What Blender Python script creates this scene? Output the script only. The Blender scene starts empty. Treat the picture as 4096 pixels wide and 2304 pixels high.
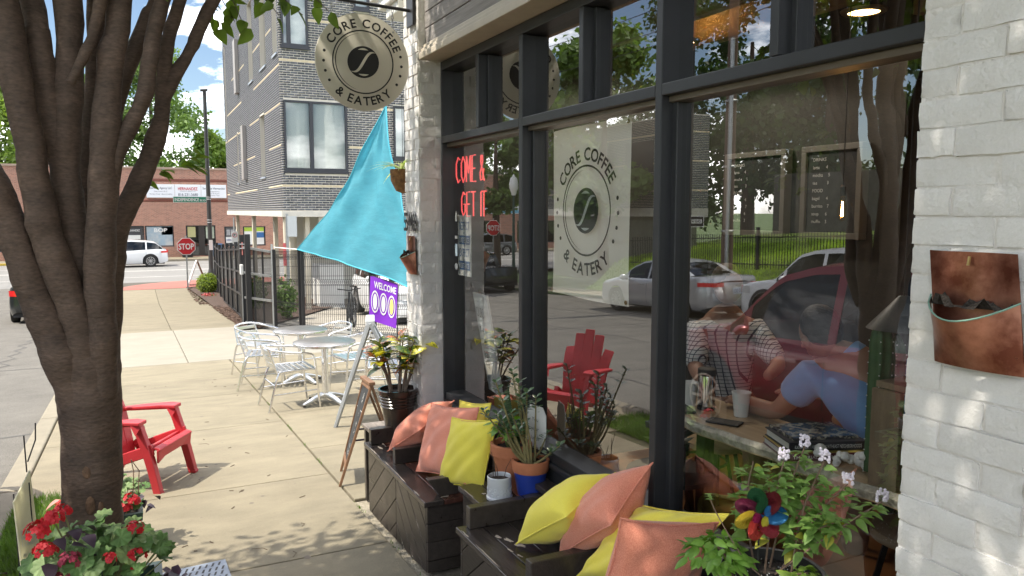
import bpy, math, random
import numpy as np
from mathutils import Vector, Matrix, Euler, noise
R = math.radians
PI = math.pi
rnd = random.Random(7)
scene = bpy.context.scene
COL = scene.collection
# ------------------------------------------------------------------ camera
cam_d = bpy.data.cameras.new('camera')
cam = bpy.data.objects.new('camera', cam_d)
COL.objects.link(cam)
cam.location = (0, 0, 1.8)
cam.rotation_euler = (R(90) - math.atan(309 / 3076), 0, -R(26.08))
cam_d.sensor_width = 36
cam_d.lens = 3076 / 4096 * 36
cam_d.clip_start = 0.05
cam_d.clip_end = 2000
scene.camera = cam
# ------------------------------------------------------------------ world, sun, exposure
SUN_EL = R(57)
world = bpy.data.worlds.new('World')
scene.world = world
world.use_nodes = True
wt = world.node_tree
wt.nodes.clear()
w_out = wt.nodes.new('ShaderNodeOutputWorld')
w_bg = wt.nodes.new('ShaderNodeBackground')
w_sky = wt.nodes.new('ShaderNodeTexSky')
w_sky.sky_type = 'NISHITA'
w_sky.sun_disc = False
w_sky.sun_elevation = SUN_EL
w_sky.sun_rotation = R(-93)
w_sky.air_density = 1.0
w_sky.dust_density = 0.5
w_sky.ozone_density = 1.6
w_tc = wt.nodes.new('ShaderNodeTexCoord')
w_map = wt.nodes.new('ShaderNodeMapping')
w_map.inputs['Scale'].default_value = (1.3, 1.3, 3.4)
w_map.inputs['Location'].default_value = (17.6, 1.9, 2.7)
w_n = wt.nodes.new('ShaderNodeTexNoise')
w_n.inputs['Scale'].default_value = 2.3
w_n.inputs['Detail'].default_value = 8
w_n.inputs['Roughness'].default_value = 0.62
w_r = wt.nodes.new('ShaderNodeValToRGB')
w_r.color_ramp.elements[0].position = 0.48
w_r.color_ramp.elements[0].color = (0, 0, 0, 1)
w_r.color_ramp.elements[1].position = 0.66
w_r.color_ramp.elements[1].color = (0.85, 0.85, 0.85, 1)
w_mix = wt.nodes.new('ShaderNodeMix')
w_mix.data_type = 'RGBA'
w_mix.inputs['B'].default_value = (54, 53, 52, 1)  # overbright clouds, kept mostly out of view, added as ambient fill light
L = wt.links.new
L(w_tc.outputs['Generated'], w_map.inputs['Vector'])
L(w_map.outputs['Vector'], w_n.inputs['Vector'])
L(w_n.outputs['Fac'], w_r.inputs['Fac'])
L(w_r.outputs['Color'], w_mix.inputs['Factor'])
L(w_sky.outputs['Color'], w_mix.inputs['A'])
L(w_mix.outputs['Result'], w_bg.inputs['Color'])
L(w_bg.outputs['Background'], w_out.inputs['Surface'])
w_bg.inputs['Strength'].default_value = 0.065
sun_d = bpy.data.lights.new('sun', 'SUN')
sun = bpy.data.objects.new('sun', sun_d)
COL.objects.link(sun)
sun_d.energy = 2.7
sun_d.angle = R(0.53)
sun_d.color = (1.0, 0.93, 0.80)
SUN_TO = Vector((-math.cos(SUN_EL), -0.03, math.sin(SUN_EL))).normalized()
sun.rotation_euler = SUN_TO.to_track_quat('Z', 'Y').to_euler()
sun.location = (-20, 0, 40)
scene.view_settings.view_transform = 'Standard'
scene.view_settings.look = 'None'
scene.view_settings.gamma = 1.0
scene.view_settings.use_curve_mapping = False
scene.view_settings.exposure = 1.4
scene.render.engine = 'CYCLES'
scene.cycles.max_bounces = 8
scene.cycles.transparent_max_bounces = 16
scene.cycles.caustics_reflective = False
scene.cycles.caustics_refractive = False
scene.cycles.sample_clamp_indirect = 6
# ------------------------------------------------------------------ materials
MATS = {}
def M(name, col, rough=0.6, metal=0.0, var=0.0, vscale=4.0, bump=0.0, bscale=40.0, spec=0.5, coat=0.0,
	  objvar=0.0, stretch=(1, 1, 1), col2=None, c2pos=(0.45, 0.65), emit=None, estr=0.0, sheen=0.0,
	  transm=0.0, fine=0.0, fscale=220.0, detail=5.0, rvar=0.0, translucent=0.0):
	if name in MATS:
		return MATS[name]
	m = bpy.data.materials.new(name)
	MATS[name] = m
	m.use_nodes = True
	nt = m.node_tree
	N = nt.nodes
	b = N['Principled BSDF']
	b.inputs['Roughness'].default_value = rough
	b.inputs['Metallic'].default_value = metal
	b.inputs['Specular IOR Level'].default_value = spec
	b.inputs['Coat Weight'].default_value = coat
	b.inputs['Coat Roughness'].default_value = 0.05
	if sheen:
		b.inputs['Sheen Weight'].default_value = sheen
	if transm:
		b.inputs['Transmission Weight'].default_value = transm
	if emit:
		b.inputs['Emission Color'].default_value = (*emit, 1)
		b.inputs['Emission Strength'].default_value = estr
	b.inputs['Base Color'].default_value = (*col, 1)
	lk = nt.links.new
	geo = N.new('ShaderNodeNewGeometry')
	mp = N.new('ShaderNodeMapping')
	mp.inputs['Scale'].default_value = stretch
	lk(geo.outputs['Position'], mp.inputs['Vector'])
	out = None
	if var or col2:
		n = N.new('ShaderNodeTexNoise')
		n.inputs['Scale'].default_value = vscale
		n.inputs['Detail'].default_value = detail
		n.inputs['Roughness'].default_value = 0.62
		lk(mp.outputs['Vector'], n.inputs['Vector'])
		rp = N.new('ShaderNodeValToRGB')
		e = rp.color_ramp.elements
		if col2:
			e[0].position, e[1].position = c2pos
			e[0].color = (*col, 1)
			e[1].color = (*col2, 1)
		else:
			e[0].position, e[1].position = 0.25, 0.75
			e[0].color = (*[max(0, c * (1 - var)) for c in col], 1)
			e[1].color = (*[min(1, c * (1 + var)) for c in col], 1)
		lk(n.outputs['Fac'], rp.inputs['Fac'])
		out = rp.outputs['Color']
		if rvar:
			mr = N.new('ShaderNodeMapRange')
			mr.inputs['To Min'].default_value = max(0.02, rough - rvar)
			mr.inputs['To Max'].default_value = min(1, rough + rvar)
			lk(n.outputs['Fac'], mr.inputs['Value'])
			lk(mr.outputs['Result'], b.inputs['Roughness'])
	if fine:
		n3 = N.new('ShaderNodeTexNoise')
		n3.inputs['Scale'].default_value = fscale
		n3.inputs['Detail'].default_value = 3
		lk(mp.outputs['Vector'], n3.inputs['Vector'])
		m3 = N.new('ShaderNodeMapRange')
		m3.inputs['From Min'].default_value = 0.3
		m3.inputs['From Max'].default_value = 0.7
		m3.inputs['To Min'].default_value = 1 - fine
		m3.inputs['To Max'].default_value = 1 + fine
		lk(n3.outputs['Fac'], m3.inputs['Value'])
		h3 = N.new('ShaderNodeHueSaturation')
		lk(m3.outputs['Result'], h3.inputs['Value'])
		if out:
			lk(out, h3.inputs['Color'])
		else:
			h3.inputs['Color'].default_value = (*col, 1)
		out = h3.outputs['Color']
	if objvar:
		oi = N.new('ShaderNodeObjectInfo')
		hs = N.new('ShaderNodeHueSaturation')
		mr = N.new('ShaderNodeMapRange')
		mr.inputs['To Min'].default_value = 1 - objvar
		mr.inputs['To Max'].default_value = 1 + objvar
		lk(oi.outputs['Random'], mr.inputs['Value'])
		lk(mr.outputs['Result'], hs.inputs['Value'])
		if out:
			lk(out, hs.inputs['Color'])
		else:
			hs.inputs['Color'].default_value = (*col, 1)
		out = hs.outputs['Color']
	if out:
		lk(out, b.inputs['Base Color'])
	if bump:
		n2 = N.new('ShaderNodeTexNoise')
		n2.inputs['Scale'].default_value = bscale
		n2.inputs['Detail'].default_value = 4
		lk(mp.outputs['Vector'], n2.inputs['Vector'])
		bp = N.new('ShaderNodeBump')
		bp.inputs['Strength'].default_value = bump
		bp.inputs['Distance'].default_value = 0.01
		lk(n2.outputs['Fac'], bp.inputs['Height'])
		lk(bp.outputs['Normal'], b.inputs['Normal'])
	if translucent:
		tr = N.new('ShaderNodeBsdfTranslucent')
		if out:
			hs2 = N.new('ShaderNodeHueSaturation')
			hs2.inputs['Saturation'].default_value = 1.15
			hs2.inputs['Value'].default_value = 1.5
			lk(out, hs2.inputs['Color'])
			lk(hs2.outputs['Color'], tr.inputs['Color'])
		else:
			tr.inputs['Color'].default_value = (*[min(1, c * 1.5) for c in col], 1)
		mx = N.new('ShaderNodeMixShader')
		mx.inputs['Fac'].default_value = translucent
		lk(b.outputs['BSDF'], mx.inputs[1])
		lk(tr.outputs['BSDF'], mx.inputs[2])
		lk(mx.outputs['Shader'], N['Material Output'].inputs['Surface'])
	return m
def glass_mat(name, tint=(0.93, 0.96, 0.95), gain=1.9, wav=0.0, base=0.0):
	"""thin pane: transparent, mirrored by Fresnel on its faces"""
	m = bpy.data.materials.new(name)
	MATS[name] = m
	m.use_nodes = True
	nt = m.node_tree
	N = nt.nodes
	lk = nt.links.new
	N.remove(N['Principled BSDF'])
	tr = N.new('ShaderNodeBsdfTransparent')
	tr.inputs['Color'].default_value = (*tint, 1)
	gl = N.new('ShaderNodeBsdfGlossy')
	gl.inputs['Roughness'].default_value = 0.0
	fr = N.new('ShaderNodeLayerWeight')
	fr.inputs['Blend'].default_value = 0.5
	pw = N.new('ShaderNodeMath')
	pw.operation = 'POWER'
	pw.inputs[1].default_value = 5
	sc = N.new('ShaderNodeMath')
	sc.operation = 'MULTIPLY_ADD'
	sc.inputs[1].default_value = 0.96
	sc.inputs[2].default_value = 0.04
	lk(fr.outputs['Facing'], pw.inputs[0])
	lk(pw.outputs[0], sc.inputs[0])
	mu = N.new('ShaderNodeMath')
	mu.operation = 'MULTIPLY_ADD'
	mu.inputs[1].default_value = gain
	mu.inputs[2].default_value = base
	mu.use_clamp = True
	mx = N.new('ShaderNodeMixShader')
	lk(sc.outputs[0], mu.inputs[0])
	lk(mu.outputs[0], mx.inputs['Fac'])
	lk(tr.outputs['BSDF'], mx.inputs[1])
	lk(gl.outputs['BSDF'], mx.inputs[2])
	lk(mx.outputs['Shader'], N['Material Output'].inputs['Surface'])
	if wav:
		geo = N.new('ShaderNodeNewGeometry')
		n2 = N.new('ShaderNodeTexNoise')
		n2.inputs['Scale'].default_value = 1.7
		n2.inputs['Detail'].default_value = 1
		lk(geo.outputs['Position'], n2.inputs['Vector'])
		bp = N.new('ShaderNodeBump')
		bp.inputs['Strength'].default_value = wav
		bp.inputs['Distance'].default_value = 0.01
		lk(n2.outputs['Fac'], bp.inputs['Height'])
		lk(bp.outputs['Normal'], gl.inputs['Normal'])
		lk(bp.outputs['Normal'], fr.inputs['Normal'])
	return m
# ------------------------------------------------------------------ mesh building
INV = {}
class MB:
	def __init__(s):
		s.v, s.f = [], []
	def add(s, vs, fs):
		n = len(s.v)
		s.v += [tuple(p) for p in vs]
		s.f += [tuple(i + n for i in f) for f in fs]
		return s
	def box(s, x0, x1, y0, y1, z0, z1):
		return s.add([(x0, y0, z0), (x1, y0, z0), (x1, y1, z0), (x0, y1, z0), (x0, y0, z1), (x1, y0, z1), (x1, y1, z1), (x0, y1, z1)],
					 [(0, 3, 2, 1), (4, 5, 6, 7), (0, 1, 5, 4), (1, 2, 6, 5), (2, 3, 7, 6), (3, 0, 4, 7)])
	def obox(s, c, ax, ay, az):
		"""box from centre and three half-axis vectors"""
		c, ax, ay, az = map(Vector, (c, ax, ay, az))
		vs = [c + i * ax + j * ay + k * az for k in (-1, 1) for i, j in ((-1, -1), (1, -1), (1, 1), (-1, 1))]
		return s.add(vs, [(0, 3, 2, 1), (4, 5, 6, 7), (0, 1, 5, 4), (1, 2, 6, 5), (2, 3, 7, 6), (3, 0, 4, 7)])
	def bar(s, p, q, w, h=None, up=(0, 0, 1)):
		"""rectangular bar from p to q, w x h"""
		p, q = Vector(p), Vector(q)
		d = (q - p)
		u = Vector(up)
		a = d.cross(u)
		if a.length < 1e-6:
			a = d.cross(Vector((1, 0, 0)))
		a.normalize()
		b = a.cross(d).normalized()
		return s.obox((p + q) / 2, d / 2, a * (w / 2), b * ((h or w) / 2))
	def prism(s, poly, off):
		"""polygon (3-D points) extruded by the vector off"""
		n = len(poly)
		off = Vector(off)
		vs = [Vector(p) for p in poly] + [Vector(p) + off for p in poly]
		fs = [tuple(range(n))[::-1], tuple(range(n, 2 * n))] + [(i, (i + 1) % n, n + (i + 1) % n, n + i) for i in range(n)]
		return s.add(vs, fs)
	def tube(s, pts, rad, n=8, cap=True, squash=None):
		pts = [Vector(p) for p in pts]
		if not hasattr(rad, '__len__'):
			rad = [rad] * len(pts)
		base = len(s.v)
		up = None
		for i, p in enumerate(pts):
			d = (pts[min(i + 1, len(pts) - 1)] - pts[max(i - 1, 0)]).normalized()
			if up is None:
				up = d.orthogonal().normalized()
			a = (up - d * up.dot(d))
			if a.length < 1e-6:
				a = d.orthogonal()
			a.normalize()
			up = a
			b = d.cross(a)
			for k in range(n):
				t = 2 * PI * k / n
				s.v.append(tuple(p + (a * math.cos(t) + b * math.sin(t)) * rad[i]))
		for i in range(len(pts) - 1):
			for k in range(n):
				k2 = (k + 1) % n
				s.f.append((base + i * n + k, base + i * n + k2, base + (i + 1) * n + k2, base + (i + 1) * n + k))
		if cap:
			s.f.append(tuple(base + k for k in range(n))[::-1])
			s.f.append(tuple(base + (len(pts) - 1) * n + k for k in range(n)))
		return s
	def lathe(s, prof, c=(0, 0, 0), n=24, axis='z', cap=False):
		base = len(s.v)
		for r, z in prof:
			for k in range(n):
				t = 2 * PI * k / n
				a, b = r * math.cos(t), r * math.sin(t)
				p = {'z': (a, b, z), 'x': (z, a, b), 'y': (a, z, b)}[axis]
				s.v.append((c[0] + p[0], c[1] + p[1], c[2] + p[2]))
		for i in range(len(prof) - 1):
			for k in range(n):
				k2 = (k + 1) % n
				s.f.append((base + i * n + k, base + i * n + k2, base + (i + 1) * n + k2, base + (i + 1) * n + k))
		if cap:
			s.f.append(tuple(base + k for k in range(n))[::-1])
			s.f.append(tuple(base + (len(prof) - 1) * n + k for k in range(n)))
		return s
	def ball(s, c, r, n=12, m=8):
		if not hasattr(r, '__len__'):
			r = (r, r, r)
		base = len(s.v)
		for i in range(m + 1):
			ph = PI * i / m
			for k in range(n):
				t = 2 * PI * k / n
				s.v.append((c[0] + r[0] * math.sin(ph) * math.cos(t), c[1] + r[1] * math.sin(ph) * math.sin(t), c[2] + r[2] * math.cos(ph)))
		for i in range(m):
			for k in range(n):
				k2 = (k + 1) % n
				s.f.append((base + i * n + k, base + (i + 1) * n + k, base + (i + 1) * n + k2, base + i * n + k2))
		return s
	def grid(s, fn, nu, nv):
		base = len(s.v)
		for j in range(nv + 1):
			for i in range(nu + 1):
				s.v.append(tuple(fn(i / nu, j / nv)))
		for j in range(nv):
			for i in range(nu):
				a = base + j * (nu + 1) + i
				s.f.append((a, a + 1, a + nu + 2, a + nu + 1))
		return s
	def mesh(s, name, mat, smooth=False, sharp=40, fix=True):
		me = bpy.data.meshes.new(name)
		me.from_pydata(s.v, [], s.f)
		if fix:
			import bmesh
			bm = bmesh.new()
			bm.from_mesh(me)
			if smooth:
				bmesh.ops.remove_doubles(bm, verts=bm.verts, dist=1e-5)
			bmesh.ops.recalc_face_normals(bm, faces=bm.faces)
			bm.to_mesh(me)
			bm.free()
		if smooth:
			me.polygons.foreach_set('use_smooth', [True] * len(me.polygons))
			if sharp:
				me.set_sharp_from_angle(angle=R(sharp))
		if mat:
			me.materials.append(mat)
		return me
	def build(s, name, mat, parent=None, smooth=False, sharp=40, bevel=0.0, bseg=2, kind=None, local=False, fix=True):
		return obj(name, s.mesh(name, mat, smooth, sharp, fix), parent, bevel, bseg, kind, local)
def obj(name, me, parent=None, bevel=0.0, bseg=2, kind=None, local=False, mw=None):
	o = bpy.data.objects.new(name, me)
	COL.objects.link(o)
	if parent is not None:
		o.parent = parent
		if not local:
			o.matrix_parent_inverse = INV.get(parent.name, Matrix())
	if mw is not None:
		o.matrix_basis = mw
		if not local:
			INV[o.name] = mw.inverted()
	if bevel:
		md = o.modifiers.new('bevel', 'BEVEL')
		md.width = bevel
		md.segments = bseg
		md.limit_method = 'ANGLE'
		md.angle_limit = R(35)
	if kind:
		o['kind'] = kind
	return o
def thing(name, label, cat, loc=(0, 0, 0), rz=0.0, group=None):
	o = bpy.data.objects.new(name, None)
	COL.objects.link(o)
	o.empty_display_size = 0.1
	mw = Matrix.Translation(Vector(loc)) @ Matrix.Rotation(rz, 4, 'Z')
	o.matrix_basis = mw
	INV[o.name] = mw.inverted()
	tag(o, label, cat, group)
	return o
def tag(o, label, cat, group=None):
	o['label'] = label
	o['category'] = cat
	if group:
		o['group'] = group
	return o
def dup(root, loc, rz, label=None):
	r = root.copy()
	COL.objects.link(r)
	r.matrix_basis = Matrix.Translation(Vector(loc)) @ Matrix.Rotation(rz, 4, 'Z')
	if label:
		r['label'] = label
	for ch in list(root.children):
		c = ch.copy()
		COL.objects.link(c)
		c.parent = r
		for g in ch.children:
			d = g.copy()
			COL.objects.link(d)
			d.parent = c
	return r
def gz(y):
	return -0.05 * max(-60, min(y, 30.5))
# ------------------------------------------------------------------ lettering
_TXT = {}
def text_data(s, bold=0.0, spacing=1.0, shear=0.0):
	"""flat outline of a line of text: verts (2-D, cap height 1, start at x 0), faces, width"""
	k = (s, bold, spacing, shear)
	if k not in _TXT:
		cu = bpy.data.curves.new('t', 'FONT')
		cu.body = s
		cu.size = 1.4
		cu.offset = bold
		cu.space_character = spacing
		cu.shear = shear
		cu.resolution_u = 3
		o = bpy.data.objects.new('t', cu)
		COL.objects.link(o)
		dg = bpy.context.evaluated_depsgraph_get()
		me = bpy.data.meshes.new_from_object(o.evaluated_get(dg))
		vs = [(v.co.x, v.co.y) for v in me.vertices]
		fs = [tuple(p.vertices) for p in me.polygons]
		bpy.data.objects.remove(o)
		bpy.data.meshes.remove(me)
		x0 = min([v[0] for v in vs] or [0])
		x1 = max([v[0] for v in vs] or [0])
		_TXT[k] = ([(x - x0, y) for x, y in vs], fs, x1 - x0)
	return _TXT[k]
def text(parent, name, s, o, ux, uy, h, w=None, align='c', bold=0.0, mat=None, proud=0.0025, spacing=1.0, shear=0.0):
	"""a line of lettering: o = anchor point (baseline), ux/uy = unit directions, h = cap height, w = total width (squeezes)"""
	vs, fs, wd = text_data(s, bold, spacing, shear)
	ux, uy, o = Vector(ux).normalized(), Vector(uy).normalized(), Vector(o)
	n = ux.cross(uy)
	sx = h if w is None else w / max(wd, 1e-6)
	off = {'c': -wd / 2, 'l': 0, 'r': -wd}[align]
	mb = MB()
	mb.add([o + ux * ((x + off) * sx) + uy * (y * h) + n * proud for x, y in vs], fs)
	return mb.build(name, mat, parent, fix=False)
def arc_text(parent, name, s, c, ux, uy, rad, h, a_mid, span, mat, bold=0.02, inside=False, sx=1.0, sy=1.0, proud=0.0025):
	"""letters set one by one round a circle; a_mid in degrees from +uy clockwise, span degrees; one mesh"""
	ux, uy, c = Vector(ux), Vector(uy), Vector(c)
	n = ux.cross(uy).normalized()
	mb = MB()
	ws = [0.55 if ch == ' ' else text_data(ch, bold)[2] + 0.16 for ch in s]
	tot = sum(ws)
	acc = 0
	for ch, w in zip(s, ws):
		mid = (acc + w / 2) / tot - 0.5
		acc += w
		if ch == ' ':
			continue
		a = R(a_mid + (-mid if inside else mid) * span)
		vs, fs, wd = text_data(ch, bold)
		out = (math.sin(a), math.cos(a))
		if inside:
			ex, ey = (-math.cos(a), math.sin(a)), (-out[0], -out[1])
		else:
			ex, ey = (math.cos(a), -math.sin(a)), out
		pts = []
		for x, y in vs:
			px, py = (x - wd / 2) * h, (y - 0.5) * h
			qx = (out[0] * rad + ex[0] * px + ey[0] * py) * sx
			qy = (out[1] * rad + ex[1] * px + ey[1] * py) * sy
			pts.append(c + ux * qx + uy * qy + n * proud)
		mb.add(pts, fs)
	return mb.build(name, mat, parent, fix=False)
# ------------------------------------------------------------------ foliage
def leaf_mesh(name, mat, L_=1.0, W_=0.5, fold=0.15, droop=0.25, kind='oval', seg=5):
	"""one leaf, base at the origin, along +Y, blade up +Z; unit length"""
	mb = MB()
	for i in range(seg + 1):
		t = i / seg
		if kind == 'oval':
			w = math.sin(PI * min(1, t ** 0.85)) ** 0.8 * W_ / 2
		elif kind == 'ovate':
			w = math.sin(PI * t ** 0.62) ** 0.9 * W_ / 2
		elif kind == 'heart':
			w = (math.sin(PI * t ** 0.5) ** 0.8) * W_ / 2 if t < 1 else 0
		elif kind == 'strap':
			w = W_ / 2 * (1 - t ** 3) * (0.7 + 0.3 * math.sin(PI * t))
		elif kind == 'spoon':
			w = W_ / 2 * max(0.12, math.sin(PI * t ** 1.6)) if t < 1 else 0.02
		else:
			w = W_ / 2 * math.sin(PI * t)
		y = t * L_ * (1 - 0.15 * droop * t)
		z = -droop * t * t * L_
		mb.v += [(-w, y, z + fold * w), (0, y, z), (w, y, z + fold * w)]
	for i in range(seg):
		a = i * 3
		mb.f += [(a, a + 1, a + 4, a + 3), (a + 1, a + 2, a + 5, a + 4)]
	return mb.mesh(name, mat, smooth=True, sharp=0)
def round_leaf(name, mat, lobes=7, W_=1.0):
	"""a scalloped round geranium leaf, stalk at the origin"""
	mb = MB()
	n = lobes * 4
	mb.v.append((0, 0.0, 0))
	for k in range(n + 1):
		a = R(-60 + 300 * k / n)
		r = 0.5 * (1 + 0.07 * math.sin(lobes * 2 * PI * k / n)) * W_
		mb.v.append((0.5 * r * math.cos(a), 0.5 * r * math.sin(a), 0.07 * W_ + 0.02 * math.sin(lobes * 2 * PI * k / n)))
	m = len(mb.v)
	for k in range(n + 1):
		a = R(-60 + 300 * k / n)
		r = 0.5 * (1 + 0.09 * math.sin(lobes * 2 * PI * k / n)) * W_
		mb.v.append((r * math.cos(a), r * math.sin(a), 0.05 * W_ + 0.05 * math.sin(lobes * 2 * PI * k / n + 1)))
	for k in range(n):
		mb.f.append((0, 1 + k, 2 + k))
		mb.f.append((1 + k, m + k, m + k + 1, 2 + k))
	return mb.mesh(name, mat, smooth=True, sharp=0)
def orient(p, d, up=(0, 0, 1), s=1.0, roll=0.0, sw=None):
	"""matrix: local +Y along d, local Z near up"""
	d = Vector(d).normalized()
	u = Vector(up)
	x = d.cross(u)
	if x.length < 1e-4:
		x = d.cross(Vector((1, 0.2, 0)))
	x.normalize()
	z = x.cross(d)
	m = Matrix((x, d, z)).transposed().to_4x4()
	m = m @ Matrix.Rotation(roll, 4, 'Y')
	sw = sw or s
	return Matrix.Translation(Vector(p)) @ m @ Matrix.Diagonal((sw, s, s, 1))
def leaf_cloud(name, mat, clumps, n, size, seed=1, parent=None, shell=0.55, aspect=0.55, droop=0.3, kind='stuff'):
	"""many small folded leaves spread through clumps [(c, (rx,ry,rz))]"""
	g = np.random.default_rng(seed)
	C = np.array([c[0] for c in clumps], float)
	Rr = np.array([c[1] for c in clumps], float)
	vol = np.prod(Rr, axis=1) ** 0.7
	idx = g.choice(len(clumps), n, p=vol / vol.sum())
	d = g.normal(size=(n, 3))
	d /= np.linalg.norm(d, axis=1)[:, None]
	r = shell + (1 - shell) * g.random(n)
	r *= (0.82 + 0.36 * g.random(n))
	inner = g.random(n) < 0.25
	r[inner] *= g.random(inner.sum()) ** 0.5
	P = C[idx] + d * Rr[idx] * r[:, None]
	ax = g.normal(size=(n, 3))
	ax[:, 2] -= droop * 2
	ax /= np.linalg.norm(ax, axis=1)[:, None]
	nn = d * 0.5 + g.normal(size=(n, 3)) * 0.6
	nn[:, 2] += 0.5
	b = np.cross(ax, nn)
	b /= np.linalg.norm(b, axis=1)[:, None] + 1e-9
	nn = np.cross(b, ax)
	s = size * (0.6 + 0.8 * g.random(n))[:, None]
	w = s * aspect * 0.5
	base = P - ax * s * 0.5
	tip = P + ax * s * 0.5
	lf = P - b * w + nn * w * 0.35
	rt = P + b * w + nn * w * 0.35
	V = np.stack([base, rt, tip, lf], axis=1).reshape(-1, 3)
	i0 = np.arange(n) * 4
	F = np.concatenate([np.stack([i0, i0 + 1, i0 + 2], 1), np.stack([i0, i0 + 2, i0 + 3], 1)])
	me = bpy.data.meshes.new(name)
	me.vertices.add(len(V))
	me.vertices.foreach_set('co', V.ravel())
	me.loops.add(len(F) * 3)
	me.polygons.add(len(F))
	me.loops.foreach_set('vertex_index', F.ravel().astype(np.int32))
	me.polygons.foreach_set('loop_start', (np.arange(len(F)) * 3).astype(np.int32))
	me.polygons.foreach_set('loop_total', np.full(len(F), 3, np.int32))
	me.update(calc_edges=True)
	me.materials.append(mat)
	o = obj(name, me, parent)
	if kind:
		o['kind'] = kind
	return o
# ================================================================== materials in use
asphalt = M('asphalt', (0.14, 0.13, 0.114), 0.9, fine=.35, fscale=90, var=0.22, vscale=2.0, bump=0.5, bscale=160, detail=9)
asphalt2 = M('asphalt_worn', (0.20, 0.194, 0.184), 0.9, var=0.16, vscale=0.5, bump=0.3, bscale=90, detail=9, stretch=(0.3, 2.0, 1))
conc = M('concrete', (0.226, 0.195, 0.135), 0.88, var=0.20, vscale=2.2, fine=.16, fscale=160, bump=0.35, bscale=120, objvar=0.06, detail=9, stretch=(1, 2.2, 1))
conc_new = M('concrete_pale', (0.30, 0.272, 0.22), 0.85, fine=.08, var=0.1, vscale=2.0, bump=0.25, bscale=90, objvar=0.03, detail=8)
conc_kerb = M('concrete_kerb', (0.24, 0.212, 0.16), 0.9, var=0.15, vscale=5, bump=0.4, bscale=90, objvar=0.05, detail=8)
joint_m = M('joint_dirt', (0.09, 0.08, 0.065), 0.95, var=0.4, vscale=12, bump=0.6, bscale=80)
redpave = M('red_paving', (0.34, 0.125, 0.10), 0.9, var=0.15, vscale=3, bump=0.3, bscale=50)
mulch_m = M('mulch', (0.085, 0.055, 0.042), 0.95, var=0.6, vscale=18, bump=1.0, bscale=40)
soil_m = M('soil', (0.035, 0.026, 0.02), 0.95, var=0.7, vscale=60, bump=1.0, bscale=120)
grassbase = M('grass_ground', (0.09, 0.14, 0.04), 0.95, var=0.5, vscale=2.5, bump=0.5, bscale=60)
grass_m = M('grass_blade', (0.11, 0.19, 0.035), 0.7, var=0.45, vscale=1.5, translucent=0.35)
paintbrick = M('painted_brick', (0.65, 0.63, 0.61), 0.62, var=0.07, vscale=7, bump=0.32, bscale=75, objvar=0.04, fine=.03, detail=8)
paintmortar = M('painted_mortar', (0.66, 0.63, 0.60), 0.75, var=0.06, vscale=9, bump=0.6, bscale=60)
black_m = M('black_frame', (0.030, 0.031, 0.035), 0.42, var=0.15, vscale=8, spec=0.5)
darkmetal = M('dark_metal', (0.025, 0.025, 0.027), 0.45, metal=0.2)
galv = M('galvanised', (0.42, 0.43, 0.44), 0.42, metal=0.85, var=0.15, vscale=20)
alu = M('aluminium', (0.80, 0.80, 0.81), 0.22, metal=1.0, var=0.05, vscale=20)
white_p = M('white_paint', (0.74, 0.74, 0.72), 0.5, var=0.04, vscale=6)
cream_p = M('cream_paint', (0.66, 0.62, 0.54), 0.6, var=0.05, vscale=4)
terracotta = M('terracotta', (0.42, 0.15, 0.07), 0.75, var=0.16, vscale=14, bump=0.2, bscale=60)
ink = M('ink_black', (0.016, 0.015, 0.015), 0.6)
glassp = glass_mat('shop_glass', (0.97, 0.985, 0.98), 1.7, wav=0.025, base=0.24)
carglass = glass_mat('car_glass', (0.16, 0.18, 0.18), 1.3, base=0.02)
winglass = glass_mat('window_glass', (0.95, 0.97, 0.97), 1.8, wav=0.03, base=0.04)
pole_m = M('pole_black', (0.05, 0.05, 0.048), 0.5, metal=0.3)
def struct(name, mb, mat, parent=None, **k):
	o = mb.build(name, mat, parent, **k)
	if parent is None:
		o['kind'] = 'structure'
	return o
def sheet(x0, x1, y0, y1, dz, ny=1, mb=None):
	mb = mb or MB()
	ys = [y0]
	for c in (-60, 30.5):
		if y0 < c < y1:
			ys.append(c)
	ys.append(y1)
	for a, b in zip(ys[:-1], ys[1:]):
		mb.add([(x0, a, gz(a) + dz), (x1, a, gz(a) + dz), (x1, b, gz(b) + dz), (x0, b, gz(b) + dz)], [(0, 1, 2, 3)])
	return mb
def slab(mb, x0, x1, y0, y1, top=0.0, th=0.12):
	"""sidewalk slab following the fall of the street"""
	a, b = gz(y0) + top, gz(y1) + top
	return mb.add([(x0, y0, a - th), (x1, y0, a - th), (x1, y1, b - th), (x0, y1, b - th), (x0, y0, a), (x1, y0, a), (x1, y1, b), (x0, y1, b)],
				  [(0, 3, 2, 1), (4, 5, 6, 7), (0, 1, 5, 4), (1, 2, 6, 5), (2, 3, 7, 6), (3, 0, 4, 7)])
# ---- ground to the horizon
mb = MB()
prof = [(-700, 2.7), (-60, 2.7), (30.5, -1.825), (80, -1.825), (900, -1.825)]
for (ya, za), (yb, zb) in zip(prof[:-1], prof[1:]):
	mb.add([(-700, ya, za), (700, ya, za), (700, yb, zb), (-700, yb, zb)], [(0, 1, 2, 3)])
struct('ground', mb, grassbase)
# ---- our street, the cross street
struct('street', sheet(-10.45, -1.03, -60, 40.2, -0.11), asphalt)
mb = MB()
mb.add([(-150, 40.2, -1.64), (150, 40.2, -1.64), (150, 57.2, -1.64), (-150, 57.2, -1.64)], [(0, 1, 2, 3)])
struct('cross_street', mb, asphalt2)
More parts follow.
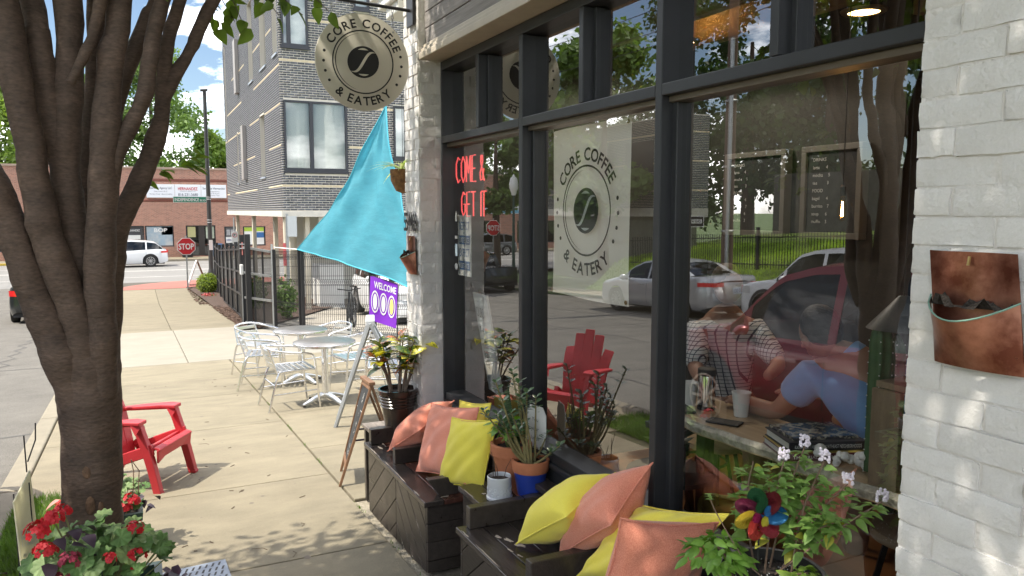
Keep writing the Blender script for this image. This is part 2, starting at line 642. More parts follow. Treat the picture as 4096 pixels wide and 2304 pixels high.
# long cracks and a patch in the asphalt
crack = M('tar_seal', (0.09, 0.085, 0.08), 0.8)
mb = MB()
for x, y0, y1 in ((-2.2, 3, 22), (-4.9, -4, 30), (-7.3, 2, 28)):
	pts = [(x + 0.10 * math.sin(t * 3.1) + rnd.uniform(-.05, .05), y0 + (y1 - y0) * t / 40) for t in range(41)]
	for (xa, ya), (xb, yb) in zip(pts[:-1], pts[1:]):
		w = rnd.uniform(.012, .03)
		mb.add([(xa - w, ya, gz(ya) - .106), (xa + w, ya, gz(ya) - .106), (xb + w, yb, gz(yb) - .106), (xb - w, yb, gz(yb) - .106)], [(0, 1, 2, 3)])
for y in (9.0, 14.6, 23.5):
	pts = [(-10 + 9 * t / 24, y + .5 * t / 24 + rnd.uniform(-.06, .06)) for t in range(25)]
	for (xa, ya), (xb, yb) in zip(pts[:-1], pts[1:]):
		mb.add([(xa, ya - .02, gz(ya) - .106), (xb, yb - .02, gz(yb) - .106), (xb, yb + .02, gz(yb) - .106), (xa, ya + .02, gz(ya) - .106)], [(0, 1, 2, 3)])
o = mb.build('tar_seams', crack)
o['kind'] = 'stuff'
o['label'] = 'thin dark tar seams running across the asphalt street'
o['category'] = 'tar'
# light traffic bands of the cross street
mb = MB()
for y0, w in ((44.2, .12), (48.6, .12), (48.95, .12), (52.6, .12)):
	mb.add([(-150, y0, -1.635), (150, y0, -1.635), (150, y0 + w, -1.635), (-150, y0 + w, -1.635)], [(0, 1, 2, 3)])
struct('lane_marking', mb, M('lane_paint', (0.55, 0.54, 0.50), 0.8, var=0.3, vscale=2, detail=8))
# ---- kerbs
kerb = struct('kerb', sheet(-1.03, -0.85, -20, 35.5, -0.16), joint_m)
y = -2.0
while y < 35.2:
	mb = MB()
	slab(mb, -1.035, -0.862, y + 0.004, min(y + 2.93, 35.4), 0.0, 0.2)
	mb.build('kerb_stone', conc_kerb, kerb, bevel=0.018, bseg=3)
	y += 2.94
mb = MB()     # rounded return into the cross street
for i in range(16):
	a0, a1 = R(180 - 90 * i / 16), R(180 - 90 * (i + 1) / 16)
	cx, cy = 3.6, 35.5
	pts = []
	for a in (a0, a1):
		for r in (4.635, 4.46):
			pts.append((cx + r * math.cos(a), cy + r * math.sin(a) * 1.0))
	z = -1.525
	mb.add([(pts[0][0], pts[0][1], z), (pts[1][0], pts[1][1], z), (pts[3][0], pts[3][1], z), (pts[2][0], pts[2][1], z),
			(pts[0][0], pts[0][1], z - .2), (pts[2][0], pts[2][1], z - .2)], [(0, 1, 2, 3), (0, 3, 5, 4)])
mb.box(3.6, 60, 39.96, 40.135, -1.72, -1.525)
mb.build('kerb_stone', conc_kerb, kerb)
# ---- sidewalk slabs with open joints
walk = struct('sidewalk', sheet(-0.85, 1.325, -6, 40, -0.035), joint_m)
cuts = [-2.0, -.2, 1.35, 2.9, 4.417, 6.045, 8.217, 10.13, 11.65, 13.45]
for a, b in zip(cuts[:-1], cuts[1:]):
	x0 = -0.846
	if b <= 6.3:
		x0 = -0.10
	mb = MB()
	slab(mb, x0, 1.318, a + .005, b - .005)
	mb.build('slab', conc, walk, bevel=0.006)
# slab strip beyond the tree pit, beside the building
for a, b in ((6.045, 6.62),):
	pass
apron = [(-0.846, 13.46, 0.69), (0.70, 13.46, 2.10)]
for a, b, c in apron:
	mb = MB()
	slab(mb, a, c, 13.46, 19.3, 0.004)
	mb.build('slab', conc_new, walk, bevel=0.01)
for a, b in ((19.31, 21.4), (21.41, 26.2), (26.21, 30.49), (30.5, 35.9)):
	for x0, x1 in ((-0.846, 0.66), (0.672, 2.2)):
		mb = MB()
		slab(mb, x0, x1, a, b - .008)
		mb.build('slab', conc, walk, bevel=0.008)
mb = MB()      # joint lips along the facade strip
struct('facade_strip', sheet(1.325, 2.2, -4, 5.3, -0.022), M('pebbly_concrete', (0.33, 0.29, 0.22), 0.95, var=0.45, vscale=45, bump=0.9, bscale=150))
terr = struct('terrace', sheet(1.325, 5.2, 5.3, 13.45, -0.035), joint_m)
tc = [(1.337, 2.62), (2.63, 3.9), (3.91, 5.2)]
for a, b in ((5.31, 6.9), (6.91, 8.55), (8.56, 10.2), (10.21, 11.8), (11.81, 13.44)):
	for x0, x1 in tc:
		mb = MB()
		slab(mb, x0, x1, a, b)
		mb.build('slab', conc, terr, bevel=0.006)
# driveway and parking court behind the fence
struct('driveway', sheet(2.105, 60, 13.45, 36, -0.03), M('court_concrete', (0.30, 0.275, 0.235), 0.9, var=0.12, vscale=1.2, bump=0.2, bscale=60))
# red corner paving
mb = MB()
pts = [(-0.86 + 4.46 - 4.46 * math.cos(R(90 * i / 12)), 35.95 + max(0, 4.0 * math.sin(R(90 * i / 12)) - .0)) for i in range(13)]
poly = [(x, min(y_, 39.95)) for x, y_ in pts] + [(9, 39.95), (9, 38.3), (1.9, 36.3), (1.9, 35.95)]
mb.add([(x, y_, -1.521) for x, y_ in poly], [tuple(range(len(poly)))])
struct('corner_paving', mb, redpave)
struct('corner_walk', MB().box(9.0, 60, 36, 39.96, -1.7, -1.52), conc)
# mulch beds along the fence
mb = MB()
poly = [(2.2, 19.4), (2.22, 26.2), (1.95, 36.0), (5.5, 36.0), (5.5, 24), (3.0, 19.4)]
mb.add([(x, y_, gz(y_) + .012) for x, y_ in poly], [tuple(range(len(poly)))])
o = struct('mulch_bed', mb, mulch_m)
g = np.random.default_rng(3)
mb = MB()
for i in range(1500):
	y_ = 18.6 + 17 * g.random() ** 1.6
	x = 2.15 + (0.6 if y_ < 21 else 0.5) * g.random() * (1 + (y_ > 26) * 1.2) - (.25 if y_ > 28 else 0)
	a = g.random() * 6.28
	l, w = .03 + .05 * g.random(), .012 + .012 * g.random()
	mb.obox((x, y_, gz(y_) + .02 + .012 * g.random()), (l * math.cos(a), l * math.sin(a), l * (g.random() - .5) * .6), (-w * math.sin(a), w * math.cos(a), 0), (0, 0, .006))
o = mb.build('bark_chips', M('bark_chip', (0.10, 0.06, 0.042), 0.9, var=0.6, vscale=9), fix=False)
o['kind'] = 'stuff'
tag(o, 'brown bark chips scattered along the black fence', 'mulch')
# far side of the cross street
struct('far_sidewalk', MB().box(-150, 150, 57.35, 60.0, -1.9, -1.50), conc)
far_k = MB().box(-150, 150, 57.2, 57.352, -1.9, -1.505)
struct('far_kerb', far_k, conc_kerb)
# kerb edge paint in front of the far shops
struct('kerb_paint', MB().box(-9.5, -3.0, 57.19, 57.356, -1.62, -1.500), M('yellow_paint', (0.60, 0.43, 0.06), 0.7, var=0.2, vscale=5))
# ---- tree pit with grass beside the kerb
struct('tree_pit', sheet(-0.862, -0.10, 0.9, 6.62, -0.012), M('pit_soil', (0.085, 0.08, 0.04), 0.95, var=0.5, vscale=14, bump=0.8, bscale=60))
def grass_patch(name, label, x0, x1, y0, y1, zf, n, h, seed, mat=grass_m, wid=.006):
	g = np.random.default_rng(seed)
	x = x0 + (x1 - x0) * g.random(n)
	y = y0 + (y1 - y0) * g.random(n)
	z = np.array([zf(a, b) for a, b in zip(x, y)])
	an = g.random(n) * 2 * PI
	hh = h * (.5 + g.random(n))
	ln = hh * (.2 + .8 * g.random(n))
	w = wid * (.7 + .6 * g.random(n))
	ca, sa = np.cos(an), np.sin(an)
	V = np.zeros((n, 3, 3))
	V[:, 0] = np.stack([x - sa * w, y + ca * w, z], 1)
	V[:, 1] = np.stack([x + sa * w, y - ca * w, z], 1)
	V[:, 2] = np.stack([x + ca * ln, y + sa * ln, z + hh], 1)
	V = V.reshape(-1, 3)
	me = bpy.data.meshes.new(name)
	F = np.arange(n * 3).reshape(-1, 3)
	me.from_pydata(V.tolist(), [], F.tolist())
	me.materials.append(mat)
	o = obj(name, me)
	o['kind'] = 'stuff'
	tag(o, label, 'grass')
	return o
grass_patch('pit_grass', 'ragged green grass in the tree pit beside the kerb', -0.855, -0.22, 1.2, 6.5, lambda x, y: gz(y) - .012, 26000, .05, 4, wid=.005)
grass_patch('pit_grass_edge', 'sparse grass along the sidewalk side of the tree pit', -0.24, -0.105, 1.2, 4.9, lambda x, y: gz(y) - .012, 2500, .04, 5, wid=.005)
grass_patch('joint_weeds', 'tiny weeds growing along the sidewalk joint', 1.316, 1.332, 3.6, 11.5, lambda x, y: gz(y) - .018 + (.014 if math.sin(y * 7) * math.sin(y * 2.3) > .35 else -.2), 420, .02, 6, wid=.003)
mb = MB()
for k in range(150):
	x, y, r_ = -.7 + 2.0 * rnd.random(), 3.3 + 26 * rnd.random() ** 1.5, .006 + .018 * rnd.random() ** 3
	if x < -.1 and y < 6.6:
		continue
	mb.add([(x + r_ * (1 + .3 * rnd.uniform(-1, 1)) * math.cos(2 * PI * j / 9), y + r_ * 1.2 * math.sin(2 * PI * j / 9), gz(y + r_ * 1.2 * math.sin(2 * PI * j / 9)) + .0015) for j in range(9)], [tuple(range(9))])
for (x, y, a, l) in ((.9, 9.2, 1.9, .5),):
	px, py = x, y
	for j in range(14):
		qx, qy = px + l / 14 * math.cos(a) , py + l / 14 * math.sin(a)
		w = .0016
		mb.add([(px - w, py + w, gz(py) + .0016), (px + w, py - w, gz(py) + .0016), (qx + w, qy - w, gz(qy) + .0016), (qx - w, qy + w, gz(qy) + .0016)], [(0, 1, 2, 3)])
		px, py = qx, qy
		a += rnd.uniform(-.5, .5)
o = mb.build('gum_spots', M('old_gum', (.17, .145, .115), .9), fix=False)
o['kind'] = 'stuff'
tag(o, 'dark gum spots and hairline cracks on the sidewalk slabs', 'stain')
# ---- across the street: kerb, walk, bank of grass, iron fence
struct('opposite_kerb', sheet(-10.62, -10.45, -40, 40, 0.0), conc_kerb)
struct('opposite_sidewalk', sheet(-12.0, -10.62, -40, 36, 0.004), conc)
def bank(x, y):
	t = max(0, min(1, (-12.0 - x) / 2.0))
	t2 = max(0, min(1, (-14.0 - x) / 6.0))
	return gz(y) + 1.15 * t * t * (3 - 2 * t) + 0.9 * t2 + 0.05 * noise.noise((x * .6, y * .5, 0))
mb = MB()
mb.grid(lambda u, v: (-12.0 - 10 * u, -30 + 56 * v, bank(-12.0 - 10 * u, -30 + 56 * v)), 22, 60)
struct('grass_bank', mb, M('bank_turf', (0.22, 0.32, 0.05), 0.9, var=0.4, vscale=1.4, bump=0.4, bscale=30), smooth=True, sharp=0)
grass_patch('bank_grass', 'sunlit mown grass on the bank across the street', -17.5, -12.05, 2, 26, bank, 42000, .10, 8, M('bank_blade', (0.32, 0.44, 0.07), 0.7, var=0.4, vscale=1.0, translucent=0.4), wid=.016)
struct('bank_wall', MB().box(-22.4, -21.9, -30, 26, -1, 3.4), M('bank_stone', (0.10, 0.095, 0.085), 0.9, var=0.4, vscale=3))
# ================================================================== the cafe
cafe = thing('cafe_building', 'painted brick cafe front with tall black framed shop windows', 'building', (1.7, 3.0, 0))
def brick_variants(n, l, h, d, seed):
	out = []
	for k in range(n):
		rr = random.Random(seed + k)
		mb = MB()
		nu, nv = 6, 3
		e = 0.004
		def pt(u, v):
			x = (u - .5) * l
			z = (v - .5) * h
			edge = min(u, 1 - u) * l < .008 or min(v, 1 - v) * h < .006
			dd = d * (0.35 if edge else 1.0) + rr.uniform(-.0016, .0016)
			return (x + rr.uniform(-e, e) * .5, -dd, z + rr.uniform(-e, e) * .5)
		us = [0, .02, .3, .5, .7, .98, 1]
		vs = [0, .07, .5, .93, 1]
		front = [[pt(u, v) for u in us] for v in vs]
		base = 0
		for row in front:
			mb.v += row
		W_ = len(us)
		for j in range(len(vs) - 1):
			for i in range(W_ - 1):
				a = j * W_ + i
				mb.f.append((a, a + 1, a + W_ + 1, a + W_))
		ring = list(range(W_)) + [j * W_ + W_ - 1 for j in range(1, len(vs))] + list(range(len(vs) * W_ - 2, (len(vs) - 1) * W_ - 1, -1)) + [j * W_ for j in range(len(vs) - 2, 0, -1)]
		n0 = len(mb.v)
		for i in ring:
			p = mb.v[i]
			mb.v.append((p[0], 0.01, p[2]))
		m_ = len(ring)
		for i in range(m_):
			mb.f.append((ring[i], n0 + i, n0 + (i + 1) % m_, ring[(i + 1) % m_]))
		out.append(mb.mesh('brick', paintbrick, smooth=True, sharp=60))
	return out
bvar = brick_variants(6, 1.0, 1.0, 0.009, 11)     # unit meshes are scaled per brick
BR = {}
def brick_mesh(l):
	k = round(l, 3)
	if k not in BR:
		BR[k] = brick_variants(5, l, 0.0625, 0.0045, 100 + int(k * 1000))
	return BR[k]
def brick_face(parent, start, along, normal, length, z0, z1, ch=0.069, L_=0.203, seed=0):
	rr = random.Random(seed)
	along, normal = Vector(along), Vector(normal)
	up = Vector((0, 0, 1))
	rot = Matrix((along, -normal, up)).transposed().to_4x4()
	z = z0
	i = 0
	while z + ch * .6 < z1:
		segs = []
		t = 0
		if i % 2 == 0:
			segs = []
		seq = []
		first = L_ if i % 2 == 0 else 0.098
		if i % 6 == 4:
			seq_l = 0.098
		else:
			seq_l = L_
		t = 0
		l = first
		while t < length - .02:
			l = min(l, length - t)
			if length - t - l < .03:
				l = length - t
			seq.append((t, l))
			t += l
			l = seq_l
		for t, l in seq:
			me = rr.choice(brick_mesh(round(l - .008, 3)))
			c = Vector(start) + along * (t + l / 2) + up * (z - start[2] + ch / 2)
			mw = Matrix.Translation(c + normal * rr.uniform(-.003, .003) + up * rr.uniform(-.0015, .0015)) @ rot @ Matrix.Rotation(rr.uniform(-.012, .012), 4, 'Y') @ Matrix.Rotation(rr.uniform(-.02, .02), 4, 'Z')
			obj('brick', me, parent, mw=mw)
		z += ch
		i += 1
# near pillar (right edge of the view) and far pillar (corner of the building)
mb = MB().box(1.702, 2.0, -1.2, 1.252, -0.12, 3.5)
pn = mb.build('pillar', paintmortar, cafe)
brick_face(pn, (1.7, 1.257, 0.06), (0, -1, 0), (-1, 0, 0), 0.72, 0.06, 3.0, seed=3)
mb = MB().box(1.702, 2.0, 4.853, 5.148, -0.4, 3.7)
pf = mb.build('pillar', paintmortar, cafe)
brick_face(pf, (1.7, 5.15, -0.28), (0, -1, 0), (-1, 0, 0), 0.298, -0.28, 3.45, seed=5)
brick_face(pf, (1.704, 4.852, -0.2), (1, 0, 0), (0, -1, 0), 0.145, -0.2, 2.80, seed=8)
# side wall, back, roof
wm = M('cafe_wall', (0.60, 0.57, 0.54), 0.8, var=0.08, vscale=5, bump=0.4, bscale=30)
mb = MB()
mb.box(2.0, 9.0, 4.95, 5.148, -0.4, 3.7).box(8.8, 9.0, -6, 4.95, -0.4, 3.7).box(1.9, 9.0, -6.2, -6.0, -0.4, 3.7).box(1.72, 9.0, -6.2, 5.148, 3.66, 3.9)
mb.box(1.72, 2.0, -6.0, -1.2, -0.1, 3.66)
mb.build('wall', wm, cafe)
# cornice on the corner of the building
mb = MB().box(1.60, 6, 5.15, 5.62, 3.30, 3.42).box(1.63, 6, 5.15, 5.52, 3.22, 3.30).box(1.66, 6, 5.15, 5.42, 3.14, 3.22).box(1.56, 6, 5.15, 5.7, 3.42, 3.75)
mb.build('cornice', white_p, cafe, bevel=0.01)
# board cladding above the windows
plank_m = M('weathered_board', (0.245, 0.225, 0.215), 0.75, var=0.35, vscale=16, bump=0.25, bscale=60, stretch=(1, 0.12, 3.0), objvar=0.10)
z = 2.868
k = 0
while z < 3.66:
	h = 0.102
	MB().box(1.742, 1.80, -1.2 + 0.0, 4.846, z + .003, z + h - .003).build('plank', plank_m, cafe, bevel=0.003)
	z += h
	k += 1
MB().box(1.76, 1.84, -1.2, 4.85, 2.80, 3.66).build('plank_backing', ink, cafe)
trim_m = M('beige_trim', (0.52, 0.46, 0.38), 0.6, var=0.1, vscale=9)
MB().box(1.700, 1.86, -1.2, 4.846, 2.772, 2.815).build('trim', trim_m, cafe, bevel=0.005)
MB().box(1.715, 1.80, -1.2, 4.846, 2.816, 2.842).build('trim', trim_m, cafe, bevel=0.005)
MB().box(1.728, 1.80, -1.2, 4.846, 2.843, 2.868).build('trim', trim_m, cafe, bevel=0.005)
# flashes of paint on the trim corner: none
# window frames
Y0, Y1 = 1.0, 4.851
fr = MB()
fr.box(1.85, 2.0, 4.835, Y1, 0.50, 2.77)
fr.box(1.85, 2.0, Y0, 4.8345, 2.715, 2.77)
fr.build('window_frame', black_m, cafe, bevel=0.004)
MB().box(1.85, 2.0, 3.659, 3.701, 0.50, 2.714).build('mullion', black_m, cafe, bevel=0.004)
MB().box(1.905, 1.975, 3.635, 3.725, 0.58, 2.23).build('mullion', black_m, cafe, bevel=0.004)
MB().box(1.85, 2.0, 2.466, 2.508, 0.50, 2.714).build('mullion', black_m, cafe, bevel=0.004)
MB().box(1.905, 1.975, 2.436, 2.532, 0.58, 2.23).build('mullion', black_m, cafe, bevel=0.004)
for a, b in ((4.229, 4.273), (3.052, 3.09), (1.87, 1.908)):
	MB().box(1.85, 2.0, a, b, 2.29, 2.714).build('mullion', black_m, cafe, bevel=0.004)
	MB().box(1.905, 1.975, a - .022, b + .022, 2.292, 2.712).build('mullion', black_m, cafe, bevel=0.003)
for a, b in ((Y0, 2.4655), (2.5085, 3.6585), (3.7015, 4.8345)):
	MB().box(1.85, 2.0, a, b, 2.242, 2.288).build('transom', black_m, cafe, bevel=0.004)
	MB().box(1.885, 1.97, a, b, 2.219, 2.2415).build('glazing_bead', M('bead_bronze', (0.16, 0.13, 0.10), 0.4, metal=0.3), cafe, bevel=0.002)
	MB().box(1.86, 1.99, a, b, 0.522, 0.572).build('sill', black_m, cafe, bevel=0.006)
	MB().box(1.845, 1.99, a, b, 0.492, 0.5215).build('sill', black_m, cafe, bevel=0.006)
	MB().add([(1.93, b, .573), (1.93, a, .573), (1.93, a, 2.2185), (1.93, b, 2.2185)], [(0, 1, 2, 3)]).build('pane', glassp, cafe)
for a, b in ((Y0, 1.8695), (1.9085, 2.4655), (2.5085, 3.0515), (3.0905, 3.6585), (3.7015, 4.2285), (4.2735, 4.8345)):
	MB().add([(1.93, b, 2.289), (1.93, a, 2.289), (1.93, a, 2.7145), (1.93, b, 2.7145)], [(0, 1, 2, 3)]).build('pane', glassp, cafe)
MB().box(1.875, 1.98, Y0, 4.852, -0.35, 0.491).build('bulkhead', black_m, cafe)
# ---- interior
wood_floor = M('wood_floor', (0.24, 0.10, 0.035), 0.35, var=0.3, vscale=6, stretch=(1, .1, 1))
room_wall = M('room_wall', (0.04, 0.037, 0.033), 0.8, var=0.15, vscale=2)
MB().box(2.0, 8.8, -6, 4.95, -0.12, -0.05).build('floor', wood_floor, cafe)
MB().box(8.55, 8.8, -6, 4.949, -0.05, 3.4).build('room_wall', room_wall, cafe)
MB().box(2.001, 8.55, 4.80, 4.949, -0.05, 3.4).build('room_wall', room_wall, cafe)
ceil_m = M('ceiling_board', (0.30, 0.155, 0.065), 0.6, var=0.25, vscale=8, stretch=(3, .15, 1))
MB().box(2.0, 8.55, -6, 4.80, 3.12, 3.2).build('ceiling', ceil_m, cafe)
beam_m = M('ceiling_beam', (0.36, 0.24, 0.12), 0.6, var=0.25, vscale=8, stretch=(3, .15, 1))
for x in (2.45, 3.0, 3.55, 4.1, 4.65, 5.3, 6.1, 7.0):
	MB().box(x, x + .07, -6, 4.80, 2.93, 3.119).build('beam', beam_m, cafe, bevel=0.004)
# ================================================================== signs on the cafe
sgn = thing('hanging_sign', 'round cream hanging sign reading core coffee and eatery with coffee bean', 'sign', (1.36, 4.95, 2.44))
signface = M('sign_cream', (0.70, 0.655, 0.56), 0.45, var=0.04, vscale=5)
MB().lathe([(0.0001, -.008), (0.299, -.008), (0.305, -.005), (0.305, .005), (0.299, .008), (0.0001, .008)], (1.36, 4.95, 2.745), 96, 'y').build('disc', signface, sgn, smooth=True)
C0, UX, UZ = Vector((1.36, 4.942, 2.745)), Vector((1, 0, 0)), Vector((0, 0, 1))
def bean_art(parent, c, ux, uz, s, mat, paper, sx=1.0, sy=1.0, dots=True):
	"""ring, thin inner arc, coffee bean with its curved cut, side dots; s = disc radius"""
	n = Vector(ux).cross(Vector(uz)).normalized()
	ux, uz = Vector(ux), Vector(uz)
	def P(r, a, p=.002, ox=0, oy=0):
		return c + ux * ((r * math.sin(a) + ox) * s * sx) + uz * ((r * math.cos(a) + oy) * s * sy) + n * p
	mb = MB()
	N_ = 72
	for k in range(N_):
		a, b = 2 * PI * k / N_, 2 * PI * (k + 1) / N_
		mb.add([P(.655, a), P(.655, b), P(.628, b), P(.628, a)], [(0, 1, 2, 3)])
	mb.build('ring', mat, parent, fix=False)
	mb = MB()
	for k in range(40):
		a, b = R(190 + 165 * k / 40), R(190 + 165 * (k + 1) / 40)
		t0 = .010 * math.sin(PI * k / 40)
		t1 = .010 * math.sin(PI * (k + 1) / 40)
		mb.add([P(.585 + t0, a), P(.585 + t1, b), P(.585 - t1, b), P(.585 - t0, a)], [(0, 1, 2, 3)])
	mb.build('inner_arc', mat, parent, fix=False)
	mb = MB()
	mb.v.append(tuple(P(0, 0)))
	for k in range(48):
		a = 2 * PI * k / 48
		tt = R(25)
		x, y = .34 * math.cos(a), .325 * math.sin(a)
		mb.v.append(tuple(c + ux * (x * math.cos(tt) - y * math.sin(tt)) * s * sx + uz * (x * math.sin(tt) + y * math.cos(tt)) * s * sy + n * .002))
	for k in range(48):
		mb.f.append((0, 1 + k, 1 + (k + 1) % 48))
	mb.build('bean', mat, parent, fix=False)
	mb = MB()
	pts = []
	for k in range(25):
		t = k / 24
		x = -.27 + .54 * t
		y = -.20 + .40 * t + .085 * math.sin(2 * PI * (t - .5)) * 1.0
		pts.append((x, y))
	for k in range(24):
		(xa, ya), (xb, yb) = pts[k], pts[k + 1]
		w0 = .026 * math.sin(PI * k / 24) + .002
		w1 = .026 * math.sin(PI * (k + 1) / 24) + .002
		q = [(xa - w0 * .6, ya + w0), (xb - w1 * .6, yb + w1), (xb + w1 * .6, yb - w1), (xa + w0 * .6, ya - w0)]
		mb.add([c + ux * x * s * sx + uz * y * s * sy + n * .004 for x, y in q], [(0, 1, 2, 3)])
	for sgn_ in (1, -1):
		for k in range(10):
			a, b = R(-22 + 44 * k / 10), R(-22 + 44 * (k + 1) / 10)
			t0, t1 = .02 * math.sin(PI * k / 10), .02 * math.sin(PI * (k + 1) / 10)
			q = [(.30 * math.sin(x), sgn_ * (.265 * math.cos(x) + t)) for x, t in ((a, t0), (b, t1), (b, -t1), (a, -t0))]
			mb.add([c + ux * x * s * sx + uz * y * s * sy + n * .004 for x, y in q], [(0, 1, 2, 3)])
	mb.build('bean_highlight', paper, parent, fix=False)
	if dots:
		mb = MB()
		for a0 in (78, 92, 106, 120, 240, 254, 268, 282):
			cc = P(.83, R(a0))
			mb.add([cc] + [cc + (ux * math.cos(2 * PI * k / 14) * sx + uz * math.sin(2 * PI * k / 14) * sy) * s * .030 for k in range(14)], [(0, 1 + k, 1 + (k + 1) % 14) for k in range(14)])
		mb.build('dots', mat, parent, fix=False)
bean_art(sgn, C0, UX, UZ, 0.305, ink, signface)
arc_text(sgn, 'lettering', 'CORE COFFEE', C0, UX, UZ, 0.243, 0.054, 3, 136, ink, bold=0.03)
arc_text(sgn, 'lettering', '& EATERY', C0, UX, UZ, 0.243, 0.054, 180, 90, ink, bold=0.03, inside=True)
# bracket, chains
br = MB().tube([(1.69, 4.95, 3.10), (0.98, 4.95, 3.13)], 0.011, 10)
br.build('bracket_bar', darkmetal, sgn)
MB().box(1.675, 1.690, 4.885, 5.015, 3.00, 3.20).build('wall_plate', darkmetal, sgn, bevel=.003)
for x, zt, zb in ((1.165, 3.112, 2.99), (1.56, 3.098, 2.97)):
	mb = MB()
	z = zt
	k = 0
	while z > zb:
		a = (k % 2) * PI / 2
		ring = [(x + .007 * math.sin(t) * math.cos(a), 4.95 + .007 * math.sin(t) * math.sin(a), z - .012 + .014 * math.cos(t)) for t in np.linspace(0, 2 * PI, 9)]
		mb.tube(ring, .0022, 5, cap=False)
		z -= .021
		k += 1
	mb.build('chain', galv, sgn)
	MB().lathe([(.0001, -.004), (.006, -.003), (.006, 0)], (x, 4.942, zb - .02), 10, 'y').build('eyelet', galv, sgn)
# window banner hung inside the middle pane
bn = thing('window_banner', 'white cloth banner with coffee bean emblem hanging inside middle window', 'banner', (2.0, 3.2, 1.37))
cloth_w = M('banner_cloth', (0.92, 0.95, 0.93), 0.85, var=0.02, vscale=4, translucent=0.45)
mb = MB().grid(lambda u, v: (2.0 + .006 * math.sin(u * 9 + v * 3) + .01 * (1 - v) * math.sin(u * 5), 3.59 - .72 * u + .006 * math.sin(v * 7) * (u - .5), 1.367 + v * .845 + .012 * math.sin(u * PI) * (v - .5)), 20, 20)
mb.build('cloth', cloth_w, bn, smooth=True, sharp=0)
CB = Vector((1.984, 3.232, 1.80))
BX, BZ = Vector((0, -1, 0)), Vector((0, 0, 1))
bean_art(bn, CB, BX, BZ, 0.34, ink, cloth_w)
arc_text(bn, 'lettering', 'CORE COFFEE', CB, BX, BZ, 0.275, 0.062, 0, 122, ink, bold=0.03)
arc_text(bn, 'lettering', '& EATERY', CB, BX, BZ, 0.285, 0.062, 180, 88, ink, bold=0.03, inside=True)
for y, z in ((3.575, 2.195), (2.885, 2.195), (3.575, 1.385), (2.885, 1.385)):
	MB().lathe([(.0001, -.003), (.010, -.003), (.010, 0), (.006, .001)], (1.988, y, z), 12, 'x').build('grommet', M('brass', (0.35, 0.25, 0.1), 0.4, metal=0.8), bn)
MB().tube([(1.99, 2.885, 2.195), (1.985, 2.89, 2.235)], .003, 5).tube([(1.99, 3.575, 2.195), (1.985, 3.57, 2.235)], .003, 5).build('cord', white_p, bn)
# neon words in the far window
neon_m = M('neon_red', (0.9, 0.12, 0.12), 0.4, emit=(1.0, 0.10, 0.10), estr=.55)
ne = thing('neon_sign', 'red neon words come and get it in the far window', 'neon sign', (2.0, 4.75, 1.8))
STROKES = {'C': [[(.9, .9), (.5, 1), (.1, .75), (.1, .25), (.5, 0), (.9, .1)]], 'O': [[(.5, 1), (.1, .75), (.1, .25), (.5, 0), (.9, .25), (.9, .75), (.5, 1)]],
		   'M': [[(.05, 0), (.1, 1), (.5, .35), (.9, 1), (.95, 0)]], 'E': [[(.85, 1), (.15, 1), (.15, 0), (.9, 0)], [(.15, .5), (.75, .5)]],
		   'G': [[(.9, .9), (.5, 1), (.1, .75), (.1, .25), (.5, 0), (.9, .2), (.9, .5), (.55, .5)]], 'T': [[(.05, 1), (.95, 1)], [(.5, 1), (.5, 0)]], 'I': [[(.5, 1), (.5, 0)]],
		   '&': [[(.95, 0), (.3, .7), (.35, .95), (.6, .95), (.65, .7), (.15, .3), (.25, .03), (.6, .05), (.9, .45)]]}
def neon(word, y0, z0, h, w):
	y = y0
	for ch in word:
		if ch == ' ':
			y -= w * .5
			continue
		mb = MB()
		for st in STROKES[ch]:
			mb.tube([(1.945, y - px * w, z0 + pz * h) for px, pz in st], .0048, 6)
		mb.build('neon_letter', neon_m, ne, smooth=True, sharp=60)
		y -= w * (.6 if ch == 'I' else 1.12)
neon('COME &', 4.825, 1.985, .165, .078)
neon('GET IT', 4.735, 1.765, .155, .074)
MB().tube([(2.01, 4.9, 2.15), (2.01, 4.9, 2.3)], .002, 4).tube([(2.01, 4.62, 2.15), (2.01, 4.62, 2.3)], .002, 4).build('cord', ink, ne)
# poster and stickers on the far window
blue_ink = M('poster_blue', (0.05, 0.13, 0.30), 0.7)
po = thing('window_poster', 'tall white poster with blue hand lettering taped in the far window', 'poster', (1.945, 4.68, 1.37))
MB().box(1.942, 1.944, 4.565, 4.79, 1.372, 1.772).build('paper', M('poster_paper', (0.72, 0.71, 0.68), 0.8), po)
for s_, z, h, inv in (('RESPECT', 1.675, .055, 0), ('MY', 1.648, .012, 0), ('EXISTENCE', 1.592, .034, 1), ('OR', 1.566, .012, 0), ('EXPECT', 1.500, .055, 0), ('MY', 1.470, .012, 0), ('RESISTANCE', 1.424, .034, 1)):
	if inv:
		MB().box(1.9405, 1.9418, 4.585, 4.77, z - .012, z + h + .012).build('print_block', blue_ink, po)
	text(po, 'lettering', s_, (1.940 if inv else 1.9415, 4.678, z), (0, -1, 0), (0, 0, 1), h, w=(.03 if len(s_) < 3 else .165), bold=.01, mat=white_p if inv else blue_ink, proud=.0008)
tag(MB().box(1.9205, 1.9245, 4.757, 4.79, 1.50, 1.58).build('sticker', M('sticker_blue', (0.55, 0.68, 0.78), 0.6)), 'pale blue square sticker on glass edge above round sticker', 'sticker')
tag(MB().box(1.9205, 1.9245, 4.755, 4.793, 1.615, 1.635).build('sticker', white_p), 'thin white strip sticker on the far window edge', 'sticker')
tag(MB().lathe([(.0001, 0), (.022, 0), (.022, .003), (.0001, .003)], (1.9205, 4.775, 1.43), 20, 'x').build('sticker', white_p), 'small white round sticker low on the far window edge', 'sticker')
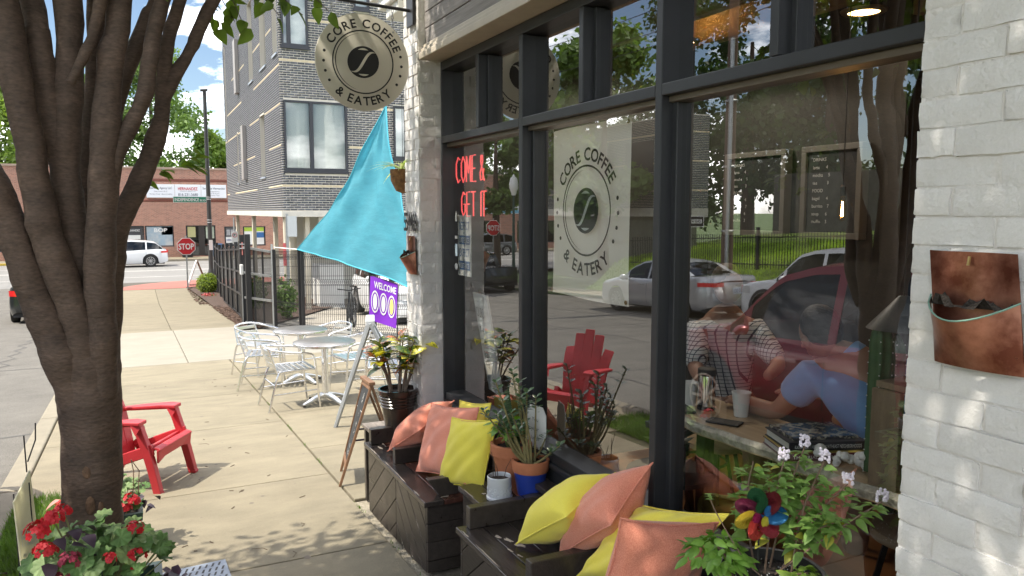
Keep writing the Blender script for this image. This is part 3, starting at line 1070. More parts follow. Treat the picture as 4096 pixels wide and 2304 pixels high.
mb = MB().add([(1.9235, 4.79, 1.73), (1.9235, 4.762, 1.73), (1.9235, 4.762, 1.765), (1.9235, 4.776, 1.80), (1.9235, 4.79, 1.765)], [(0, 1, 2, 3, 4)])
tag(mb.build('sticker', white_p), 'white house shaped sticker highest on the far window edge', 'sticker')
# tall hours board leaning in the far window
hb = thing('hours_board', 'tall white dry erase board with opening hours leaning inside window', 'board', (2.08, 4.6, 0.58))
A_, B_ = Vector((2.10, 4.70, .56)), Vector((2.06, 4.70, 1.27))
mb = MB().prism([(2.16, 4.775, .57), (2.13, 4.50, .57), (2.02, 4.50, 1.25), (2.04, 4.775, 1.25)], (.012, 0, .003))
mb.build('panel', M('board_white', (0.70, 0.74, 0.75), 0.25), hb)
dirx, diru = Vector((-.03, -.275, 0)).normalized(), Vector((-.115, 0, .68)).normalized()
for s_, z, h in (('HOURS', 1.10, .07), ('7-4', .99, .045), ('7-4', .91, .045), ('8-2', .82, .045), ('7-4', .74, .045)):
	t = (z - .57) / .68
	text(hb, 'lettering', s_, (2.138 - .118 * t, 4.64, z), dirx, diru, h, w=None if len(s_) < 4 else .2, mat=ink, proud=.012)
# house number on the far pillar
nm = thing('house_number', 'black metal house number 546 on the corner pillar', 'house number', (1.69, 5.0, 1.69))
for k, ch in enumerate('546'):
	vs, fs, wd = text_data(ch, 0.03)
	mb = MB()
	for px in (0.0, .012):
		mb.add([(1.674 + px, 5.125 - k * .088 - x * .095, 1.665 + y * .125) for x, y in vs], fs)
	mb.build('digit', darkmetal, nm, fix=False)
# white octagon card behind the plants
oc = thing('window_card', 'white octagonal hand written card behind jade plant', 'card', (1.86, 3.5, .58))
mb = MB()
cc = Vector((1.862, 3.50, .60))
pts = []
for dx, dz in ((-.07, 0.0), (-.07, .10), (-.045, .14), (.05, .14), (.075, .10), (.075, 0.0), (.06, -.09), (-.06, -.09)):
	pts.append((cc.x - .01 + dx * .25, cc.y - dx, cc.z + .04 + dz))
mb.prism(pts, (.004, 0, 0))
mb.build('card', white_p, oc)
for k in range(4):
	text(oc, 'lettering', ['You', 'your', 'lunch', 'you'][k], (1.85, 3.495, .70 - k * .05), (0.25, -1, 0), (0, 0, 1), .022, mat=ink, proud=.006)
# ================================================================== buildings beyond
def boxes_obj(name, arr, mat, parent=None, kind=None):
	a = np.array(arr, float)
	n = len(a)
	V = np.zeros((n, 8, 3))
	for k, (i, j, l) in enumerate([(0, 2, 4), (1, 2, 4), (1, 3, 4), (0, 3, 4), (0, 2, 5), (1, 2, 5), (1, 3, 5), (0, 3, 5)]):
		V[:, k, 0], V[:, k, 1], V[:, k, 2] = a[:, i], a[:, j], a[:, l]
	Q = np.array([(0, 3, 2, 1), (4, 5, 6, 7), (0, 1, 5, 4), (1, 2, 6, 5), (2, 3, 7, 6), (3, 0, 4, 7)])
	F = (np.arange(n)[:, None, None] * 8 + Q[None]).reshape(-1, 4)
	me = bpy.data.meshes.new(name)
	me.vertices.add(n * 8)
	me.vertices.foreach_set('co', V.ravel())
	me.loops.add(len(F) * 4)
	me.polygons.add(len(F))
	me.loops.foreach_set('vertex_index', F.ravel().astype(np.int32))
	me.polygons.foreach_set('loop_start', (np.arange(len(F)) * 4).astype(np.int32))
	me.polygons.foreach_set('loop_total', np.full(len(F), 4, np.int32))
	me.update(calc_edges=True)
	me.materials.append(mat)
	o = obj(name, me, parent)
	if kind:
		o['kind'] = kind
	return o
slate = M('slate_brick', (0.088, 0.092, 0.108), 0.55, var=0.4, vscale=7, objvar=0.25, bump=0.2, bscale=30, detail=2)
creambrick = M('cream_brick', (0.62, 0.52, 0.36), 0.7, var=0.08, vscale=6, objvar=0.06)
mortar_l = M('light_mortar', (0.66, 0.615, 0.54), 0.9)
CRS = 0.0677
def brick_cells(a0, a1, z0, z1, holes, L_=0.205, off=0.0):
	out = []
	i = 0
	z = z0
	while z + CRS <= z1 + 1e-6:
		t = a0 - (L_ / 2 if i % 2 else 0)
		while t < a1:
			s, e = max(a0, t + .007), min(a1, t + L_ - .007)
			segs = [(s, e)]
			for h in holes:
				if z < h[3] - .01 and z + CRS > h[2] + .01:
					segs = [q for a, b in segs for q in ((a, min(b, h[0] - .002)), (max(a, h[1] + .002), b))]
			out += [(a, b, z + .0095, z + CRS - .0095, i) for a, b in segs if b - a > .012]
			t += L_
		z += CRS
		i += 1
	return out
modern = thing('apartment_building', 'modern apartment block of dark slate brick with cream courses on columns', 'building', (3.84, 22.74, -1.1))
ZB, ZT = 1.80, 9.92
ch_front = [(3.93, 5.735, 2.87, 4.93), (3.93, 4.67, 6.34, 8.6), (6.0, 6.46, 7.58, 9.6), (7.15, 8.6, 3.3, 4.95)]
ch_left = [(27.8, 28.9, 6.24, 8.9), (25.0, 26.2, 6.27, 9.0), (22.95, 23.75, 6.27, 9.0), (25.7, 26.7, 2.89, 4.86), (32.5, 32.9, 2.9, 4.86), (36.2, 36.6, 4.9, 8.9)]
mb = MB()
def wall_with_holes(mb, a0, a1, z0, z1, holes, fn):
	xs = sorted({a0, a1, *[h[0] for h in holes], *[h[1] for h in holes]})
	zs = sorted({z0, z1, *[h[2] for h in holes], *[h[3] for h in holes]})
	for i in range(len(xs) - 1):
		for j in range(len(zs) - 1):
			cx, cz = (xs[i] + xs[i + 1]) / 2, (zs[j] + zs[j + 1]) / 2
			if not any(h[0] < cx < h[1] and h[2] < cz < h[3] for h in holes):
				mb.box(*fn(xs[i], xs[i + 1], zs[j], zs[j + 1]))
wall_with_holes(mb, 3.846, 14, ZB, ZT, ch_front, lambda a, b, c, d: (a, b, 22.746, 23.0, c, d))
wall_with_holes(mb, 23.0, 37.1, ZB, ZT, ch_left, lambda a, b, c, d: (3.846, 4.1, a, b, c, d))
mb.build('wall', mortar_l, modern)
MB().box(4.1, 14, 23.0, 37.1, ZT - .3, ZT).box(4.1, 14, 36.9, 37.1, ZB, ZT).box(13.8, 14, 23.0, 36.9, ZB, ZT).build('roof', M('roof_grey', (0.3, 0.3, 0.3), 0.9), modern)
cells = brick_cells(3.84, 9.2, ZB, ZT, ch_front)
cream_rows = {10: (3.84, 5.6), 27: (5.75, 7.0), 44: (5.75, 7.2), 62: (3.84, 4.7), 79: (4.68, 5.4), 96: (4.6, 6.4)}
near, rest, crm = [], [], []
cnt = 0
for s, e, z0, z1, i in cells:
	b = (s, e, 22.737, 22.75, z0, z1)
	if i in cream_rows and cream_rows[i][0] - .01 <= s < cream_rows[i][1]:
		crm.append(b)
	elif s < 6.9 and z0 < 7.9 and cnt < 300 and (i % 3 != 0 or s > 3.9):
		if (i * 7 + int(s * 10)) % 4 == 0:
			near.append(b)
			cnt += 1
		else:
			rest.append(b)
	else:
		rest.append(b)
full = MB().box(-.0975, .0975, -.0065, .0065, -.0244, .0244).mesh('brick', slate)
for b in near:
	l = b[1] - b[0]
	obj('brick', full, modern, mw=Matrix.Translation(((b[0] + b[1]) / 2, 22.7425, (b[4] + b[5]) / 2)) @ Matrix.Diagonal((l / .195, 1, 1, 1)))
def tint(boxes, n, seed):
	g_ = np.random.default_rng(seed)
	k = g_.integers(0, n, len(boxes))
	return [[b for b, q in zip(boxes, k) if q == i] for i in range(n)]
boxes_obj('brick_face', rest, slate, modern, 'stuff')
cfull = MB().box(-.0975, .0975, -.0075, .0075, -.0278, .0278).mesh('brick', creambrick)
for b in crm:
	obj('brick', cfull, modern, mw=Matrix.Translation(((b[0] + b[1]) / 2, 22.7415, (b[4] + b[5]) / 2)) @ Matrix.Diagonal(((b[1] - b[0]) / .195, 1, 1, 1)))
cells = brick_cells(22.75, 37.1, ZB, ZT, ch_left)
cream_l = {10: [(22.7, 25.1), (27.5, 33.9), (36.0, 37.2)], 27: [(22.7, 24.9), (27.9, 34.2)], 44: [(22.7, 25.6), (26.8, 29), (31, 37.1)], 60: [(22.7, 27.8), (31, 36)], 78: [(23.8, 25), (26.2, 27.8), (30, 34)], 96: [(24, 26), (29, 31)]}
la, lc = [], []
for s, e, z0, z1, i in cells:
	b = (3.837, 3.85, s, e, z0, z1)
	if any(p <= s < q for p, q in cream_l.get(i, [])):
		lc.append(b)
	else:
		la.append(b)
boxes_obj('brick_face', la, slate, modern, 'stuff')
boxes_obj('brick_face', lc, creambrick, modern, 'stuff')
conc_f = M('fascia_concrete', (0.58, 0.55, 0.49), 0.85, var=0.12, vscale=4, bump=0.2, bscale=30)
MB().box(3.80, 14, 22.70, 37.2, 1.62, 1.797).build('fascia', conc_f, modern, bevel=0.01)
# windows
navy = M('navy_frame', (0.028, 0.030, 0.040), 0.45)
blind = M('blind_white', (0.78, 0.78, 0.74), 0.7)
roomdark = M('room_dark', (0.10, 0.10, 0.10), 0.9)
def front_window(x0, x1, z0, z1, mulls, blinds, sill=True):
	w = MB()
	y0, y1 = 22.70, 22.80
	t = .055
	w.box(x0, x1, y0, y1, z0, z0 + t * 1.3).box(x0, x1, y0, y1, z1 - t, z1).box(x0, x0 + t, y0, y1, z0 + t * 1.3, z1 - t).box(x1 - t, x1, y0, y1, z0 + t * 1.3, z1 - t)
	for m_ in mulls:
		w.box(m_ - .05, m_ + .05, y0 - .005, y1, z0 + t * 1.3, z1 - t)
	wo = w.build('window', navy, modern)
	xs = [x0 + t] + [v for m_ in mulls for v in (m_ - .05, m_ + .05)] + [x1 - t]
	for i in range(0, len(xs), 2):
		MB().box(xs[i], xs[i + 1], 22.755, 22.762, z0 + t * 1.3, z1 - t).build('pane', winglass, wo)
		if blinds:
			arr = []
			z = z0 + .1
			while z < z1 - .06:
				arr.append((xs[i] + .01, xs[i + 1] - .01, 22.79, 22.815, z, z + .018))
				z += .032
			boxes_obj('blind', arr, blind, wo, 'stuff')
	MB().box(x0, x1, 22.83, 22.84, z0, z1).build('curtain', blind, wo)
	if sill:
		MB().box(x0 - .03, x1 + .03, 22.68, 22.745, z0 - .07, z0 - .002).build('window_sill', navy, wo)
front_window(3.93, 5.735, 2.95, 4.92, [4.70], True)
front_window(3.93, 4.67, 6.42, 8.58, [4.13], False)
front_window(6.0, 6.46, 7.65, 9.58, [], False)
front_window(7.15, 8.6, 3.37, 4.93, [7.55], False)
for a, b, c, d in ch_left:
	w = MB().box(3.98, 4.0, a, b, c, d).build('window', winglass, modern)
	MB().box(4.02, 4.06, a, b, c, d).build('window_back', roomdark, w)
	MB().box(3.80, 4.0, a, b, c - .06, c).build('window_sill', M('sill_grey', (.32, .36, .42), .5), w)
for a, c, d in ((30.1, 2.95, 4.93), (31.6, 6.3, 8.3)):
	MB().box(3.70, 3.835, a, a + .55, c, d).build('fin', M('fin_grey', (0.30, 0.28, 0.27), 0.5), modern, bevel=.01)
# open ground floor
colm = M('column_cream', (0.55, 0.50, 0.40), 0.8, var=0.1, vscale=3)
for x, y_ in ((3.9, 23.0), (4.15, 26.4), (4.5, 23.0), (3.95, 30.0), (4.0, 35.5), (4.95, 27.5), (4.3, 24.4)):
	MB().box(x, x + .13, y_, y_ + .22, gz(y_) - .1, 1.62).build('column', colm, modern, bevel=.01)
for bx_ in ((4.75, 14, 28.0, 28.2, -1.6, 1.62), (4.9, 8.2, 23.0, 23.2, .98, 1.619)):
	MB().box(*bx_).build('court_wall', M('court_white', (0.66, 0.65, 0.61), 0.8, var=.05), modern)
MB().box(5.08, 5.86, 24.0, 25.0, -1.6, .12).build('utility_box', M('box_white', (0.66, 0.66, 0.64), 0.6, var=.05), modern, bevel=.02)
# ---- brick shops across the cross street
redbrick = bpy.data.materials.new('red_brick')
redbrick.use_nodes = True
nt = redbrick.node_tree
bk = nt.nodes.new('ShaderNodeTexBrick')
bk.inputs['Color1'].default_value = (0.42, 0.19, 0.13, 1)
bk.inputs['Color2'].default_value = (0.26, 0.125, 0.09, 1)
bk.inputs['Mortar'].default_value = (0.40, 0.31, 0.25, 1)
bk.inputs['Scale'].default_value = 1.0
bk.inputs['Mortar Size'].default_value = 0.009
bk.inputs['Brick Width'].default_value = 0.215
bk.inputs['Row Height'].default_value = 0.075
bk.inputs['Bias'].default_value = -0.15
ge = nt.nodes.new('ShaderNodeNewGeometry')
sx_ = nt.nodes.new('ShaderNodeSeparateXYZ')
ad = nt.nodes.new('ShaderNodeMath')
cx_ = nt.nodes.new('ShaderNodeCombineXYZ')
nt.links.new(ge.outputs['Position'], sx_.inputs[0])
nt.links.new(sx_.outputs['X'], ad.inputs[0])
nt.links.new(sx_.outputs['Y'], ad.inputs[1])
nt.links.new(ad.outputs[0], cx_.inputs['X'])
nt.links.new(sx_.outputs['Z'], cx_.inputs['Y'])
nt.links.new(cx_.outputs[0], bk.inputs['Vector'])
nt.links.new(bk.outputs['Color'], nt.nodes['Principled BSDF'].inputs['Base Color'])
nt.nodes['Principled BSDF'].inputs['Roughness'].default_value = 0.85
YF = 60.0
shops = thing('brick_shops', 'long low red brick shop building across the cross street', 'building', (0, YF, -1.5))
openings = [(-9.6, -6.6, -.9, .75), (-5.2, -2.3, -.9, .75), (-1.6, 0.6, -.75, .75), (0.65, 2.5, -.75, .75), (3.3, 5.3, -1.45, .75), (5.9, 7.0, -.8, .65), (7.2, 8.8, -.8, .65), (-24, -13, -1.0, .95), (-34, -26, -1.0, .95), (10.5, 14, -.8, .7)]
mb = MB()
wall_with_holes(mb, -44, 26, -1.5, 4.72, openings, lambda a, b, c, d: (a, b, YF, YF + .35, c, d))
mb.box(-44, 26, YF + .35, YF + 12, 4.2, 4.5).box(-44, -43.7, YF + .35, YF + 12, -1.5, 4.72).box(25.7, 26, YF + .35, YF + 12, -1.5, 4.72).box(-44, 26, YF + 11.7, YF + 12, -1.5, 4.72)
mb.build('wall', redbrick, shops)
MB().box(-44.1, 26.1, YF - .08, YF + .45, 4.72, 4.86).build('coping', M('coping_tan', (0.36, 0.27, 0.21), 0.8), shops)
soldier = M('soldier_brick', (0.20, 0.07, 0.05), 0.85, var=.3, vscale=20)
for z in (3.85, 2.42):
	arr = [(x, x + .066, YF - .015, YF + .01, z, z + .2) for x in np.arange(.6, 6.4, .075)]
	boxes_obj('soldier_course', arr, soldier, shops, 'stuff')
shopglass = glass_mat('store_glass', (.35, .37, .37), 2.0, base=.05)
for k, (a, b, c, d) in enumerate(openings):
	w = MB().box(a, a + .06, YF + .1, YF + .2, c, d).box(b - .06, b, YF + .1, YF + .2, c, d).box(a + .06, b - .06, YF + .1, YF + .2, d - .07, d).box(a + .06, b - .06, YF + .1, YF + .2, c, c + .07).build('window', navy, shops)
	MB().box(a + .06, b - .06, YF + .14, YF + .15, c + .07, d - .07).build('pane', shopglass, w)
	MB().box(a, b, YF + 1.2, YF + 1.25, c, d).build('window_back', roomdark, w)
# window graphics
gp = lambda nm, c: M(nm, c, 0.5)
def poster(parent, x0, x1, z0, z1, mat, name='window_graphic'):
	return MB().box(x0, x1, YF + .125, YF + .132, z0, z1).build(name, mat, parent)
YV = (1, 0, 0)
poster(shops, .75, 2.42, -.66, .68, M('graphic_city', (.32, .42, .50), .4, col2=(.50, .52, .52), vscale=2.2))
poster(shops, 1.72, 2.42, .1, .66, gp('graphic_sky', (.16, .38, .60)))
text(shops, 'lettering', 'BOP', (1.66, YF + .12, .30), YV, (0, 0, 1), .27, w=.85, bold=.04, mat=white_p, proud=.004)
poster(shops, -.75, .5, -.62, .66, gp('graphic_dark', (.05, .05, .055)))
MB().box(-.55, .35, YF + .115, YF + .122, -.2, .1).build('window_graphic', white_p, shops)
text(shops, 'lettering', 'HERNANDEZ', (-.1, YF + .12, .36), YV, (0, 0, 1), .14, w=.85, bold=.02, mat=white_p, proud=.004)
for q, s_ in enumerate(('OBILE', 'AUTO', 'BOAT')):
	text(shops, 'lettering', s_, (-1.16, YF + .12, .30 - .27 * q), YV, (0, 0, 1), .2, w=.62, bold=.03, mat=gp('graphic_yellow', (.62, .60, .25)), proud=.004)
poster(shops, 6.0, 6.95, -.7, .58, gp('graphic_grey', (.10, .10, .105)))
MB().box(6.0, 6.95, YF + .115, YF + .122, -.55, -.12).build('window_graphic', white_p, shops)
text(shops, 'lettering', 'HERNANDEZ', (6.47, YF + .11, -.42), YV, (0, 0, 1), .15, w=.86, bold=.02, mat=gp('graphic_navy', (.03, .05, .22)), proud=.004)
for q in range(3):
	MB().box(6.07 + .29 * q, 6.31 + .29 * q, YF + .115, YF + .122, .0, .42).build('window_graphic', M('graphic_photo', (.35, .35, .36), .5, var=.6, vscale=9), shops)
poster(shops, 7.3, 8.7, -.7, .58, white_p)
MB().box(7.3, 8.7, YF + .115, YF + .122, .28, .57).build('window_graphic', gp('graphic_lime', (.40, .55, .06)), shops)
MB().box(8.0, 8.7, YF + .115, YF + .122, -.2, .2).build('window_graphic', gp('graphic_blue', (.03, .12, .32)), shops)
text(shops, 'lettering', 'IONES', (8.3, YF + .11, -.42), YV, (0, 0, 1), .16, w=.7, bold=.03, mat=white_p, proud=.004)
# doorway
MB().box(4.15, 4.55, YF + .08, YF + .25, -1.45, .74).build('door_post', M('door_brown', (.035, .028, .024), .5), shops)
poster(shops, 3.42, 3.95, -.1, .65, gp('graphic_olive', (.45, .42, .20)))
poster(shops, 4.65, 5.2, -.2, .65, M('graphic_green', (.42, .47, .36), .5, var=.4, vscale=3))
# sign board in three panels
sb = thing('shop_sign', 'long white three panel sign board of an insurance agency on brick wall', 'sign', (3.5, YF, 2.72))
PW = M('sign_white', (.74, .76, .80), .45)
for k, (a, b) in enumerate(((.86, 2.66), (2.68, 4.40), (4.42, 6.12))):
	MB().box(a, b, YF - .12, YF - .01, 2.72, 3.66).build('panel', PW, sb, bevel=.01)
inkb = M('sign_ink', (.09, .10, .14), .6)
redi = M('sign_red', (.50, .02, .03), .6)
SY = YF - .121
text(sb, 'lettering', 'Insurance Agency LLC', (1.76, SY, 3.33), YV, (0, 0, 1), .15, w=1.5, bold=.02, mat=inkb, proud=.004)
text(sb, 'lettering', '-Auto -Home -SR-22', (1.76, SY, 3.12), YV, (0, 0, 1), .09, w=.86, mat=inkb, proud=.004)
text(sb, 'lettering', '-Workers Comp  -General Liability', (1.76, SY, 2.93), YV, (0, 0, 1), .09, w=1.5, mat=inkb, proud=.004)
text(sb, 'lettering', 'HERNANDEZ', (3.54, SY, 3.26), YV, (0, 0, 1), .21, w=1.3, bold=.03, mat=redi, proud=.004)
text(sb, 'lettering', 'INSURANCE AGENCY LLC', (3.54, SY, 3.15), YV, (0, 0, 1), .06, w=1.05, mat=inkb, proud=.004)
text(sb, 'lettering', '816-231-3680', (3.54, SY, 2.85), YV, (0, 0, 1), .2, w=1.3, bold=.015, mat=inkb, proud=.004)
text(sb, 'lettering', 'Servicios Hernandez', (5.27, SY, 3.33), YV, (0, 0, 1), .15, w=1.5, bold=.02, mat=inkb, proud=.004)
for q, s_ in enumerate(('-Inmigrations', '-Titulo de Notario', '-Income Tax')):
	text(sb, 'lettering', s_, (5.27, SY, 3.14 - .14 * q), YV, (0, 0, 1), .085, w=.75, mat=inkb, proud=.004)
# second shop sign, seen mirrored in the cafe window
s2 = thing('laundry_sign', 'pale blue shop sign board on brick wall seen mirrored in window', 'sign', (-22, YF, 1.8))
MB().box(-26.5, -19.5, YF - .12, YF - .01, 1.55, 2.9).build('panel', PW, s2, bevel=.01)
MB().box(-26.3, -19.7, YF - .128, YF - .121, 1.6, 1.85).build('wave_band', gp('wave_blue', (.16, .45, .62)), s2)
text(s2, 'lettering', 'PRECISION', (-23, SY, 2.45), YV, (0, 0, 1), .32, w=3.2, bold=.03, mat=gp('wave_navy', (.08, .30, .50)), proud=.004)
text(s2, 'lettering', 'WIRELESS', (-23, SY, 2.02), YV, (0, 0, 1), .32, w=3.0, bold=.03, mat=gp('wave_navy', (.08, .30, .50)), proud=.004)
# ---- a second slate brick block on the opposite side, seen in the glass
opp = thing('opposite_building', 'dark brick block with cream band across the street seen mirrored', 'building', (-18, 27, -1.4))
mb = MB().box(-16.9, -15.6, 24.5, 36, 1.9, 5.6)
mb.build('wall', mortar_l, opp)
arr, arc = [], []
for s, e, z0, z1, i in brick_cells(24.5, 36.0, 1.9, 5.6, []):
	(arc if i % 17 == 10 else arr).append((-15.6, -15.587, s, e, z0, z1))
for s, e, z0, z1, i in brick_cells(-16.9, -15.6, 1.9, 5.6, []):
	(arc if i % 17 == 10 else arr).append((s, e, 24.487, 24.5, z0, z1))
boxes_obj('brick_face', arr, M('slate_opposite', (0.055, 0.075, 0.085), 0.6, var=.3, vscale=5), opp, 'stuff')
boxes_obj('brick_face', arc, creambrick, opp, 'stuff')
MB().box(-16.9, -15.56, 24.46, 36, 1.55, 1.897).build('fascia', conc_f, opp)
MB().box(-16.8, -16.2, 25.0, 35.8, -1.6, 1.55).build('ground_floor', M('olive_wall', (.20, .21, .17), .9, var=.2), opp)
for z in (3.4,):
	MB().box(-15.62, -15.57, 26.4, 28.4, z, z + 1.3).build('window', navy, opp)
# ================================================================== fence, sail, street signs
blackwire = M('black_wire', (0.012, 0.012, 0.013), 0.5, metal=.2)
screen_m = bpy.data.materials.new('screen_mesh')
screen_m.use_nodes = True
nt = screen_m.node_tree
nt.nodes['Principled BSDF'].inputs['Base Color'].default_value = (.018, .017, .016, 1)
nt.nodes['Principled BSDF'].inputs['Roughness'].default_value = .7
tr_ = nt.nodes.new('ShaderNodeBsdfTransparent')
mx_ = nt.nodes.new('ShaderNodeMixShader')
mx_.inputs['Fac'].default_value = .72
nt.links.new(tr_.outputs[0], mx_.inputs[1])
nt.links.new(nt.nodes['Principled BSDF'].outputs[0], mx_.inputs[2])
nt.links.new(mx_.outputs[0], nt.nodes['Material Output'].inputs['Surface'])
def wire_panel(name, label, p, q, h=1.78, step=.05, lift=.05, folds=(.14, .62, 1.12, 1.66)):
	"""welded wire fence panel with V folds, posts at both ends"""
	p, q = Vector(p), Vector(q)
	t = thing(name, label, 'fence', p)
	d = q - p
	ln = Vector((d.x, d.y, 0)).length
	ux = Vector((d.x, d.y, 0)).normalized()
	nx = Vector((-ux.y, ux.x, 0))
	zs = [lift]
	for f in folds:
		zs += [f - .05, f, f + .05]
	zs.append(h)
	def pt(s, z, fold):
		return p + d * (s / ln) + Vector((0, 0, z)) + nx * (.05 if fold else 0)
	arr = MB()
	n = int(ln / step)
	for k in range(n + 1):
		s = k * step
		prev = None
		for i, z in enumerate(zs):
			fold = i > 0 and (i - 2) % 3 == 0 and i < len(zs) - 1
			c = pt(s, z, fold)
			if prev is not None:
				arr.bar(prev, c, .006)
			prev = c
	z = lift
	hz = sorted(set(zs + [lift + .2 * k for k in range(1, 9)]))
	for z in hz:
		if z <= h:
			fold = z in folds
			arr.bar(pt(0, z, fold), pt(ln, z, fold), .007)
	arr.build('wires', blackwire, t, kind='stuff', fix=False)
	for e in (p, q):
		MB().box(e.x - .032, e.x + .032, e.y - .032, e.y + .032, e.z - .1, e.z + h + .05).build('post', darkmetal, t, bevel=.004)
	return t
def G3(x, y):
	return (x, y, gz(y))
wire_panel('wire_fence', 'black welded wire fence panel behind bistro tables with rope tied', G3(2.79, 17.9), G3(3.10, 16.6))
wire_panel('wire_fence', 'long black welded wire fence panel under the blue sail', G3(3.14, 16.5), G3(4.25, 15.2))
wire_panel('wire_fence', 'black welded wire fence panel behind purple flag beside pillar', G3(4.30, 15.15), G3(5.3, 14.0))
def screen_panel(name, label, p, q, h=1.95, rails=(.06, .66, 1.26, 1.86)):
	p, q = Vector(p), Vector(q)
	t = thing(name, label, 'fence', p)
	d = q - p
	MB().add([p + Vector((0, 0, .05)), q + Vector((0, 0, .05)), q + Vector((0, 0, h)), p + Vector((0, 0, h))], [(0, 1, 2, 3)]).build('screen', screen_m, t)
	for r_ in rails:
		o_ = Vector((-.025, 0, r_))
		MB().bar(p + o_, q + o_, .03, .05).build('rail', darkmetal, t)
	for k in range(3):
		c = p + d * (k / 2)
		MB().box(c.x - .045, c.x + .045, c.y - .045, c.y + .045, c.z - .1, c.z + h + .12).build('post', darkmetal, t, bevel=.004)
	return t
screen_panel('screen_fence', 'black screened fence section nearest the gate', G3(2.38, 19.5), G3(2.55, 22.9))
screen_panel('screen_fence', 'black screened fence section second from the gate', G3(2.56, 23.1), G3(2.68, 26.6))
screen_panel('screen_fence', 'black screened fence section third from the gate', G3(2.69, 26.8), G3(2.80, 30.4))
screen_panel('screen_fence', 'black screened fence section farthest from the gate near shrub', G3(2.82, 30.6), G3(2.95, 34.2))
# gate leaf
gt = thing('driveway_gate', 'black screened sliding gate leaf between two tall posts', 'gate', G3(2.4, 19.2))
pa, pb = Vector(G3(2.34, 19.25)), Vector(G3(2.76, 18.0))
MB().add([pa + Vector((0, 0, .1)), pb + Vector((0, 0, .1)), pb + Vector((0, 0, 1.75)), pa + Vector((0, 0, 1.9))], [(0, 1, 2, 3)]).build('screen', screen_m, gt)
for r0, r1 in ((.1, .1), (.70, .66), (1.30, 1.22), (1.9, 1.78)):
	MB().bar(pa + Vector((-.03, 0, r0)), pb + Vector((-.03, 0, r1)), .04, .05).build('rail', galv, gt)
for k in (0, .33, .66, 1):
	c = pa + (pb - pa) * k
	MB().box(c.x - .02, c.x + .02, c.y - .02, c.y + .02, c.z + .1, c.z + 1.85).build('stile', darkmetal, gt)
for x, y_, h in ((2.30, 19.45, 2.2), (2.36, 18.95, 2.2)):
	MB().box(x - .06, x + .06, y_ - .06, y_ + .06, gz(y_) - .1, gz(y_) + h).build('post', darkmetal, gt, bevel=.006)
MB().box(2.245, 2.265, 19.3, 19.36, -.96, .28).build('conduit', galv, gt)
MB().box(2.22, 2.29, 19.26, 19.40, .28, .52).build('control_box', white_p, gt, bevel=.01)
MB().box(2.285, 2.295, 19.28, 19.48, .75, 1.05).build('warning_plate', M('plate_red', (.55, .20, .18), .6), gt)
for z in (.9, 1.0):
	MB().tube([(2.24, 19.4, z), (2.40, 18.9, z + .02)], .012, 6).build('hinge_bar', galv, gt)
MB().tube([(2.76, 17.98, -.85), (2.76, 17.98, 1.05)], .025, 8).build('latch_post', galv, gt)
# ---- turquoise shade sail
sail_m = M('sail_cloth', (0.085, 0.29, 0.37), 0.8, var=0.12, vscale=3, bump=0.8, bscale=11, translucent=0.42, fine=.08, fscale=120, stretch=(1, 1, 3))
sl = thing('shade_sail', 'turquoise triangular shade sail stretched from fence post to building', 'shade sail', (3.1, 15.5, 0.9))
TA, TB, TC = Vector((3.06, 16.55, .99)), Vector((4.19, 13.75, 3.70)), Vector((4.47, 12.45, .33))
def sail_pt(u, v):
	# u along TA->TC (bottom edge), v towards TB
	p = TA * (1 - u) * (1 - v) + TC * u * (1 - v) + TB * v
	q = 1 - v
	a, b, c = (1 - u) * q, u * q, v
	left = a * c * 4      # near the TA-TB edge
	bot = a * b * 4
	rgt = b * c * 4
	cen = (TA + TB + TC) / 3
	p = p + (cen - p) * (.30 * left * (1 - b) ** 2 + .10 * bot * (1 - c) ** 3 + .05 * rgt * (1 - a) ** 2)
	nn = (TC - TA).cross(TB - TA).normalized()
	w = .06 * math.sin(5 * u + 3 * v) + .035 * math.sin(14 * u - 5 * v) + .018 * math.sin(26 * u + 17 * v) + .02 * math.sin(31 * u * q + 6 * v) * q
	w += .02 * math.sin(40 * b / (a + b + .05)) * math.exp(-8 * (1 - a))
	return p + nn * (w * min(1, 6 * a * b + 6 * b * c + 6 * a * c) + .30 * (a * b + b * c + a * c))
mb = MB().grid(sail_pt, 60, 60)
mb.build('cloth', sail_m, sl, smooth=True, sharp=0)
for f_ in (lambda t: sail_pt(0, t), lambda t: sail_pt(t, 0), lambda t: sail_pt(1, t)):
	MB().tube([f_(k / 30) for k in range(31)], .014, 6).build('hem', M('sail_hem', (.06, .36, .47), .7), sl, smooth=True)
MB().tube([TA, Vector((2.80, 17.9, .98))], .012, 6).build('rope', white_p, sl)
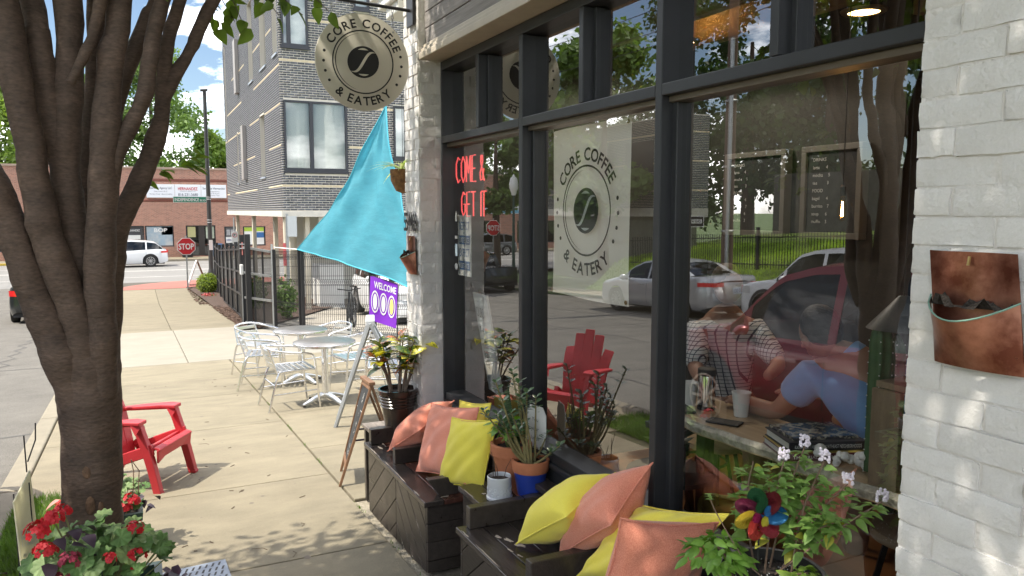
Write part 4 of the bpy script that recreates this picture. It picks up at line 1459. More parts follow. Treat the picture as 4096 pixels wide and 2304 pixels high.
# ---- purple flag
fl = thing('welcome_flag', 'purple welcome flag with three white coffee cup ovals on the fence', 'flag', (3.2, 11.2, -.2))
purple = M('flag_purple', (.22, .045, .52), .8, var=.05, vscale=5, translucent=.3)
F0 = Vector((3.13, 11.20, .84))
FU, FV = Vector((.36, -.19, -.13)), Vector((-.045, -.045, -.66))
def fpt(u, v, p=0):
	nn = FU.cross(FV).normalized() * -1
	return F0 + FU * u + FV * v + nn * (.012 * math.sin(u * 6 + v * 2) + p)
MB().grid(fpt, 12, 14).build('cloth', purple, fl, smooth=True, sharp=0)
MB().tube([fpt(0, 0, .0), fpt(1, 0, .0)], .008, 6).build('rod', darkmetal, fl)
MB().tube([fpt(1.02, 0, 0), fpt(1.06, 1.75, .02)], .009, 6).build('pole', darkmetal, fl)
def flag_text(s_, u0, u1, v0, h, mat):
	vs, fs, wd = text_data(s_, .03)
	sg = 1 if fpt(.5, .5, .01).length < fpt(.5, .5, 0).length else -1
	MB().add([fpt(u0 + (u1 - u0) * x / wd, v0 - y * h, .006 * sg) for x, y in vs], fs).build('lettering', mat, fl, fix=False)
	return sg
sg = flag_text('WELCOME', .15, .95, .24, .15, white_p)
for k, (cu, col) in enumerate(((.20, white_p), (.50, white_p), (.80, M('flag_yellow', (.75, .72, .20), .8)))):
	mb = MB()
	for j in range(28):
		a, b = 2 * PI * j / 28, 2 * PI * (j + 1) / 28
		mb.add([fpt(cu + r_ * .14 * math.cos(x), .55 + r_ * .25 * math.sin(x), .007 * sg) for r_, x in ((1, a), (1, b), (.84, b), (.84, a))], [(0, 1, 2, 3)])
	mb.build('oval', white_p, fl, fix=False)
	MB().add([fpt(cu + .075 * math.cos(2 * PI * j / 20), .55 + .18 * math.sin(2 * PI * j / 20), .007 * sg) for j in range(20)], [tuple(range(20))]).build('cup_print', col, fl, fix=False)
# ---- stop sign
red_s = M('stop_red', (.50, .012, .02), .4)
def stop_sign(label, x, y, zc, face=-1, s=.36):
	t = thing('stop_sign', label, 'stop sign', (x, y, gz(y)), group='stop signs')
	for r_, p, mat, nm in ((s, 0, white_p, 'border'), (s * .93, .006, red_s, 'plate')):
		c = [(x + r_ * 1.082 * math.cos(R(22.5 + 45 * k)), y + face * p, zc + r_ * 1.082 * math.sin(R(22.5 + 45 * k))) for k in range(8)]
		MB().prism(c, (0, face * .005, 0)).build(nm, mat, t)
	text(t, 'lettering', 'STOP', (x, y + face * .012, zc - .125), (-face, 0, 0), (0, 0, 1), .25, w=.60, bold=.03, mat=white_p, proud=.003)
	MB().box(x - .03, x + .03, y - face * .02 - .015, y - face * .02 + .015, gz(y) - .1, zc + .45).build('post', galv, t)
	return t
stop_sign('red octagonal stop sign at the corner beside the fence', 1.93, 35.3, .30)
stop_sign('stop sign on the opposite corner seen mirrored in far window', -11.3, 33.0, 1.0)
# ---- street lamp pole with street name
lp = thing('street_lamp_pole', 'tall black street lamp pole carrying a green street name sign', 'street lamp', (3.45, 42.6 - 1.6, -1.6))
LX, LY = 3.37, 41.2
MB().tube([(LX, LY, -1.7), (LX, LY, 7.65)], [.12, .085], 12).build('pole', pole_m, lp, smooth=True)
MB().lathe([(.17, -1.7), (.17, -1.3), (.125, -1.1)], (LX, LY, 0), 12).build('base', pole_m, lp, smooth=True)
MB().obox((LX - .02, LY, 7.68), (.17, 0, .02), (0, .1, 0), (0, 0, .05)).build('lamp_head', pole_m, lp, bevel=.02)
for z in (1.2, 1.32, 2.35, 2.45, .1):
	MB().lathe([(.108, z), (.115, z + .01), (.115, z + .03), (.108, z + .04)], (LX, LY, 0), 12).build('strap', galv, lp)
MB().box(LX - .07, LX + .1, LY - .135, LY - .122, -.15, .35).build('notice', white_p, lp)
green_s = M('sign_green', (.015, .20, .12), .4)
MB().box(LX - 1.62, LX - .10, LY - .01, LY + .01, 2.20, 2.50).build('street_name_plate', white_p, lp)
MB().box(LX - 1.60, LX - .12, LY - .018, LY + .018, 2.22, 2.48).build('street_name_plate', green_s, lp)
text(lp, 'lettering', 'INDEPENDENCE', (LX - 1.0, LY - .018, 2.27), (1, 0, 0), (0, 0, 1), .16, w=1.1, bold=.02, mat=white_p, proud=.004)
text(lp, 'lettering', 'BLVD', (LX - .27, LY - .018, 2.27), (1, 0, 0), (0, 0, 1), .09, w=.26, bold=.02, mat=white_p, proud=.004)
# ---- small signs by the fence
np_ = thing('no_parking_sign', 'small white no parking sign on a thin post behind fence', 'sign', G3(3.4, 31.0))
MB().tube([(3.4, 31, -1.6), (3.4, 31, 1.55)], .03, 8).build('post', galv, np_)
MB().box(3.29, 3.52, 30.95, 30.96, .55, 1.02).build('plate', white_p, np_)
mb = MB()
for k in range(20):
	a, b = 2 * PI * k / 20, 2 * PI * (k + 1) / 20
	mb.add([(3.405 + r_ * math.cos(x), 30.944, .88 + r_ * math.sin(x)) for r_, x in ((.09, a), (.09, b), (.07, b), (.07, a))], [(0, 1, 2, 3)])
mb.build('ring', redi, np_, fix=False)
text(np_, 'lettering', 'P', (3.405, 30.945, .83), (1, 0, 0), (0, 0, 1), .1, bold=.03, mat=ink, proud=.002)
pp = thing('perforated_post', 'galvanised perforated post with blank sign back rising behind gate', 'sign post', G3(3.62, 20.9))
MB().box(3.59, 3.65, 20.87, 20.93, -1.2, 1.72).build('post', galv, pp)
MB().box(3.62, 3.86, 20.84, 20.86, 1.12, 1.66).build('plate', M('sign_back', (.55, .57, .58), .5, metal=.3), pp)
MB().box(3.50, 3.58, 20.90, 20.91, .35, .95).build('plate', M('plate_pinkred', (.60, .12, .12), .5), pp)
# perforated post half hidden behind the tree
p2 = thing('perforated_post', 'white perforated sign post half hidden behind tree stems', 'sign post', G3(-.95, 20.0))
MB().box(-.91, -.84, 19.97, 20.03, -1.1, 4.2).build('post', galv, p2)
for k in range(26):
	MB().lathe([(.0001, 0), (.014, 0)], (-.875, 19.968, -.2 + .16 * k), 10, 'y').build('hole', ink, p2)
MB().box(-1.25, -.5, 19.94, 19.955, 3.0, 3.35).build('plate', green_s, p2)
MB().box(-1.0, -.6, 19.94, 19.955, 1.0, 1.7).build('plate', M('plate_paleblue', (.62, .72, .78), .5), p2)
# ================================================================== vehicles
tyre_m = M('tyre', (.018, .018, .018), .8, bump=.2, bscale=80)
rim_m = M('rim_alloy', (.55, .55, .56), .3, metal=.9)
cladding = M('car_cladding', (.022, .022, .024), .6)
lamp_red = M('tail_lamp', (.45, .012, .015), .2, coat=.6, emit=(.6, .02, .02), estr=.15)
lamp_white = M('head_lamp', (.7, .72, .75), .12, metal=.3, coat=.8)
chrome = M('chrome', (.75, .75, .76), .12, metal=1.0)
def paint(name, col, metal=.35):
	return M(name, col, .28, metal=metal, coat=.9, spec=.5)
def lerp(tab, t):
	if t <= tab[0][0]:
		return tab[0][1]
	for (a, x), (b, y) in zip(tab[:-1], tab[1:]):
		if t <= b:
			u = (t - a) / (b - a)
			u = u * u * (3 - 2 * u) * .5 + u * .5
			return x + (y - x) * u
	return tab[-1][1]
def make_car(label, cat, col, loc, rz, L_=4.7, W_=1.86, deck=None, roof=None, wheels=(-1.38, 1.42), wr=.34, clear=.22, clad=False, name='parked_car', plate=None, tails=None, heads=None, pillars=(.02,), mirror=(.95, .98), fine=True, group=None, ghw=.74, handles=(), open_bed=None):
	loc = (loc[0], loc[1], loc[2])
	t = thing(name, label, cat, loc, rz, group)
	hl = L_ / 2
	N_ = 72 if fine else 44
	zf = [0, .10, .30, .48, .60, .74, .87, .95, 1.0]
	wf = [.93, .97, 1.0, 1.0, .992, .985, .972, .955, .925]
	def half(y):
		k = abs(y) / hl
		return W_ / 2 * (1 - .05 * k ** 2 - .20 * max(0, (k - .80) / .20) ** 2.2)
	def bottom(y):
		b = clear + .10 * max(0, (abs(y) / hl - .86) / .14)
		for yw in wheels:
			d = abs(y - yw)
			ra = wr * 1.17
			if d < ra:
				b = max(b, wr + math.sqrt(ra * ra - d * d) * .98)
		return b
	ys = sorted(set([-hl + L_ * i / N_ for i in range(N_ + 1)] + [yw + s * wr * 1.17 for yw in wheels for s in (-1, -.97, -.85, .85, .97, 1)]))
	def S(y, i, sd):
		zt = lerp(deck, y / hl)
		b = bottom(y)
		# rows keep their absolute height above an arch
		z = b + (zt - b) * zf[i]
		full = clear + (zt - clear) * zf[i]
		z = max(full, b + .004 * i)
		zz = (z - clear) / (zt - clear)
		w = half(y) * float(np.interp(zz, zf, wf))
		return (sd * w, y, z)
	mb = MB()
	n = len(zf)
	for sd in (-1, 1):
		base = len(mb.v)
		for y in ys:
			mb.v += [S(y, i, sd) for i in range(n)]
		for j in range(len(ys) - 1):
			for i in range(n - 1):
				a = base + j * n + i
				mb.f.append((a, a + 1, a + n + 1, a + n))
	# top skin (hood, deck) with crown
	M_ = 8
	base = len(mb.v)
	for y in ys:
		w = S(y, n - 1, 1)[0]
		zt = lerp(deck, y / hl)
		for k in range(M_ + 1):
			u = -1 + 2 * k / M_
			mb.v.append((w * u, y, zt + .035 * (1 - u * u) if 0 < k < M_ else zt))
	for j in range(len(ys) - 1):
		for k in range(M_):
			a = base + j * (M_ + 1) + k
			mb.f.append((a, a + 1, a + M_ + 2, a + M_ + 1))
	for y in (-hl, hl):
		ring = [S(y, i, -1) for i in range(n)] + [S(y, i, 1) for i in range(n - 1, -1, -1)]
		b0 = len(mb.v)
		bow = .07 * (1 if y > 0 else -1)
		# bowed end: middle column pushed out
		for i in range(n):
			xa, ya, za = S(y, i, -1)
			bulge = bow * (1 - abs(zf[i] - .42) * 1.3)
			for u in (-1, -.75, -.4, 0, .4, .75, 1):
				mb.v.append((-xa * u, ya + bulge * (1 - u ** 4), za))
		for i in range(n - 1):
			for k in range(6):
				a = b0 + i * 7 + k
				mb.f.append((a, a + 1, a + 8, a + 7))
	mb.build('body', col, t, smooth=True, sharp=38, local=True)
	# under tray and dark wheel wells
	MB().box(-W_ * .42, W_ * .42, -hl * .93, hl * .93, clear - .04, .62).build('underbody', cladding, t, local=True)
	# greenhouse
	y0, y1 = roof[0][0] * hl, roof[-1][0] * hl
	gN = 40 if fine else 24
	gy = [y0 + (y1 - y0) * i / gN for i in range(gN + 1)]
	gl, rf = MB(), MB()
	def gp_(y, u, v):
		"""v 0..1 belt to roof edge; u -1..1 across"""
		zb = lerp(deck, y / hl) - .01
		zr = max(zb + .002, lerp(roof, y / hl))
		wb = half(y) * .925
		hmax = max(r_[1] for r_ in roof)
		k = (zr - zb) / max(.01, hmax - lerp(deck, 0))
		wr_ = wb * (1 - (1 - ghw / .925 * .98) * min(1, max(0, k)))
		w = wb + (wr_ - wb) * v
		return (u * w, y, zb + (zr - zb) * v)
	for a, b in zip(gy[:-1], gy[1:]):
		m = (a + b) / 2 / hl
		sl = (lerp(roof, b / hl) - lerp(roof, a / hl)) / (b - a)
		isglass = abs(sl) > .22
		for k in range(8):
			ua, ub = -1 + .25 * k, -.75 + .25 * k
			def cp(y, u):
				p = gp_(y, u, 1)
				return (p[0], p[1], p[2] + .045 * (1 - u * u))
			tgt = gl if isglass and 0 < k < 7 else rf
			tgt.add([cp(a, ua), cp(b, ua), cp(b, ub), cp(a, ub)], [(0, 1, 2, 3)])
		for sd in (-1, 1):
			pil = any(abs(m - p) < .018 for p in pillars) or lerp(roof, m) - lerp(deck, m) < .10
			for v0, v1, edge in ((0, .06, 1), (.06, .5, 0), (.5, .9, 0), (.9, 1, 1)):
				tgt = rf if (edge or pil) else gl
				off = .004 if tgt is rf else 0
				q = [gp_(a, sd, v0), gp_(b, sd, v0), gp_(b, sd, v1), gp_(a, sd, v1)]
				tgt.add([(p[0] + sd * off, p[1], p[2]) for p in q], [(0, 1, 2, 3)])
	rf.build('roof', col, t, smooth=True, sharp=50, local=True)
	gl.build('windows', carglass, t, smooth=True, sharp=50, local=True)
	MB().box(-W_ * .36, W_ * .36, y0 * .6, y1 * .5, .5, lerp(deck, 0) - .02).build('cabin', cladding, t, local=True)
	for yy in (y0 * .25, y1 * .35):
		for sx in (-1, 1):
			MB().box(sx * W_ * .2 - .22, sx * W_ * .2 + .22, yy - .07, yy + .07, .6, lerp(deck, 0) + .28).build('car_seat', cladding, t, bevel=.05, local=True)
	# wheels
	for yw in wheels:
		for sd in (-1, 1):
			xo = sd * (W_ / 2 - .015)
			prof = [(wr * .66, -.20), (wr * .93, -.20), (wr, -.17), (wr, -.03), (wr * .95, 0), (wr * .68, .0), (wr * .66, -.02)]
			w = MB().lathe([(r_, z * -sd * -1) for r_, z in prof], (xo, yw, wr), 28, 'x')
			wo = w.build('wheel', tyre_m, t, smooth=True, local=True)
			rm = MB()
			rm.lathe([(wr * .66, 0), (wr * .60, 0), (wr * .58, -.05 * 1)] if sd > 0 else [(wr * .66, 0), (wr * .60, 0), (wr * .58, .05)], (xo - sd * .005, yw, wr), 28, 'x')
			for k in range(10):
				a = 2 * PI * k / 10
				d = Vector((0, math.cos(a), math.sin(a)))
				c = Vector((xo - sd * .02, yw, wr))
				rm.bar(c + d * wr * .1, c + d * wr * .61, .03, .02, up=(sd, 0, 0))
			rm.lathe([(.0001, 0), (wr * .17, 0), (wr * .17, -sd * .03)], (xo - sd * .005, yw, wr), 14, 'x')
			rm.build('rim', rim_m, wo, smooth=True, local=True)
			MB().lathe([(.0001, 0), (wr * .6, 0)], (xo - sd * .09, yw, wr), 20, 'x').build('brake', cladding, wo, local=True)
	if clad:
		for yw in wheels:
			for sd in (-1, 1):
				mb = MB()
				for k in range(20):
					a, b = PI * k / 20, PI * (k + 1) / 20
					q = []
					for r_, x in ((wr * 1.17, a), (wr * 1.17, b), (wr * 1.36, b), (wr * 1.36, a)):
						yy, zz = yw + r_ * math.cos(x), wr + r_ * math.sin(x)
						q.append((sd * (half(yy) + .006), yy, max(clear, zz)))
					mb.add(q, [(0, 1, 2, 3)])
				mb.build('arch_cladding', cladding, t, local=True)
		for sd in (-1, 1):
			MB().box(sd * W_ / 2 * .985 - .012, sd * W_ / 2 * .985 + .012, wheels[0] + wr * 1.36, wheels[1] - wr * 1.36, clear, clear + .16).build('sill_cladding', cladding, t, local=True)
	# door cuts
	for yd in pillars[:1] + tuple(p for p in pillars[1:2]):
		for sd in (-1, 1):
			mb = MB()
			zz = np.linspace(clear + .1, lerp(deck, yd) - .02, 8)
			q = []
			for z in zz:
				k = (z - clear) / (lerp(deck, yd) - clear)
				q.append((sd * (half(yd * hl) * float(np.interp(k, zf, wf)) + .0015), yd * hl, z))
			for a, b in zip(q[:-1], q[1:]):
				mb.add([(a[0], a[1] - .005, a[2]), (a[0], a[1] + .005, a[2]), (b[0], b[1] + .005, b[2]), (b[0], b[1] - .005, b[2])], [(0, 1, 2, 3)])
			mb.build('door_gap', cladding, t, local=True)
	for yh in handles:
		for sd in (-1, 1):
			MB().obox((sd * (half(yh * hl) + .012), yh * hl, lerp(deck, yh) - .13), (.014, 0, 0), (0, .10, 0), (0, 0, .014)).build('door_handle', col, t, bevel=.008, local=True)
	if mirror:
		ym, zm = mirror
		for sd in (-1, 1):
			MB().ball((sd * (W_ / 2 + .08), ym, zm), (.115, .07, .08), 12, 8).build('mirror', col, t, smooth=True, local=True)
			MB().bar((sd * (W_ / 2 - .06), ym, zm - .06), (sd * (W_ / 2 + .08), ym, zm - .04), .04).build('mirror_arm', cladding, t, local=True)
	for nm, tab, mat in (('tail_light', tails, lamp_red), ('headlight', heads, lamp_white)):
		for (xa, xb, za, zb, ln) in tab or ():
			e = -1 if nm == 'tail_light' else 1
			for sd in (-1, 1):
				mb = MB()
				for i in range(8):
					q = []
					for u in (i / 8, (i + 1) / 8):
						# runs across the end face then round the corner
						xs = xa + (xb - xa) * u
						we = half(hl) * .985
						if xs <= we:
							bulge = .07 * (1 - (xs / we) ** 4)
							p = (sd * xs, e * (hl + bulge + .012))
						else:
							d = (xs - we) / max(.01, xb - we) * ln
							p = (sd * (half(hl - d) * .99 + .012), e * (hl - d))
						q.append(p)
					(pa, ya), (pb, yb) = q
					mb.add([(pa, ya, za), (pb, yb, za), (pb, yb, zb), (pa, ya, zb)], [(0, 1, 2, 3)])
				mb.build(nm, mat, t, smooth=True, local=True)
	if plate:
		z, col_p, s_ = plate
		MB().box(-.155, .155, -hl - .09, -hl - .08, z, z + .155).build('license_plate', col_p, t, local=True)
		vs, fs, wd = text_data(s_, .02)
		MB().add([((x / wd - .5) * .27, -hl - .092, z + .03 + y * .095) for x, y in vs], fs).build('lettering', M('plate_ink', (.05, .14, .30), .6), t, local=True, fix=False)
		MB().add([(-.36, -hl - .078, z - .09), (.36, -hl - .078, z - .09), (.42, -hl - .078, z + .21), (-.42, -hl - .078, z + .21)], [(0, 1, 2, 3)]).build('plate_recess', col, t, local=True)
	return t
suv_deck = [(-1, .86), (-.96, .98), (-.9, 1.02), (0, 1.0), (.42, 1.02), (.55, 1.04), (.80, .98), (.92, .88), (1, .70)]
suv_roof = [(-.95, 1.03), (-.90, 1.25), (-.80, 1.55), (-.6, 1.64), (-.2, 1.68), (.05, 1.67), (.20, 1.60), (.50, 1.06)]
sed_deck = [(-1, .90), (-.97, 1.02), (-.9, 1.04), (-.7, 1.02), (0, .93), (.4, .95), (.52, .97), (.80, .86), (.93, .76), (1, .60)]
sed_roof = [(-.70, 1.03), (-.60, 1.13), (-.42, 1.33), (-.2, 1.42), (0, 1.43), (.12, 1.40), (.24, 1.30), (.50, .98)]
def at(x, y, dz=-.11):
	return (x, y, gz(y) + dz)
def pitchdown(t):
	"""lay the vehicle on the slope of our street"""
	t.matrix_basis = t.matrix_basis @ Matrix.Rotation(math.atan(-0.05) * (1 if abs(t.matrix_basis.to_euler().z) < 1.5 else -1), 4, 'X')
	return t
maroon = paint('paint_maroon', (.22, .012, .026), .3)
silver = paint('paint_silver', (.50, .51, .53), .55)
whitep = paint('paint_white', (.72, .73, .75), .0)
blackp = paint('paint_black', (.014, .017, .019), .2)
greyp = paint('paint_grey', (.10, .105, .11), .5)
pl_w = M('plate_white', (.62, .70, .76), .5)
pitchdown(make_car('maroon crossover parked at the kerb seen mirrored in near window', 'car', maroon, at(-2.10, 4.55), 0, 4.62, 1.86, suv_deck, suv_roof, wheels=(-1.34, 1.36), wr=.36, clad=True, pillars=(-.05, -.48, .36), mirror=(.72, 1.06), heads=[(.45, 1.1, .74, .90, .5)], tails=[(.4, 1.0, .85, 1.0, .35)], handles=(.02, -.42)))
pitchdown(make_car('silver sedan parked across the street seen from behind in window', 'car', silver, at(-9.22, 16.75), 0, 4.88, 1.84, sed_deck, sed_roof, wheels=(-1.42, 1.41), pillars=(-.02, -.46, .36), mirror=(.9, .98), tails=[(.42, 1.05, .80, .90, .34)], plate=(.62, pl_w, '2FD 5K21'), handles=(.06, -.34)))
pitchdown(make_car('white crossover parked behind the silver sedan across the street', 'car', whitep, at(-9.25, 11.1), 0, 4.6, 1.86, suv_deck, suv_roof, wheels=(-1.34, 1.36), wr=.36, clad=True, pillars=(-.05, -.48, .36), mirror=(.72, 1.08), heads=[(.45, 1.1, .74, .90, .5)], handles=(.02, -.42)))
gre_deck = [(-1, .92), (-.96, 1.04), (-.85, 1.08), (0, .98), (.45, 1.0), (.75, .95), (.92, .82), (1, .62)]
gre_roof = [(-.92, 1.06), (-.82, 1.30), (-.72, 1.50), (-.5, 1.58), (-.15, 1.63), (.05, 1.61), (.2, 1.52), (.52, 1.02)]
make_car('white crossover driving along the cross street behind the stop sign', 'car', whitep, (-.62, 53.0, -1.64), R(90), 4.75, 1.95, gre_deck, gre_roof, wheels=(-1.42, 1.46), wr=.38, pillars=(0.0, -.50, .38), mirror=(.75, 1.05), tails=[(.3, 1.08, .86, .97, .35)], heads=[(.45, 1.05, .7, .85, .4)], name='moving_car', handles=(.08, -.36))
pitchdown(make_car('black car parked by the kerb left of the tree', 'car', blackp, at(-2.42, 27.5), 0, 4.4, 1.8, sed_deck, sed_roof, wheels=(-1.30, 1.36), wr=.33, pillars=(-.02, -.46, .36), tails=[(.35, 1.05, .78, .94, .3)]))
tail2 = MB()
pitchdown(make_car('dark pickup truck parked across the street seen in far window', 'truck', blackp, at(-9.3, 30.3), 0, 5.0, 1.85, [(-1, 1.02), (-.3, 1.04), (.45, 1.06), (.78, 1.02), (.93, .92), (1, .74)], [(-.22, 1.06), (-.17, 1.55), (-.1, 1.66), (.12, 1.68), (.22, 1.62), (.46, 1.08)], wheels=(-1.5, 1.55), wr=.37, clear=.32, pillars=(-.13, .38), mirror=(.85, 1.12), name='pickup_truck', fine=False))
make_car('grey crossover on the cross street seen mirrored in far window', 'car', greyp, (-20.6, 54.6, -1.64), R(-90), 4.7, 1.9, suv_deck, suv_roof, wheels=(-1.36, 1.38), wr=.37, pillars=(-.05, -.48, .36), fine=False, name='moving_car')
make_car('dark hatchback on the cross street mirrored beside the banner', 'car', blackp, (-33, 51.5, -1.64), R(90), 4.3, 1.8, suv_deck, suv_roof, wheels=(-1.3, 1.3), pillars=(-.05, -.48, .36), fine=False, name='moving_car')
make_car('white car parked in the court behind the wire fence', 'car', whitep, (6.3, 19.6, gz(20) - .03), R(178), 4.6, 1.85, suv_deck, suv_roof, wheels=(-1.34, 1.36), wr=.36, pillars=(-.05, -.48, .36), mirror=(.72, 1.12), heads=[(.45, 1.1, .74, .90, .5)])
# ================================================================== the street tree
bark = M('bark', (0.088, 0.058, 0.042), 0.8, var=0.42, vscale=5, bump=0.55, bscale=30, stretch=(1, 1, 2.6), detail=10, fine=.28, fscale=55)
barkscar = M('bark_scar', (0.13, 0.075, 0.045), 0.9, var=.5, vscale=30, bump=.8, bscale=50)
leaf_a = M('tree_leaf', (0.11, 0.17, 0.03), 0.5, var=.35, vscale=6, translucent=.45)
tree = thing('street_tree', 'multi stemmed street tree with smooth brown bark by the kerb', 'tree', (-.2, 3.3, gz(3.3)))
STEMS = {
	'trunk': [(-0.2, 3.3, -0.25), (-0.2, 3.3, 0.1), (-0.2, 3.3, 0.54), (-0.19, 3.3, 0.79), (-0.18, 3.3, 1.03), (-0.19, 3.3, 1.2), (-0.19, 3.3, 1.40)],
	'A': [(-0.215, 3.28, 1.00), (-0.25, 3.25, 1.22), (-0.30, 3.25, 1.38), (-0.34, 3.25, 1.52), (-0.39, 3.25, 1.72), (-0.43, 3.25, 1.86), (-0.50, 3.25, 2.05), (-.75, 3.2, 2.7), (-1.0, 3.1, 3.6)],
	'B': [(-0.18, 3.27, 1.08), (-0.19, 3.24, 1.29), (-0.2, 3.22, 1.41), (-0.25, 3.22, 1.57), (-0.29, 3.22, 1.74), (-0.31, 3.22, 1.91), (-0.32, 3.22, 2.06), (-0.35, 3.22, 2.27), (-0.37, 3.22, 2.52), (-.5, 3.0, 3.4), (-.7, 2.6, 4.5)],
	'C': [(-0.16, 3.3, 1.10), (-0.15, 3.3, 1.30), (-0.155, 3.3, 1.45), (-0.19, 3.3, 1.61), (-0.215, 3.3, 1.82), (-0.22, 3.3, 2.02), (-0.2, 3.3, 2.21), (-0.18, 3.3, 2.56), (-.2, 3.2, 3.6), (-.3, 3.0, 5.2)],
	'C2': [(-0.215, 3.3, 1.80), (-0.235, 3.3, 2.02), (-0.26, 3.3, 2.17), (-0.28, 3.3, 2.42), (-0.30, 3.35, 2.58), (-.45, 3.7, 3.6), (-.6, 3.9, 4.8)],
	'D': [(-0.16, 3.4, 1.2), (-0.165, 3.5, 1.42), (-0.17, 3.5, 1.65), (-0.16, 3.5, 1.93), (-0.1, 3.5, 2.39), (-0.09, 3.5, 2.62), (0, 3.7, 3.8), (.1, 3.9, 5.0)],
	'E': [(-0.14, 3.26, 1.10), (-0.125, 3.22, 1.30), (-0.125, 3.2, 1.45), (-0.12, 3.2, 1.61), (-0.1, 3.2, 1.86), (-0.08, 3.2, 2.06), (-0.05, 3.2, 2.35), (-0.01, 3.2, 2.56), (.1, 3.0, 3.5), (.2, 2.6, 4.8)],
	'E2': [(-0.095, 3.2, 1.80), (-0.04, 3.2, 2.02), (0.05, 3.2, 2.21), (0.08, 3.2, 2.36), (0.13, 3.2, 2.57), (.4, 2.9, 3.4), (.7, 2.5, 4.3)],
	'E3': [(-0.18, 3.18, 2.25), (-0.13, 3.15, 2.35), (-0.07, 3.15, 2.54), (.1, 2.8, 3.2), (.3, 2.2, 3.9)],
	'F': [(-0.12, 3.45, 1.80), (-0.08, 3.5, 2.05), (-0.03, 3.5, 2.28), (0.08, 3.5, 2.56), (0.14, 3.5, 2.7), (.4, 3.7, 3.5), (.6, 3.8, 4.2)],
	'G': [(-0.13, 3.32, 1.15), (-0.105, 3.35, 1.41), (-0.09, 3.35, 1.59), (-0.06, 3.35, 1.74), (0.02, 3.35, 1.9), (0.09, 3.35, 2.08), (0.12, 3.35, 2.20), (0.125, 3.35, 2.31), (0.15, 3.35, 2.46), (0.2, 3.35, 2.62), (.45, 3.2, 3.4), (.7, 2.8, 4.2)],
	'G2': [(0.10, 3.35, 2.12), (0.15, 3.35, 2.29), (0.23, 3.35, 2.43), (0.32, 3.35, 2.63), (.6, 3.3, 3.1), (1.0, 3.0, 3.7), (1.3, 2.6, 4.2)],
}
RAD = {'trunk': (.135, .112, .107, .104, .108, .118, .10), 'A': (.06, .066, .062, .058, .055, .052, .05, .035, .015),
	   'B': (.055, .058, .057, .054, .052, .050, .050, .050, .048, .035, .012), 'C': (.055, .056, .055, .054, .053, .052, .050, .046, .035, .012),
	   'C2': (.04, .045, .045, .042, .04, .028, .01), 'D': (.04, .045, .044, .042, .040, .038, .03, .01), 'E': (.055, .056, .055, .052, .050, .049, .046, .042, .03, .01),
	   'E2': (.026, .030, .030, .029, .027, .022, .01), 'E3': (.018, .020, .020, .016, .008), 'F': (.03, .034, .034, .032, .030, .022, .008),
	   'G': (.05, .050, .047, .044, .041, .036, .030, .026, .025, .023, .018, .008), 'G2': (.024, .027, .025, .023, .020, .014, .006)}
def smooth_path(pts, rad, k=4):
	pts = [Vector(p) for p in pts]
	out, orad = [], []
	for i in range(len(pts) - 1):
		p0, p1, p2, p3 = pts[max(0, i - 1)], pts[i], pts[i + 1], pts[min(len(pts) - 1, i + 2)]
		for j in range(k):
			t = j / k
			out.append(.5 * ((2 * p1) + (p2 - p0) * t + (2 * p0 - 5 * p1 + 4 * p2 - p3) * t * t + (3 * p1 - p0 - 3 * p2 + p3) * t ** 3))
			orad.append(rad[i] * (1 - t) + rad[i + 1] * t)
	out.append(pts[-1])
	orad.append(rad[-1])
	return out, orad
KNOTS = [(-.245, 3.17, 1.66, .03, .016), (-.18, 3.19, .96, .035, .014), (-.33, 3.18, 1.75, .025, .012), (-.21, 3.24, 2.05, .02, .012), (-.10, 3.16, 1.95, .03, .010), (.05, 3.17, 2.21, .02, .014), (-.30, 3.16, 2.12, .022, .013), (-.16, 3.2, 1.45, .03, -.014), (-.22, 3.2, 1.2, .04, -.012), (-.26, 3.17, 2.3, .02, .012), (-.13, 3.2, .62, .03, .008)]
TS = .965
STEMS = {k: [(x * TS, y * TS, 1.8 + (z - 1.8) * TS) for x, y, z in v] for k, v in STEMS.items()}
RAD = {k: [r_ * TS for r_ in v] for k, v in RAD.items()}
KNOTS = [(x * TS, y * TS, 1.8 + (z - 1.8) * TS, r_, h) for x, y, z, r_, h in KNOTS]
for nm, pts in STEMS.items():
	p, r_ = smooth_path(pts, RAD[nm], 8)
	rr = random.Random(hash(nm) % 1000 if False else sum(map(ord, nm)))
	r_ = [a * (1 + .03 * math.sin(i * .8 + rr.random())) for i, a in enumerate(r_)]
	mb = MB().tube(p, r_, 28 if nm == 'trunk' else 22)
	nr = 28 if nm == 'trunk' else 22
	for i, c in enumerate(p):
		for k in range(nr):
			v = Vector(mb.v[i * nr + k])
			d = (v - c).normalized()
			q = v * 9
			f = .007 * noise.noise(q) + .004 * noise.noise(Vector((q.x * 2.6, q.y * 2.6, q.z * 1.1))) + .0025 * noise.noise(Vector((q.x * 3, q.y * 3, q.z * 7)))
			for (kx, ky, kz, kr, kh) in KNOTS:
				dk = (v - Vector((kx, ky, kz))).length
				f += kh * math.exp(-(dk / kr) ** 2)
			mb.v[i * nr + k] = tuple(v + d * f)
	mb.build('trunk' if nm == 'trunk' else 'stem', bark, tree, smooth=True, sharp=0)
